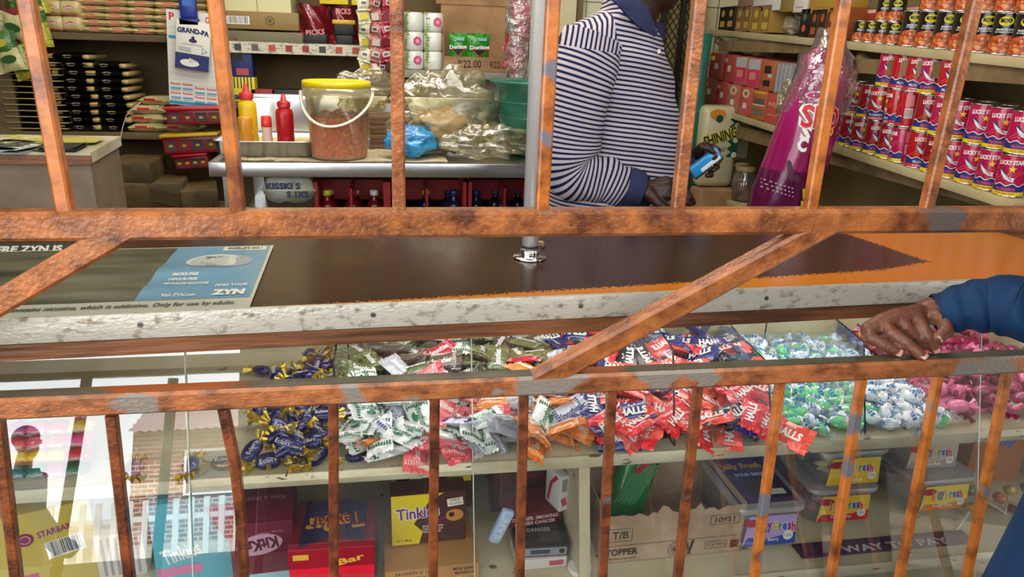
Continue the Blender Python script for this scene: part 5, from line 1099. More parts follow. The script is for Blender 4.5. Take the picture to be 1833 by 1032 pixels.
# ---------------------------------------------------------------- right side wall of tins
XS = 1.70
def rpt(px, py, X=XS): return atX(px, py, X)
uA, uB = rpt(1275, 52), rpt(1833, 103); mA, mB_ = rpt(1250, 183), rpt(1813, 360); lA, lB = rpt(1235, 323), rpt(1315, 365)
SLP = (uA.z-uB.z)/(uA.y-uB.y); SM = (mA.z-mB_.z)/(mA.y-mB_.y); AT = math.atan(SLP)
def zu(y): return uB.z+SLP*(y-uB.y)
def zm(y): return mB_.z+SM*(y-mB_.y)
def zl(y): return lB.z+.03*(y-lB.y)
SHC = mat('cream_shelf_edge', '#c2b48a', .55, col2='#a3956c', scale=6, soft=.2)
def rshelf(label, zf, y0, y1, w_=.36, th=.028):
    a, c = (y0+y1)/2, zf((y0+y1)/2); sl = math.atan((zf(y1)-zf(y0))/(y1-y0))
    o = MB().box((0, 0, -th/2), (w_, (y1-y0), th), SHC, bev=.002).build('tin_shelf', loc=(XS+w_/2, a, c), rot=(sl, 0, 0)); return tag(o, label, 'shelf')
rshelf('cream upper shelf on the right wall carrying the bean tins', zu, 1.45, 3.86, .37)
rshelf('cream middle shelf on the right wall carrying the fish tins', zm, 1.70, 3.9, .37)
rshelf('cream bottom shelf on the right wall behind the shopkeeper, with jars', zl, 2.7, 3.9, .37)
BRK = mat('bracket_wood', '#8a7450', .7, col2='#6f5a3a', scale=7)
for i, (yy, zf) in enumerate(((2.55, zu), (3.80, zu))):
    b = MB(); z0 = zf(yy)-.03
    b.tube([(XS+.02, yy, z0-.02), (2.06, yy, z0-.20)], .022, BRK, 4, rot=PI/4).box((2.06, yy, z0-.14), (.03, .05, .28), BRK)
    tag(b.build('shelf_bracket'), 'slanting wooden bracket under the upper right shelf, %s' % ['above the fish tins', 'at its far end'][i], 'bracket')
yy = (1.5+2.5)/2; o = MB().box((XS+.03, 2.0, zu(2.0)-.055), (.03, 1.1, .05), BRK).build('shelf_batten', rot=None); tag(o, 'brown wooden batten under the upper right shelf below the bean tins', 'batten')
o.rotation_euler = (0, 0, 0)
o2 = MB().box((XS+.03, 3.25, zu(3.25)-.055), (.03, 1.0, .05), BRK).build('shelf_batten'); tag(o2, 'brown wooden batten under the upper right shelf below the small boxes', 'batten')
o3 = MB().box((XS+.05, 2.75, zm(2.75)-.06), (.03, 2.0, .06), BRK).build('shelf_batten'); tag(o3, 'brown wooden batten under the middle right shelf', 'batten')
tag(MB().box((XS+.2, 1.8, .45), (.3, .06, .86), DIRTW).build('shelf_upright'), 'dark wooden upright under the near end of the middle right shelf', 'post')
def cyl(R, x, y): a = x/R; return Vector((R*math.sin(a), -R*math.cos(a), y))
def cpoly(b, R, pts, m, n=4):
    """polygon wrapped on a cylinder, cut in columns"""
    x0 = min(p[0] for p in pts); x1 = max(p[0] for p in pts)
    def span(x):
        ys = []
        for i in range(len(pts)):
            (ax_, ay), (bx_, by) = pts[i], pts[(i+1) % len(pts)]
            if ax_ == bx_:
                if abs(ax_-x) < 1e-9: ys += [ay, by]
            elif min(ax_, bx_)-1e-9 <= x <= max(ax_, bx_)+1e-9: ys.append(ay+(by-ay)*(x-ax_)/(bx_-ax_))
        return (min(ys), max(ys)) if ys else (0, 0)
    xs_ = sorted(set([x0+(x1-x0)*i/n for i in range(n+1)]+[p[0] for p in pts])); vs = []
    for x in xs_:
        a, c = span(x); vs += [cyl(R, x, a), cyl(R, x, c)]
    b.add(vs, [(2*i, 2*i+2, 2*i+3, 2*i+1) for i in range(len(xs_)-1)], m)
def can_base(b, R, H, m):
    b.lathe([(0, .001), (R*.93, .001), (R*1.02, .0), (R*1.03, .002), (R*.995, .004)], TIN, 28).lathe([(R*.995, .004), (R, .005), (R, H-.005), (R*.995, H-.004)], m, 28).lathe([(R*.995, H-.004), (R*1.03, H-.002), (R*1.02, H), (R*.93, H-.001), (R*.92, H-.004), (0, H-.004)], TIN, 28)
def fish_can(kind):
    R, H = .0375, .118; b = MB(); base = {'mag': '#b3124e', 'red': '#b3161f', 'dark': '#8f141c'}[kind]; can_base(b, R, H, mat('fish_'+kind, base, .25, coat=.5)); e = R+.0004
    for k in range(-1, 3):   # slanting light lines
        x0 = -.03+.018*k; cpoly(b, e, [(x0, .035), (x0+.0012, .035), (x0+.042, .066), (x0+.0408, .066)] if 0 else [(x0, .040+.004*k), (x0+.04, .068+.004*k), (x0+.04, .0692+.004*k), (x0, .0412+.004*k)], cc('#e07a5a'))
    b.text('LUCKY STAR', .066, .013, WHITE, fn=lambda v: cyl(e+.0003, v.x, v.y+.096+v.x*.05), bold=.05)
    st_ = [(.0105*math.cos(PI/2+i*PI/5)*(1 if i % 2 == 0 else .42), .0105*math.sin(PI/2+i*PI/5)*(1 if i % 2 == 0 else .42)) for i in range(10)]
    b.add([cyl(e+.0006, x+.008, y+.078) for x, y in st_]+[cyl(e+.0006, .008, .078)], [(i, (i+1) % 10, 10) for i in range(10)], cc('#f0d22a'))
    fp = [(-.024, .075), (-.020, .080), (-.012, .072), (-.002, .058), (.010, .050), (.018, .053), (.015, .047), (.018, .042), (.006, .044), (-.008, .050), (-.018, .062)]
    b.add([cyl(e+.0008, x, y) for x, y in fp]+[cyl(e+.0008, -.006, .058)], [(i, (i+1) % len(fp), len(fp)) for i in range(len(fp))], cc('#d5dde6'))
    b.add([cyl(e+.001, x, y) for x, y in ((-.024, .075), (-.020, .080), (-.012, .072), (-.002, .058), (.010, .050), (.0, .056), (-.012, .066))], [(0, 1, 2, 6), (6, 2, 3, 5), (5, 3, 4)], cc('#23406a'))
    W = .11; n = 26; vs = []; vs2 = []
    for i in range(n+1):
        x = -W/2+W*i/n; yw = .034+.0035*math.sin(i*.85); vs += [cyl(e, x, .014), cyl(e, x, yw)]; vs2 += [cyl(e+.0002, x, yw-.001), cyl(e+.0002, x, yw+.0016)]
    fs = [(2*i, 2*i+2, 2*i+3, 2*i+1) for i in range(n)]; b.add(vs, fs, cc('#23307a')); b.add(vs2, fs, WHITE)
    b.text('PILCHARDS', .05, .008, cc('#e0506a') if kind != 'red' else WHITE, fn=lambda v: cyl(e+.0004, v.x, v.y+.0215), bold=.03)
    band = '#e8cc1e' if kind != 'red' else '#c9303a'
    cpoly(b, e+.0002, [(-W/2, .004), (W/2, .004), (W/2, .0145), (-W/2, .0145)], cc(band), 20)
    b.text('IN HOT CHILLI SAUCE' if kind != 'red' else 'IN TOMATO SAUCE', .05, .0055, REDT if kind != 'red' else WHITE, fn=lambda v: cyl(e+.0005, v.x, v.y+.0095), bold=.02)
    # bar code panel on the side
    cpoly(b, e+.0006, [(.062, .03), (.088, .03), (.088, .062), (.062, .062)], cc('#d9c4c4'), 4); cpoly(b, e+.0006, [(.062, .068), (.088, .068), (.088, .105), (.062, .105)], cc('#d07a84'), 4)
    for i in range(8): cpoly(b, e+.0008, [(.064+.003*i, .034), (.065+.003*i, .034), (.065+.003*i, .058), (.064+.003*i, .058)], BLACK, 1)
    return b
def bean_can(R, H):
    b = MB(); can_base(b, R, H, mat('bean_black', '#141210', .22, coat=.5)); e = R+.0004
    pts = [(R*.52*math.cos(2*PI*i/20), R*.36*math.sin(2*PI*i/20)) for i in range(20)]
    for sc_2, m, l in ((1, '#8a7a1a', 0), (.93, '#d8cf1c', .0002)):
        b.add([cyl(e+l, x*sc_2, y*sc_2+H*.80) for x, y in pts]+[cyl(e+l, 0, H*.80)], [(i, (i+1) % 20, 20) for i in range(20)], cc(m))
    b.text('KOO', R*.78, R*.30, BLACK, fn=lambda v: cyl(e+.0006, v.x, v.y+H*.815), bold=.05); b.text('since', R*.2, R*.08, BLACK, fn=lambda v: cyl(e+.0006, v.x, v.y+H*.745))
    b.text('BAKED BEANS', R*1.15, R*.14, WHITE, fn=lambda v: cyl(e+.0004, v.x, v.y+H*.60), bold=.03).text('IN TOMATO SAUCE', R*1.25, R*.12, WHITE, fn=lambda v: cyl(e+.0004, v.x, v.y+H*.54), bold=.02)
    BN = mat('bean_print', '#c9602c', .35, col2='#7a260f', scale=90, thr=.52, soft=.08, col3='#d98a4a', scale3=80, thr3=.6)
    W = R*2.6; n = 24; vs = []
    for i in range(n+1):
        x = -W/2+W*i/n; vs += [cyl(e, x, .005), cyl(e, x, H*(.28+.19*math.sqrt(max(0, 1-(x/(R*1.3))**2))))]
    b.add(vs, [(2*i, 2*i+2, 2*i+3, 2*i+1) for i in range(n)], BN)
    r_ = random.Random(3)
    for i in range(34):
        x, y = r_.uniform(-R*1.0, R*1.0), r_.uniform(.1, .40)*H; a = r_.uniform(0, 3); q = [(R*.15*math.cos(2*PI*k/8), R*.095*math.sin(2*PI*k/8)) for k in range(8)]
        b.add([cyl(e+.0004+.00003*i, x+u*math.cos(a)-v*math.sin(a), y+u*math.sin(a)+v*math.cos(a)) for u, v in q], [tuple(range(8))], cc(r_.choice(['#d9804a', '#c4582a', '#b04a22', '#e09a66']), .3))
    cpoly(b, e+.0002, [(R*1.32, .006), (R*1.62, .006), (R*1.62, H-.006), (R*1.32, H-.006)], WHITE, 3)
    return b
def mesh_of(b):
    o = b.build('m'); me = o.data; bpy.data.objects.remove(o); return me
FC = {k: mesh_of(fish_can(k)) for k in ('mag', 'red', 'dark')}
r = random.Random(19)
KN = {'mag': 'magenta and yellow', 'red': 'red and white', 'dark': 'dark red and yellow'}
def face_cam(x, y): return -math.atan2(x, y)
step = .0785
ordn = ['first', 'second', 'third', 'fourth', 'fifth', 'sixth', 'seventh', 'eighth', 'ninth', 'tenth', 'eleventh', 'twelfth', 'thirteenth']
for row in range(2):
    for i in range(12):
        y = 1.775+i*step+(r.uniform(-.004, .004)); x = XS+.045+row*.082
        nl = 2+(1 if 4 <= i <= 8 and row == 0 else 0)
        for l in range(nl):
            if row == 1 and l == 0 and i % 2: pass
            k = 'mag' if i < 4 else r.choices(['red', 'dark', 'mag'], [5, 2, 1 if i > 7 else 2])[0]
            if i in (9, 10) and l < 2: k = 'dark'
            turn = r.choice((0, 0, .1, -.25, .35)) + (1.7 if (i, l) in ((6, 1), (6, 0), (7, 1)) else 0)
            inst(FC[k], 'fish_tin', (x, y+(.0 if l == 0 else r.uniform(-.01, .01)), zm(y)+.0015+l*.1187), (math.atan(SM), 0, face_cam(x, y)-turn+.12), '%s fish tin, %s from the near end, %s, %s' % (KN[k], ordn[i], ['bottom layer', 'middle layer', 'top layer'][l], 'front row' if row == 0 else 'back row'), 'tin', 'fish tins on the middle shelf')
BC = mesh_of(bean_can(.0375, .112)); BS = mesh_of(bean_can(.029, .074))
ys_ = [rpt(px, 90, XS+.04).y for px in (1846, 1808, 1770, 1735, 1703, 1675, 1655, 1636)]
yy0 = 1.68
for row in range(2):
    for i in range(9):
        y = yy0+i*.0785; x = XS+.04+row*.08
        for l in range(2 if row == 0 else 1):
            if i > 7 and l: continue
            inst(BC, 'bean_tin', (x, y+r.uniform(-.003, .003)+l*.01, zu(y)+.0015+l*.1127), (AT, 0, face_cam(x, y)+r.choice((0, .1, -.15, .2))), 'large black bean tin with yellow oval, %s from the near end, %s, %s' % (ordn[i], ['bottom layer', 'top layer'][l], 'front row' if row == 0 else 'back row'), 'tin', 'large bean tins')
for i in range(4):
    for l in range(2):
        if l and i not in (0, 1): continue
        y = yy0+9*.0785+.005+i*.064
        inst(BS, 'small_bean_tin', (XS+.035, y+l*.01, zu(y)+.0015+l*.0747), (AT, 0, face_cam(XS, y)+.1*(i % 2)), 'small black bean tin with yellow oval, %s from the large tins, %s layer' % (ordn[i], ['bottom', 'top'][l]), 'tin', 'small bean tins')
yq = yy0+9*.0785+.02
carton('shrink_tray', 'red shrink-wrapped tray of tins behind the small bean tins', 'tray', (XS+.2, yq+.12, zu(yq)+.002), -PI/2, .34, .16, .13, '#9c3a28', [('r', 'F', 0, -.035, .33, .05, '#a89a84'), ('r', 'F', 0, .055, .34, .012, '#d9b0a4')])
def rcart(px0, px1, y_px_top, name, label, cat, col, marks, zf=zu, lvl=0, depth=.14, X=XS+.01, hh=None, ref=52):
    y0, y1 = rpt(px1, ref, X).y, rpt(px0, ref, X).y; w_ = (y1-y0)*.94; a = (y0+y1)/2; zz = zf(a)+lvl+.002
    pz = rpt((px0+px1)/2, y_px_top, X).z; h_ = hh or max(.03, pz-zz)
    return carton(name, label, cat, (X+depth/2+.004, a, zz), -PI/2, w_, depth, h_, col, [(*m_[:1], *m_[1:]) for m_ in marks(w_, h_)])
def spice(c1, c2): return lambda w_, h_: [('r', 'F', -w_*.25, 0, w_*.42, h_*.92, c1), ('r', 'F', w_*.25, 0, w_*.42, h_*.92, c1), ('e', 'F', -w_*.25, h_*.2, w_*.22, h_*.3, c2), ('e', 'F', w_*.25, h_*.2, w_*.22, h_*.3, c2), ('r', 'F', -w_*.25, -h_*.25, w_*.3, h_*.25, c2), ('r', 'F', w_*.25, -h_*.25, w_*.3, h_*.25, c2)]
rcart(1283, 1312, 12, 'spice_box', 'black spice boxes pair at the far end of the upper right shelf', 'box', '#2b2620', spice('#1c1916', '#b58a4a'))
rcart(1313, 1340, 11, 'spice_box', 'light brown printed snack box beside the black pair, upper right shelf', 'box', '#8f7040', spice('#7a5c33', '#b09055'))
rcart(1340, 1376, 10, 'spice_box', 'golden brown wrapped box, third from the far end of the upper right shelf', 'box', '#9c7c3a', spice('#8a6a30', '#c0a050'))
rcart(1428, 1445, 16, 'spice_box', 'narrow black box with orange spot beside the crumpled white wrap', 'box', '#17140f', lambda w_, h_: [('e', 'F', 0, -h_*.2, w_*.4, h_*.25, '#c9562a'), ('e', 'F', 0, h_*.2, w_*.4, h_*.25, '#55604a')])
rcart(1446, 1476, 17, 'spice_box', 'dark box pair with rust red top, before the slanting bar', 'box', '#6d3a22', spice('#251c16', '#a0522a'))
rcart(1477, 1502, 13, 'spice_box', 'rusty orange spice box behind the slanting bar', 'box', '#8f4a22', spice('#7a3c1c', '#c0843f'))
p = rpt(1402, 50, XS+.06); b, l_, W_, H_ = crumple('c', '', '', 1402, 50, p.y, 74, 40, mat('white_film', '#b9ad9a', .3, bump=.6, bscale=20, col2='#55493a', scale=10), 41, zu(p.y)+.002, 1.0, .3)
tag(b.build('crumpled_wrap', loc=(XS+.11, p.y, zu(p.y)+.003)), 'crumpled white and brown plastic wrap between the spice boxes', 'wrap'); C.objects[-1].scale = (.45, 1, 1)
for i, (a, c, col, lab) in enumerate(((1318, 1345, '#8d6a5a', 'brownish carton on the second layer above the spice boxes'), (1345, 1395, '#cfcac4', 'white carton on the second layer above the spice boxes'), (1395, 1418, '#8f7a33', 'olive carton on the second layer above the spice boxes'), (1418, 1443, '#d9d4d0', 'white carton with pink print on the second layer'), (1445, 1495, '#b08a35', 'mustard carton at the near end of the second layer'))):
    rcart(a, c, -30, 'upper_carton', lab, 'box', col, lambda w_, h_: [('r', 'F', 0, -h_*.3, w_*.5, .004, '#9a6a70')], lvl=.095, hh=.1, ref=10)
# middle shelf left: soap, tissue and noodle packs in two layers
def zml(px): return zm(rpt(px, 200, XS+.01).y)
PK = [(1250, 1275, 'brown-red soap pack', '#8f4a40'), (1275, 1296, 'red-brown soap pack with yellow mark', '#a0443c'), (1296, 1318, 'salmon tissue box with round flower', '#b56a58'), (1318, 1342, 'pink tissue box with flower medallion', '#c0574f'), (1342, 1368, 'orange and grey checked soup packet block', '#b5643a'), (1368, 1400, 'coral candle pack', '#c9524a')]
for l in range(2):
    for i, (a, c, nm_, col) in enumerate(PK):
        def mk_(w_, h_, i=i, l=l):
            if i in (2, 3): return [('e', 'F', 0, h_*.28, w_*.6, h_*.32, '#cfc4a0'), ('e', 'F', 0, h_*.28, w_*.25, h_*.14, '#b5523f'), ('r', 'F', 0, -h_*.15, w_*.3, h_*.2, '#d9d2cc')] if l == 0 else [('r', 'F', 0, h_*.3, w_*.9, h_*.35, '#b9b9b9'), ('r', 'F', 0, -h_*.15, w_*.9, h_*.5, '#d23a62'), ('r', 'F', -w_*.05, -h_*.1, w_*.5, h_*.25, '#d98a7a')]
            if i == 4: return [('r', 'F', 0, h_*.42, w_*.9, h_*.08, '#d9a52a'), ('r', 'F', 0, h_*.12, w_*.8, h_*.2, '#5d5a50'), ('r', 'F', 0, -h_*.25, w_*.8, h_*.2, '#6d6a60'), ('r', 'F', 0, -.0, w_*.9, h_*.04, '#e0d2b0')] if l == 0 else [('r', 'F', 0, h_*.2, w_*.5, h_*.25, '#2b1c1f'), ('r', 'F', 0, -h_*.25, w_*.5, h_*.2, '#2b1c1f'), ('r', 'F', w_*.2, h_*.0, w_*.3, h_*.12, '#c9bdb9')]
            if i == 5: return [('e', 'F', -w_*.3+w_*.2*q, h_*.15, w_*.15, h_*.14, '#e0a08a') for q in range(4)]+[('r', 'F', 0, -h_*.2, w_*.8, .003, '#e0b09a')] if l == 0 else [('r', 'F', -w_*.35+w_*.23*q, 0, w_*.16, h_*.9, '#a8a8ad') for q in range(4)]
            return [('r', 'F', w_*.05, h_*.0, w_*.28, h_*.22, '#cfb9ad'), ('r', 'F', -w_*.35, 0, w_*.12, h_*.95, '#9c1c2a'), ('r', 'F', -w_*.25, h_*.3, w_*.3, h_*.15, '#c98a6a' if i else '#cfc02a')]
        off = (8 if l else 0)
        rcart(a+off, c+off, [0, 0][0], 'wrapped_pack', '%s in the %s layer of the middle right shelf' % (nm_ if l == 0 or i in (0, 1, 2) else ['', '', '', 'pink and white tissue box', 'red and black printed packet block', 'silver foil pack'][i], ['lower', 'upper'][l]), 'pack', col if not (l and i == 5) else '#8d8a8c', mk_, zf=zm, lvl=.136*l, hh=.133, ref=200, depth=.16)
p = rpt(1385, 185, XS-.02); 
b, l_, _, _ = crumple('c', '', '', 1392, 195, p.y-.06, 60, 78, clear('brown_clear', (.9, .82, .66), gloss=.25, rough=.1, bump=1, bscale=25, milky=.15, milk=(.6, .5, .35)), 9, zm(p.y)+.03, .8, .4)
tag(b.build('clear_packet_bag', loc=(XS+.02, p.y-.05, zm(p.y)+.03)), 'crumpled clear bag in front of the packs beside the magenta sack', 'bag'); C.objects[-1].scale = (.6, 1, 1)
# magenta sack
MG = mat('magenta_sack', '#a30f63', .25, coat=.6, bump=.4, bscale=9, col2='#86104f', scale=4, soft=.3); DM = mat('dark_magenta', '#5a0f3f', .25, coat=.5, bump=.3, bscale=9)
YK = 2.42; ol = [(84, 1462, 1500), (100, 1440, 1512), (125, 1436, 1514), (150, 1424, 1508), (200, 1402, 1497), (250, 1386, 1488), (300, 1367, 1474), (340, 1352, 1462), (375, 1342, 1452), (440, 1330, 1440)]
sk = thing('magenta_sack', 'tall magenta plastic snack sack with red and white lettering, between the packs and tins', 'bag', (0, YK, 0))
secs = []
for y_, a, c in ol:
    A, B_ = atY(a, y_, YK), atY(c, y_, YK); secs.append(((A.x+B_.x)/2, (B_.x-A.x)/2, (A.z+B_.z)/2))
b = MB(); vs = []; fs = []; n = 28; K = []
for s_i, (mx_, hw, zz) in enumerate(secs):
    th = .10*min(1, .25+s_i*.2)
    for j in range(n):
        a = 2*PI*j/n; wr = 1+.03*math.sin(5*a+s_i)+.02*math.sin(9*a+s_i*2); vs.append((mx_+hw*math.cos(a)*wr, th*math.sin(a)*wr, zz))
for i in range(len(secs)-1):
    for j in range(n): fs.append((i*n+j, (i+1)*n+j, (i+1)*n+(j+1) % n, i*n+(j+1) % n))
k5 = 6*n; b.add(vs, fs[:k5], MG, True); b.add(vs, fs[k5:], DM, True); b.add(vs, [tuple(range(n))], MG)
def spt(px, py, lift=.006):
    """a point on the front skin of the sack"""
    q = atY(px, py, YK); 
    for i in range(len(secs)-1):
        if secs[i][2] >= q.z >= secs[i+1][2]:
            t = (secs[i][2]-q.z)/(secs[i][2]-secs[i+1][2]); mx_ = secs[i][0]*(1-t)+secs[i+1][0]*t; hw = secs[i][1]*(1-t)+secs[i+1][1]*t; th = .10*min(1, .25+(i+t)*.2)
            u = max(-.98, min(.98, (q.x-mx_)/hw)); return Vector((q.x, -th*math.sqrt(1-u*u)*1.04-lift, q.z))
    return Vector((q.x, -.1, q.z))
def stext(t_, px, py, w_, h_, m, tilt=-.22, bold=.03, lift=.006):
    p0 = atY(px, py, YK)
    ca, sa = math.cos(tilt), math.sin(tilt)
    def fn(v):
        X, Z_ = p0.x+v.x*ca-v.y*sa*1.0, p0.z+v.y*ca+v.x*sa
        # surface depth there
        for i in range(len(secs)-1):
            if secs[i][2] >= Z_ >= secs[i+1][2]:
                t = (secs[i][2]-Z_)/(secs[i][2]-secs[i+1][2]); mx_ = secs[i][0]*(1-t)+secs[i+1][0]*t; hw = secs[i][1]*(1-t)+secs[i+1][1]*t; th = .10*min(1, .25+(i+t)*.2)
                u = max(-.98, min(.98, (X-mx_)/hw)); return Vector((X, -th*math.sqrt(1-u*u)*1.05-lift, Z_))
        return Vector((X, -.11, Z_))
    b.text(t_, w_, h_, m, fn=fn, bold=bold)
stext('SLO', 1442, 205, .135, .085, WHITE, -.05, .07, .005); stext('SLO', 1442, 205, .125, .078, cc('#c81e2e'), -.05, .03, .008)
stext('CO', 1447, 228, .07, .035, cc('#e8c23a'), -.15, .05); stext('S', 1417, 232, .03, .05, WHITE, -.15, .05); stext('C', 1411, 252, .03, .05, WHITE, -.15, .05)
stext('- - - - -', 1460, 130, .08, .010, cc('#d9a0c0'), -.1, .03); stext('- - - - - -', 1458, 142, .08, .006, cc('#d9a0c0'), -.1, .02)
for i in range(3): stext('- - - - - - - -', 1374, 322+i*7, .09, .004, cc('#c99ab5'), -.25, .01)
def sblob(px, py, rx, ry, c, n_=16, lift=.007, a0=0):
    vs_ = [spt(px+rx*math.cos(2*PI*i/n_+a0), py+ry*math.sin(2*PI*i/n_+a0), lift) for i in range(n_)]+[spt(px, py, lift)]; b.add(vs_, [((i+1) % n_, i, n_) for i in range(n_)], cc(c))
for q in ((1440, 268, 7, 20), (1424, 278, 4, 13), (1431, 289, 9, 4), (1440, 300, 5, 16)): sblob(*q, '#1c3a2a')
for q in ((1391, 298, 4, 18), (1399, 310, 5, 6)): sblob(*q, '#4a1030')
sblob(1428, 313, 16, 4, '#1c1a17', lift=.009); sblob(1428, 306, 7, 6, '#1c1a17', lift=.010); sblob(1450, 175, 9, 16, '#e0a83a', 8); sblob(1438, 168, 14, 7, '#c9a0b8', lift=.005); sblob(1438, 168, 12, 5, '#a30f63', lift=.006)
for (px, py, w_, h_, c, t_) in ((1420, 336, 26, 18, '#d9d02a', '50'), (1408, 353, 8, 10, '#d9d02a', ''), (1416, 354, 6, 9, '#4aa03a', ''), (1425, 356, 7, 14, '#d9d2cc', '')):
    P4 = [spt(px+sx*w_/2, py+sy*h_/2, .010) for sx, sy in ((-1, -1), (-1, 1), (1, 1), (1, -1))]; b.add(P4, [(0, 1, 2, 3)], cc(c))
stext('50', 1418, 332, .025, .015, BLACK, -.1, .05, .014); stext('20', 1418, 341, .025, .013, BLACK, -.1, .05, .014)
b.build('sack_body', sk)
b = MB(); vs = []; fs = []
sec2 = [(secs[0][0]+.01, .05, secs[0][2]+.06)]+[(m_+.01, h_+.012, z_) for m_, h_, z_ in secs[:5]]
for s_i, (mx_, hw, zz) in enumerate(sec2):
    for j in range(n):
        a = 2*PI*j/n; wr = 1+.06*math.sin(5*a+s_i)+.05*math.sin(9*a+s_i*2); vs.append((mx_+hw*math.cos(a)*wr, .11*min(1, .3+.25*s_i)*math.sin(a)*wr, zz))
for i in range(len(sec2)-1):
    for j in range(n): fs.append((i*n+j, (i+1)*n+j, (i+1)*n+(j+1) % n, i*n+(j+1) % n))
b.add(vs, fs, clear('outer_film', (.96, .93, .95), gloss=.16, rough=.12, bump=.8, bscale=16, milky=.05), True); b.build('clear_outer_bag', sk)
tag(MB().box((atY(1395, 440, YK).x, YK+.02, atY(1395, 440, YK).z/2-.005), (.36, .3, atY(1395, 440, YK).z-.01), CARD, bev=.004).build('support_carton'), 'brown carton on the floor holding up the magenta sack', 'box')
# maize bag and teal sack in the far corner
x, z, w_, h_ = pb_(1235, 192, 1300, 330, 3.55); 
b = MB(); b.box((0, 0, h_/2), (w_*1.05, .16, h_), mat('cream_maize_bag', '#c2bc96', .35, coat=.3, bump=.4, bscale=14), bev=.03)
F_ = frame((0, -.0815, h_), (1, 0, 0), (0, 0, 1))
b.poly([(w_*.24, -.06), (w_*.5, -.03), (w_*.5, -h_*.6), (w_*.26, -h_*.62)]+[(w_*(.33 if i % 2 else .20), -h_*.6+i*h_*.045) for i in range(12)], cc('#0f4a38'), F_)
b.text('SHINING', w_*.95, .06, cc('#d8c83a'), F_ @ TR((-w_*.02, -.15, .001)) @ Matrix.Rotation(.32, 4, 'Z'), bold=.09).text('SHINING', w_*.92, .055, BLACK, F_ @ TR((-w_*.02, -.15, .002)) @ Matrix.Rotation(.32, 4, 'Z'), bold=.02)
b.text('Meal', w_*.3, .025, cc('#8d8a80'), F_ @ TR((0, -.21, .001)), bold=.05).disc(.035, cc('#c98a2a'), F_ @ TR((-w_*.15, -.04, .001)), 7, 1.3, .8).disc(.02, cc('#174a3a'), F_ @ TR((-w_*.1, -.06, .002)), 9)
for i in range(3): b.disc(.015, cc('#cfd0b0'), F_ @ TR((w_*.42, -.09-.075*i, .001)), 9)
zb_ = lB.z+.03*(3.55-lB.y)+.003
tag(b.build('maize_meal_bag', loc=(max(x, XS-.12+w_/2*0), 3.55, z)), 'cream and green maize meal bag with dark slanting lettering in the far corner', 'bag')
tag(MB().box((x, 3.55, z/2), (w_*1.1, .3, z-.004), CARD, bev=.004).build('support_carton'), 'brown carton in the far corner under the maize meal bag', 'box')
b = MB(); b.tube([atY(1262, 60, 3.62)-Vector((0, 3.62, 0)), atY(1246, 120, 3.62)-Vector((0, 3.62, 0)), atY(1236, 200, 3.62)-Vector((0, 3.62, 0)), atY(1226, 330, 3.62)-Vector((0, 3.62, 0))], [.05, .08, .09, .10], mat('teal_sack', '#1f6d5f', .35, coat=.3, bump=.5, bscale=10, col2='#cfd0b0', scale=6, thr=.62, soft=.02), 14, flat=.7); tag(b.build('teal_sack', loc=(0, 3.62, 0)), 'tall teal and white plastic sack leaning in the far corner', 'bag')
carton('white_board', 'white folded carton standing beside the maize meal bag', 'box', (atY(1320, 282, 3.6).x, 3.62, atY(1320, 282, 3.6).z), -.1, .10, .05, .30, '#c4c0b0', [])
# jars on the bottom shelf
for i, (px, c) in enumerate(((1290, '#8f2a1a'), (1312, '#9c3a20'), (1332, '#6d3a30'))):
    q = rpt(px, 350, XS+.09); t = thing('plastic_jar', 'clear jar with %s contents on the bottom right shelf' % ['dark red', 'orange-red', 'brown'][i], 'jar', (XS+.08+.03*(i % 2), q.y, zl(q.y)+.003), (0, 0, 0), 'clear jars on the bottom shelf')
    MB().lathe([(0, .001), (.055, .001), (.06, .01), (.06, .11), (.045, .13), (.045, .15)], clear('jar_plastic', (.93, .9, .82), gloss=.2, rough=.08, milky=.05), 22).build('jar_body', t); MB().lathe([(0, .004), (.053, .004), (.053, .075), (0, .08)], mat('jar'+c, c, .4, bump=.5, bscale=60), 18).build('contents', t); MB().lathe([(.048, .148), (.048, .17), (0, .17)], flat('#8a7a50'), 18).build('lid', t)
# expanded metal security gate on the back wall
gx0, gx1 = atY(1150, 100, YB-.06).x, atY(1252, 60, YB-.06).x; gt, gb_z = 2.1, .15
gt_ = thing('security_gate', 'dark steel gate of expanded metal mesh on the back wall behind the shopkeeper', 'gate', (gx0, YB-.06, 0))
W = gx1-gx0; DM_ = mat('gate_steel', '#1b1713', .5, .3); b = MB()
for x_ in (0, W*.33, W*.66, W): b.box((x_, 0, (gt+gb_z)/2), (.028, .02, gt-gb_z), DM_)
b.box((W/2, 0, gt), (W, .02, .03), DM_).box((W/2, 0, gb_z), (W, .02, .03), DM_); b.build('gate_frame', gt_)
b = MB(); MM = mat('mesh_wire', '#2a2318', .45, .4); dx_ = .036; dz_ = .05
nn = int(W/dx_)+1; nz_ = int((gt-gb_z)/dz_)
for i in range(-nz_, nn+1):
    for sg in (1, -1):
        # a wire rising sideways, clipped to the frame
        pts = []
        for s_ in (0, 1):
            pass
        x0_ = i*dx_ if sg > 0 else W-i*dx_; k0 = max(0, -i); k1 = min(nz_, nn-i)
        if k1 <= k0: continue
        A = Vector((x0_+sg*k0*dx_, 0, gb_z+k0*dz_)); B_ = Vector((x0_+sg*k1*dx_, 0, gb_z+k1*dz_)); b.tube([A, B_], .0032, MM, 4, smooth=False)
b.build('mesh_panel', gt_); MB().box((W/2, .05, (gt+gb_z)/2), (W, .01, gt-gb_z), mat('gate_backing', '#8f7f4a', .7, col2='#b5a562', scale=8, soft=.2)).build('backing_sheet', gt_)
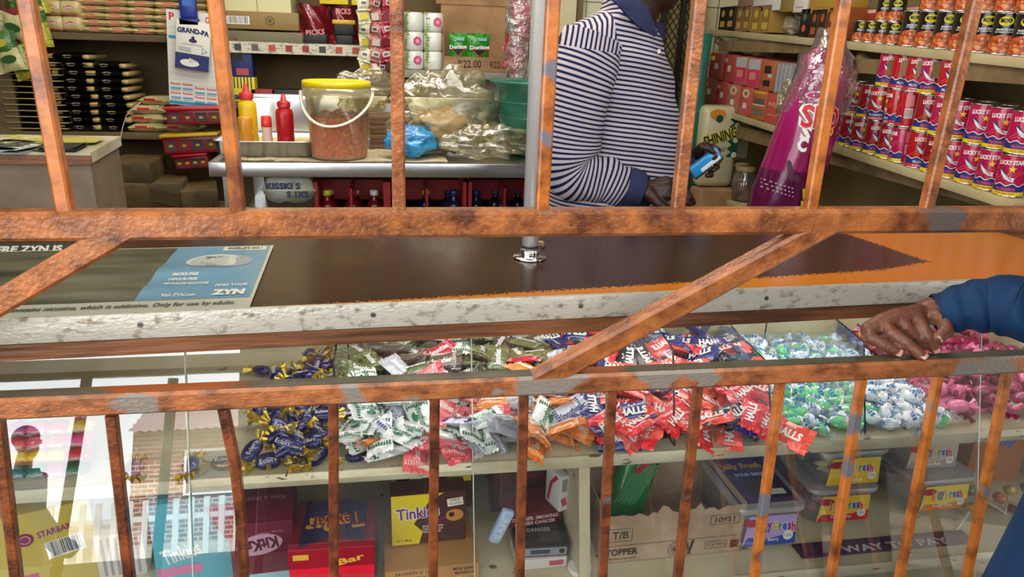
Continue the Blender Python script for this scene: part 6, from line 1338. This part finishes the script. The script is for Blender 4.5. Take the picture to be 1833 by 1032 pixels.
# cream door frame beside the pole
x, z, w_, h_ = pb_(988, 60, 1022, 120, YB-.05)
o = MB().box((x, YB-.05, 1.15), (w_, .1, 2.3), cc('#d3caa0')).box((x+w_*.7, YB-.03, 1.15), (w_*.5, .06, 2.3), BRK).build('trim_door'); o['kind'] = 'structure'
# wooden ledge at the right end of the counter
tag(MB().box((1.80, 1.62, ZC-.03), (.55, .5, .03), WOODS, bev=.002).build('end_ledge'), 'dark brown wooden ledge past the right end of the counter', 'ledge')
# price cards/flyer on the counter
fl = thing('printed_flyer', 'large blue and dark advertising flyer lying curled on the counter at left', 'flyer', (0, 0, ZC+.0015))
A = atZ(490, 441, ZC); B_ = atZ(446, 554, ZC); ex = Vector((dirx.x, dirx.y, 0)); up_ = (A-B_); up_.z = 0; FH = up_.length; ey = up_.normalized()
FW = .62
def fpt(u, v, lift=0):   # u metres left from the right edge, v 0..1 up
    z_ = .0015+.006*math.exp(-((v-.55)/.10)**2)*min(1, u/.1)+.005*math.exp(-((v-.28)/.07)**2)*min(1, max(0, u-.12)/.1)+.004*math.exp(-((v-.8)/.08)**2)*max(0, min(1, (u-.15)/.1))
    q = B_+ey*(FH*v)-ex*u; return Vector((q.x, q.y, z_+lift))
def fpatch(b_, u0, u1, v0, v1, m, lift=0, nu=24, nv=24, sk_=0): return b_.grid(lambda a, c: fpt(u0+(u1-u0)*a+sk_*(c), v0+(v1-v0)*c, lift), nu, nv, m)
def fm(name, c, **k): return mat('fly_'+name, c, .32, coat=.25, **k)
b = MB(); fpatch(b, 0, FW, 0, 1, fm('paper', '#b3b5a4')); fpatch(b, 0, FW, 0, 1, fm('paper', '#b3b5a4'), -.0012); b.build('sheet', fl)
b = MB(); fpatch(b, .006, .19, .14, .985, fm('blue', '#5f8ba3'), .0006, sk_=-.0); fpatch(b, .185, FW-.01, .14, .985, fm('dark', '#6a6a50', col2='#2c2f27', scale=9, thr=.5, soft=.2, stretch=(.35, 2, 1)), .0005, 30, 30); fpatch(b, .13, .19, .14, .55, fm('blue', '#5f8ba3'), .0007)
def fell(u, v, ru, rv, m, lift): 
    b.add([fpt(u+ru*math.cos(2*PI*i/24), v+rv*math.sin(2*PI*i/24), lift) for i in range(24)], [tuple(range(23, -1, -1))], m)
fell(.085, .70, .055, .13, fm('tin2', '#8d9aa0'), .0012); fell(.10, .70, .052, .13, fm('tin', '#c3c7bc'), .0016); fell(.10, .70, .044, .11, fm('tin3', '#aab2ac'), .002)
b.box(tuple(fpt(.055, .94, .0012)), (.085, .028, .0004), fm('pl', '#c9cbbd'), R=(0, 0, ang))
def ftext(t_, u, v, w_, h_, m, lift=.0022, bold=.03):
    vs_, fs_, a_ = text_geo(t_, bold); b.add([fpt(u-x.x*w_, v+x.y*h_/FH, lift) for x in vs_], fs_, m)
LT = fm('lt', '#d3d6cc'); DK = fm('dk', '#3a3f3a')
ftext("WORLD'S NO.1", .055, .94, .07, .018, DK); ftext('ZYN', .10, .745, .045, .03, DK); ftext('COOL MINT', .10, .66, .05, .014, DK); ftext('6 mg', .10, .60, .02, .012, DK)
ftext('SMOKE-FREE', .135, .47, .045, .014, LT); ftext('VAPOUR-FREE', .135, .41, .05, .014, LT); ftext('SMOKELESS NICOTINE', .125, .35, .075, .013, LT)
ftext('Visit ZYN.com', .125, .19, .055, .016, LT); ftext('FIND YOUR', .045, .31, .055, .014, LT); ftext('ZYN', .045, .21, .055, .030, LT, bold=.08)
ftext('This product contains nicotine, which is addictive. Only for use by adults.', .235, .07, .42, .024, DK, .0012, .02)
b.build('print', fl)
fl2 = thing('printed_flyer', 'second dark advertising flyer with pale slogan, behind the left brace', 'flyer', (0, 0, ZC+.0015))
b = MB(); A2 = atZ(60, 455, ZC); 
q0 = atZ(118, 500, ZC); q1 = atZ(128, 440, ZC)
def f2(u, v, l=0): p_ = q0+(q1-q0)*v*1.1-ex*u; return Vector((p_.x, p_.y, .001+l))
b.grid(lambda a, c: f2(.5*a, c), 6, 6, fm('dark2', '#2c2f2b')); b.build('sheet', fl2)
b = MB()
for t_, u, v, w_, h_ in (('WHERE ZYN IS', .10, .80, .17, .035), ('an itching', .12, .52, .13, .03), ('to act', .10, .28, .07, .028)):
    vs_, fs_, a_ = text_geo(t_, .05); b.add([f2(u-x.x*w_, v+x.y*h_/.17, .0008) for x in vs_], fs_, LT)
b.build('print', fl2)
# ---------------------------------------------------------------- people
def sph(b, c, rx, ry=None, rz=None, m=None, n=14):
    ry = ry or rx; rz = rz or rx
    b.lathe([(math.sin(PI*i/n) if 0 < i < n else .001, -math.cos(PI*i/n)) for i in range(n+1)], m or WHITE, n*2, Matrix.Translation(c) @ Matrix.Diagonal((rx, ry, rz, 1)))
def caps(b, pts, rad, m=None):
    b.tube(pts, rad, m or WHITE, 14)
    for p, q in zip(pts, rad): sph(b, p, q*.995, m=m, n=8)
def merged(parts):
    """parts: list of (vs, fs); one mesh"""
    V, F = [], []
    for vs, fs in parts: o = len(V); V += list(vs); F += [tuple(o+i for i in f) for f in fs]
    return V, F
def head_volumes(b, c, face, k=1.0):
    """c: centre of the head, face: unit vector the person looks along"""
    f = Vector(face).normalized(); s = f.cross(Vector((0, 0, 1))).normalized(); u = s.cross(f)
    def P(a, l, z): return Vector(c)+f*a*k+s*l*k+u*z*k
    sph(b, P(-.01, 0, .025), .084*k, .084*k, .098*k); sph(b, P(.03, 0, -.03), .062*k, .062*k, .080*k); sph(b, P(.055, 0, -.085), .032*k, .032*k, .026*k)
    caps(b, [P(.082, 0, .02), P(.10, 0, -.018)], [.010*k, .016*k]); 
    for sg in (-1, 1):
        sph(b, P(.096, sg*.014, -.026), .009*k); sph(b, P(-.005, sg*.080, -.005), .014*k, .014*k, .030*k); caps(b, [P(.085, sg*.045, .028), P(.09, sg*.018, .030)], [.010*k, .011*k])
    caps(b, [P(.083, -.020, -.056), P(.088, 0, -.055), P(.083, .020, -.056)], [.008*k, .011*k, .008*k]); caps(b, [P(.081, -.017, -.068), P(.085, 0, -.069), P(.081, .017, -.068)], [.008*k, .011*k, .008*k])
    return P
SKIN1 = mat('dark_skin', '#3a2117', .45, bump=.15, bscale=120, col2='#2c1811', scale=6); SKIN2 = mat('brown_skin', '#7a4a36', .42, bump=.25, bscale=150, col2='#5e3526', scale=14, soft=.2)
NAIL = mat('fingernail', '#d09a8a', .25, coat=.4); EYEW = flat('#d8d2c8', .2); EYEB = flat('#120c0a', .1)
def stripe_mat(name, c1, c2, period, duty=.42):
    m = bpy.data.materials.new(name); m.use_nodes = True; nt = m.node_tree; b = nt.nodes['Principled BSDF']
    at = nd(nt, 'ShaderNodeAttribute', attribute_name='stripe'); mu = nd(nt, 'ShaderNodeMath', operation='DIVIDE'); mu.inputs[1].default_value = period; nt.links.new(at.outputs['Fac'], mu.inputs[0])
    tc = nd(nt, 'ShaderNodeTexCoord'); sp = nd(nt, 'ShaderNodeSeparateXYZ'); nt.links.new(tc.outputs['Object'], sp.inputs[0])
    def M2(op, a, c):
        q = nd(nt, 'ShaderNodeMath', operation=op); nt.links.new(a, q.inputs[0])
        if isinstance(c, float): q.inputs[1].default_value = c
        else: nt.links.new(c, q.inputs[1])
        return q.outputs[0]
    zz = M2('ADD', sp.outputs[2], M2('MULTIPLY', sp.outputs[0], .12))
    isy = M2('MULTIPLY', M2('GREATER_THAN', zz, YZ), M2('LESS_THAN', sp.outputs[0], YX))
    xx = M2('DIVIDE', M2('ADD', sp.outputs[0], M2('MULTIPLY', sp.outputs[2], -.25)), period)
    mxv = nd(nt, 'ShaderNodeMix'); nt.links.new(isy, mxv.inputs[0]); nt.links.new(mu.outputs[0], mxv.inputs[2]); nt.links.new(xx, mxv.inputs[3])
    fr = nd(nt, 'ShaderNodeMath', operation='FRACT'); nt.links.new(mxv.outputs[0], fr.inputs[0])
    cp = nd(nt, 'ShaderNodeMath', operation='LESS_THAN'); cp.inputs[1].default_value = duty; nt.links.new(fr.outputs[0], cp.inputs[0])
    mx = nd(nt, 'ShaderNodeMix', data_type='RGBA'); mx.inputs[6].default_value = c4(hx(c1)); mx.inputs[7].default_value = c4(hx(c2)); nt.links.new(cp.outputs[0], mx.inputs[0]); nt.links.new(mx.outputs[2], b.inputs['Base Color'])
    b.inputs['Roughness'].default_value = .85; b.inputs['Specular IOR Level'].default_value = .2; return m
YP_ = 2.06
YZ = atY(1050, 97, 1.97).z-.005; YX = atY(1108, 60, 1.97).x-atY(1105, 200, 2.14).x
STR = stripe_mat('striped_knit', '#b5abb0', '#191d40', .0128, .44); NAVYK = mat('navy_knit', '#262c52', .85, bump=.3, bscale=200); TROU = mat('dark_trousers', '#1c1e28', .85, bump=.3, bscale=40)
YP_ = 2.06
def pk(px, py, Y=YP_): return atY(px, py, Y)
# joints of the shopkeeper, who stands facing right behind the counter
sh_n = pk(1052, 78, 1.98); el_n = pk(1018, 305, 1.97); wr_n = pk(1150, 338, 1.95); ha_n = pk(1215, 350, 1.93)
tc = pk(1105, 200, 2.14); cxx = tc.x
keeper = thing('person', 'person behind the counter in a navy and white striped polo holding a blue packet', 'person', (cxx, 2.14, 0))
KO = Vector((cxx, 2.14, 0))
b = MB()
neck = pk(1150, 20, 2.12)-KO; hc = Vector((pk(1170, -45, 2.12).x-KO.x, -.01, pk(1170, -45, 2.12).z))
b.lathe([(.001, .80), (.15, .82), (.16, .95), (.15, 1.1), (.13, 1.2), (.06, 1.27), (.001, 1.28)], WHITE, 24, Matrix.Diagonal((.8, .9, 1, 1)))
caps(b, [Vector((neck.x-.04, 0, 1.24)), Vector((neck.x, 0, neck.z)), hc+Vector((-.01, 0, -.02))], [.055, .056, .058])
hp_ = head_volumes(b, hc+Vector((0, 0, .02)), (1, -.25, -.12))
sn, en, wn_ = sh_n-KO, el_n-KO, wr_n-KO
caps(b, [Vector((0, -.08, 1.20)), sn+Vector((.01, .03, -.05)), en, wn_], [.05, .05, .042, .030])
sf = Vector((sn.x+.04, .17, sn.z-.02)); ef = Vector((sn.x+.10, .17, 1.0)); wf = pk(1248, 290, 2.12)-KO
caps(b, [Vector((0, .08, 1.20)), sf+Vector((-.02, 0, -.05)), ef, wf], [.05, .045, .040, .028])
for sg in (-1, 1): caps(b, [Vector((0, sg*.085, .86)), Vector((.02, sg*.09, .47)), Vector((0, sg*.09, .09))], [.085, .058, .038]); caps(b, [Vector((-.02, sg*.09, .04)), Vector((.15, sg*.10, .03))], [.035, .028])
bodyV = smooth_remesh(b, .011, 3)
def hand_volumes(palm, fingers, thumb, rp=.016, rf=.0095):
    b = MB()
    for ch in palm: caps(b, ch, [rp*1.1]+[rp]*(len(ch)-1))
    for f in fingers: caps(b, f, [rf*1.08, rf*1.02, rf*.95, rf*.86][:len(f)])
    if thumb: caps(b, thumb, [rp*1.05, rf*1.25, rf*1.15, rf*.95][:len(thumb)])
    return b
# near hand stretched to the right over the counter
P = lambda px, py, Y=1.93: pk(px, py, Y)-KO
W0 = wn_; mc = [P(1192, 326), P(1193, 337, 1.92), P(1190, 348, 1.915), P(1185, 358, 1.92)]
fg = [[mc[0], P(1214, 330), P(1228, 341), P(1236, 352)], [mc[1], P(1218, 342, 1.91), P(1233, 352, 1.91), P(1241, 362, 1.92)], [mc[2], P(1214, 354, 1.90), P(1229, 363, 1.9), P(1236, 372, 1.91)], [mc[3], P(1206, 364, 1.905), P(1218, 372, 1.905), P(1224, 380, 1.91)]]
h1 = smooth_remesh(hand_volumes([[W0, m_] for m_ in mc], fg, [P(1160, 345, 1.92), P(1180, 366, 1.90), P(1196, 376, 1.895), P(1208, 380, 1.90)], .019, .0105), .0034, 2)
# far hand holding the packet
Q = lambda px, py, Y=2.10: pk(px, py, Y)-KO
mc2 = [Q(1262, 262), Q(1268, 271, 2.09), Q(1266, 283, 2.09), Q(1262, 294, 2.10)]
fg2 = [[mc2[0], Q(1276, 262), Q(1285, 268, 2.08), Q(1286, 280, 2.065)], [mc2[1], Q(1283, 275, 2.08), Q(1290, 283, 2.065), Q(1284, 292, 2.05)], [mc2[2], Q(1280, 290, 2.075), Q(1284, 299, 2.06), Q(1277, 304, 2.05)], [mc2[3], Q(1272, 304, 2.08), Q(1273, 313, 2.065), Q(1266, 314, 2.055)]]
h2 = smooth_remesh(hand_volumes([[wf, m_] for m_ in mc2], fg2, [Q(1248, 272, 2.09), Q(1256, 262, 2.06), Q(1268, 265, 2.05), Q(1276, 272, 2.045)], .017, .0095), .0032, 2)
V, F = merged([bodyV, h1, h2]); MB().add(V, F, SKIN1, True).build('body', keeper)
b = MB()
for sg in (-1, 1): sph(b, hp_(.088, sg*.032, .012), .011, m=EYEW, n=8); sph(b, hp_(.096, sg*.032, .012), .0055, m=EYEB, n=6)
b.build('eyes', keeper); b = MB(); sph(b, hp_(-.022, 0, .045), .092, .092, .092, m=flat('#0d0b0a', .9)); b.build('hair', keeper)
b = MB()
for sg in (-1, 1): b.tube([(0, sg*.085, .92), (.02, sg*.09, .47), (0, sg*.09, .10)], [.115, .085, .062], TROU, 20); 
b.lathe([(.16, .78), (.17, .88), (.165, .98)], TROU, 28, Matrix.Diagonal((.95, 1, 1, 1))); b.build('trousers', keeper)
for sg in (-1, 1): MB().box((.06, sg*.095, .045), (.27, .10, .09), BLACK, bev=.03).build('shoe', keeper)
# the polo shirt: torso, sleeves and yoke with their own stripe directions
class SB(MB):
    def __init__(s): MB.__init__(s); s.st = []
    def sgrid(s, fn, nu, nv, m):
        vs, st = [], []
        for i in range(nu+1):
            for j in range(nv+1): p, t = fn(i/nu, j/nv); vs.append(p); st.append(t)
        k = nv+1; s.add(vs, [(i*k+j, (i+1)*k+j, (i+1)*k+j+1, i*k+j+1) for i in range(nu) for j in range(nv)], m, True); s.st += st
    def sbuild(s, name, par):
        o = s.build(name, par); a = o.data.attributes.new('stripe', 'FLOAT', 'POINT'); a.data.foreach_set('value', s.st+[0]*(len(s.v)-len(s.st))); return o
fr_px = [(20, 1150, 1090), (50, 1172, 1030), (80, 1186, 1000), (120, 1197, 990), (160, 1206, 990), (200, 1212, 992), (250, 1217, 990), (300, 1219, 990), (360, 1217, 985), (420, 1212, 985), (500, 1205, 990)]
sec = []
for y_, a, c in fr_px:
    A, B_ = pk(a, y_, 2.10)-KO, pk(c, y_, 2.10)-KO; sec.append((A.z, A.x, B_.x))
sec.sort()
def body_sec(z):
    z = max(sec[0][0], min(sec[-1][0], z))
    for i in range(len(sec)-1):
        if sec[i][0] <= z <= sec[i+1][0]:
            t = (z-sec[i][0])/(sec[i+1][0]-sec[i][0]); return sec[i][1]*(1-t)+sec[i+1][1]*t, sec[i][2]*(1-t)+sec[i+1][2]*t
    return sec[-1][1:]
ztop = (pk(1100, -4, 2.06)).z; zbot = sec[0][0]
def torso(u, v):
    z = zbot+(ztop-zbot)*v; xf, xb_ = body_sec(z); sh_ = max(0, (v-.80)/.20)
    a = 2*PI*u; hw = .185*(1-.58*sh_**1.5); cx_2 = (xf+xb_)/2; rx = (xf-xb_)/2*(1-.02*sh_)
    wr = .004*math.sin(z*55+3*a)+.005*noise.noise(Vector((math.cos(a)*3, math.sin(a)*3, z*7)))
    se = lambda q: math.copysign(abs(q)**.85, q)
    x = cx_2+(rx+wr)*se(math.cos(a)); y = (hw+wr)*se(math.sin(a))
    st = z+.012*math.cos(a-1.0)+.02*max(0, math.cos(a+.7))**2
    return (x, y, z), st+5
sb_ = SB(); sb_.sgrid(torso, 72, 90, STR)
def path_pt(pts, t):
    L_ = [(pts[i+1]-pts[i]).length for i in range(len(pts)-1)]; T_ = sum(L_); d = t*T_
    for i, l in enumerate(L_):
        if d <= l or i == len(L_)-1: return pts[i]+(pts[i+1]-pts[i])*(d/l), T_
        d -= l
def bez(pts, n=40):
    out = []; P_ = [pts[0]]+pts+[pts[-1]]
    for i in range(1, len(P_)-2):
        for k in range(n//(len(pts)-1)):
            t = k/(n//(len(pts)-1)); a, b2, c, d = P_[i-1], P_[i], P_[i+1], P_[i+2]
            out.append(.5*((2*b2)+(c-a)*t+(2*a-5*b2+4*c-d)*t*t+(3*b2-a-3*c+d)*t**3))
    out.append(pts[-1]); return out
def sleeve(pts, rads, m, sb_, fl=.8, seed=0, n=36, soff=0, sdir=0):
    C_ = bez(pts, 48); N = len(C_); prev = None; fr = []; L_ = 0; Ls = [0]
    for i in range(1, N): L_ += (C_[i]-C_[i-1]).length; Ls.append(L_)
    for i, p in enumerate(C_):
        t = (C_[min(i+1, N-1)]-C_[max(i-1, 0)]).normalized(); a = (Vector((1, 0, .3)).cross(t) if prev is None else prev-t*prev.dot(t)).normalized(); prev = a; fr.append((p, a, t.cross(a)))
    def fn(u, v):
        w = fn0(u, v)
        return w
    def fn0(u, v):
        i = min(N-1, round(u*(N-1))); p, a, c = fr[i]; q = 2*PI*v; k = u*(len(rads)-1); k0 = min(len(rads)-2, int(k)); r_ = rads[k0]*(1-(k-k0))+rads[k0+1]*(k-k0)
        r_ += .006*noise.noise(Vector((u*9+seed, math.cos(q)*1.5, math.sin(q)*1.5)))+.0035*math.sin(u*46+2*math.sin(q))*(u > .35)
        return p+a*(r_*math.cos(q)*fl)+c*(r_*math.sin(q)), Ls[i]+soff+.006*math.cos(q+1)
    sb_.sgrid(fn, N-1, n, m); return fr
frn = sleeve([sn+Vector((.02, .02, .015)), sn+Vector((-.02, -.01, -.10)), en+Vector((-.01, 0, .06)), en+Vector((.02, 0, -.01)), (en+wn_)/2+Vector((.0, 0, -.002)), wn_+Vector((-.035, 0, 0))], [.085, .098, .092, .078, .064, .050], STR, sb_, .62)
sleeve([sf+Vector((0, 0, .03)), sf+Vector((.03, 0, -.12)), ef, wf+Vector((-.02, 0, -.005))], [.08, .075, .06, .042], STR, sb_, .8, 4)
# yoke over the near shoulder, stripes running the other way
def yoke(u, v):
    a = Vector((sec[-1][2]*.0+pk(1005, 92, 1.9).x-KO.x, 0, 0)); x = (pk(1003, 90, 1.93).x-KO.x)+(pk(1112, 90, 1.93).x-pk(1003, 90, 1.93).x)*u
    zt_ = pk(1060, 100-75*math.sin(PI*min(1, u*.95+.12))**.6*v-8*u, 1.95).z; y_ = -.195-.02*math.sin(PI*u)+.16*v**1.6
    return (x, y_, zt_), x*1.0+.2*v*.05+3
sb_.sbuild('striped_polo', keeper)
b = MB(); d_ = (wn_-(en+wn_)/2).normalized()
caps_c = [wn_-d_*.055, wn_-d_*.03, wn_-d_*.004]; b.tube(caps_c, [.053, .053, .047], NAVYK, 28, cap=False, flat=1.0); b.tube(list(reversed(caps_c)), [.044, .049, .050], NAVYK, 28, cap=False); b.build('cuff', keeper)
b = MB(); d2 = (wf-ef).normalized(); b.tube([wf-d2*.05, wf-d2*.005], [.044, .038], NAVYK, 24, cap=False); b.build('cuff', keeper)
# collar
b = MB(); cpts = [P(1082, -8, 2.0), P(1103, 5, 1.985), P(1125, 30, 1.985), P(1150, 52, 1.99), P(1172, 66, 2.01)]; cw_ = [P(1118, -22, 2.04), P(1140, -6, 2.03), P(1158, 12, 2.03), P(1168, 34, 2.03), P(1176, 58, 2.03)]
b.grid(lambda u, v: (bez(cpts, 16)[round(u*16)]*(1-v)+bez(cw_, 16)[round(u*16)]*v)+Vector((0, -.012*math.sin(PI*v), .004*math.sin(PI*v))), 16, 6, NAVYK)
b.grid(lambda u, v: (bez(cpts, 16)[round(u*16)]*(1-v)+bez(cw_, 16)[round(u*16)]*v)+Vector((0, .006, -.002)), 16, 2, NAVYK)
b.lathe([(.078, 1.30), (.074, 1.345), (.080, 1.35)], NAVYK, 26, TR((neck.x-.0, 0, -.005))); b.build('collar', keeper)
b = MB()
for px, py in ((1180, 92), (1187, 122)): b.disc(.006, WHITE, frame(P(px, py, 1.99), (1, .4, 0), (0, 0, 1)), 14, depth=.002)
b.build('button', keeper)
# packet in the far hand
q = pk(1262, 291, 2.055); T = frame((0, 0, 0), (.78, 0, .62), (-.62, 0, .78)); b = MB()
b.box((0, 0, 0), (.105, .040, .022), mat('sky_blue_pack', '#2a8fd0', .25, coat=.5), T, bev=.006).box((.01, -.010, .0), (.07, .014, .0235), cc('#d9dde2', .3), T, bev=.002).box((-.02, -.021, 0), (.06, .006, .018), BLACK, T).disc(.007, cc('#b02a3a'), T @ TR((.038, .008, .0116)), 10).disc(.008, BLACK, T @ TR((.03, -.002, .0122)), 12, 1.3, .8)
tag(b.build('blue_packet', loc=q), 'small sky blue packet with white panel held in the hand of the person in stripes', 'packet')
# ---- the customer: only the arm in blue reaches into the picture from the right
cu = thing('person', 'person at the right edge in dark blue jacket, hand on the lower grille rail', 'person', (1.13, .70, -.0))
UO = Vector((1.13, .70, 0))
U = lambda px, py, Y: atY(px, py, Y)-UO
wr_ = U(1662, 557, 1.135)
mcs = [U(1636, 563, 1.125), U(1606, 566, 1.125), U(1580, 575, 1.125), U(1556, 590, 1.122)]
fgs = [[mcs[0], U(1651, 583, 1.098), U(1662, 604, 1.083), U(1671, 622, 1.078)],
       [mcs[1], U(1622, 586, 1.105), U(1640, 603, 1.095), U(1653, 618, 1.090)],
       [mcs[2], U(1594, 594, 1.098), U(1622, 613, 1.072), U(1649, 636, 1.052)],
       [mcs[3], U(1560, 605, 1.100), U(1582, 617, 1.085), U(1604, 629, 1.074)]]
th_ = [U(1668, 563, 1.12), U(1690, 573, 1.095), U(1694, 592, 1.08), U(1682, 603, 1.075)]
hb_ = hand_volumes([[wr_, m_] for m_ in mcs]+[[mcs[0], mcs[1], mcs[2], mcs[3]]], fgs, th_, .0165, .0118)
hv = smooth_remesh(hb_, .0026, 2)
b = MB()
b.lathe([(.001, .84), (.16, .86), (.17, 1.0), (.17, 1.15), (.18, 1.30), (.09, 1.40), (.001, 1.41)], WHITE, 24, Matrix.Diagonal((1.1, .72, 1, 1)))
shd = Vector((-.10, -.0, 1.33)); elb = U(1905, 545, .99); 
caps(b, [Vector((0, 0, 1.33)), shd, elb, U(1790, 545, 1.08), U(1725, 552, 1.11), wr_], [.07, .055, .042, .036, .031, .029]); caps(b, [Vector((0, 0, 1.33)), Vector((.20, -.02, 1.33)), Vector((.26, -.05, 1.05)), Vector((.22, .05, .85))], [.07, .06, .045, .034])
for sg in (-1, 1): caps(b, [Vector((sg*.09, 0, .86)), Vector((sg*.1, .01, .47)), Vector((sg*.1, 0, .09))], [.088, .06, .04]); caps(b, [Vector((sg*.1, -.02, .04)), Vector((sg*.1, .15, .03))], [.036, .028])
caps(b, [Vector((0, 0, 1.38)), Vector((0, .01, 1.50))], [.06, .056]); hp2 = head_volumes(b, (0, .02, 1.60), (-.3, 1, -.1))
h3 = smooth_remesh(hand_volumes([[Vector((.22, .05, .85)), Vector((.215+.012*k, .075, .76))] for k in range(4)], [[Vector((.20+.02*k, .075, .76)), Vector((.20+.02*k, .09, .72)), Vector((.20+.02*k, .085, .69)), Vector((.20+.02*k, .07, .672))] for k in range(4)], [Vector((.19, .06, .81)), Vector((.17, .09, .78)), Vector((.17, .10, .75))], .017, .010), .004, 2)
V, F = merged([smooth_remesh(b, .012, 3), hv, h3]); MB().add(V, F, SKIN2, True).build('body', cu)
def nail(tip, prev, out, w_=.0078, l_=.0105):
    d = (tip-prev).normalized(); o_ = (Vector(out)-d*Vector(out).dot(d)).normalized(); s = d.cross(o_); q = tip+o_*.0092+d*.002
    return MB().grid(lambda u, v: q+s*((u-.5)*2*w_*math.cos((v-.5)*1.1))+d*((v-.5)*2*l_*.62)-o_*((u-.5)**2*.012), 6, 6, NAIL).build('fingernail', cu)
for f_, o_ in ((fgs[0], (-.1, -.9, .5)), (fgs[2], (0, -.8, .6)), (fgs[3], (-.1, -.9, .4)), (th_, (-.35, -.9, .2))): nail(f_[-1], f_[-2], o_)
b = MB()
for sg in (-1, 1): sph(b, hp2(.088, sg*.032, .012), .011, m=EYEW, n=8); sph(b, hp2(.096, sg*.032, .012), .0055, m=EYEB, n=6)
b.build('eyes', cu); b = MB(); sph(b, hp2(-.022, 0, .045), .092, .092, .092, m=flat('#0d0b0b', .9)); b.build('hair', cu)
JK = mat('blue_jacket', '#0d3a66', .75, bump=.4, bscale=26, col2='#0a2a4c', scale=7, soft=.25, spec=.3)
sb2 = SB()
sleeve([shd+Vector((.03, 0, .02)), (shd+elb)/2+Vector((0, .0, .0)), elb+Vector((.0, .0, .0)), U(1790, 545, 1.08), U(1725, 552, 1.11), U(1672, 560, 1.128)], [.095, .088, .085, .074, .060, .044], JK, sb2, .74, 9, 40)
sleeve([Vector((.17, 0, 1.35)), Vector((.24, -.03, 1.2)), Vector((.26, -.05, 1.05)), Vector((.225, .03, .88))], [.09, .08, .07, .05], JK, sb2, .85, 5)
sb2.build('jacket_sleeves', cu)
b = MB(); b.grid(lambda u, v: ((0.215+.03*max(0, (.30-v)/.30)-.09*max(0, (v-.82)/.18)**1.5)*math.cos(2*PI*u)*1.02+.006*noise.noise(Vector((v*8, math.cos(2*PI*u)*2, 1))), (.15+.04*max(0, (.3-v)/.3)-.05*max(0, (v-.82)/.18))*math.sin(2*PI*u), .42+1.0*v), 48, 40, JK); b.build('jacket_body', cu)
b = MB()
for sg in (-1, 1): b.tube([(sg*.09, 0, .9), (sg*.1, .01, .47), (sg*.1, 0, .10)], [.12, .09, .065], TROU, 20)
b.build('trousers', cu)
for sg in (-1, 1): MB().box((sg*.1, .05, .045), (.10, .27, .09), BLACK, bev=.03).build('shoe', cu)

pb2 = dup(cu, loc=(-2.75, -3.4, -.86), rot=(0, 0, -1.45), label='passer-by in blue jacket out in the street, mirrored at the far left of the glass')
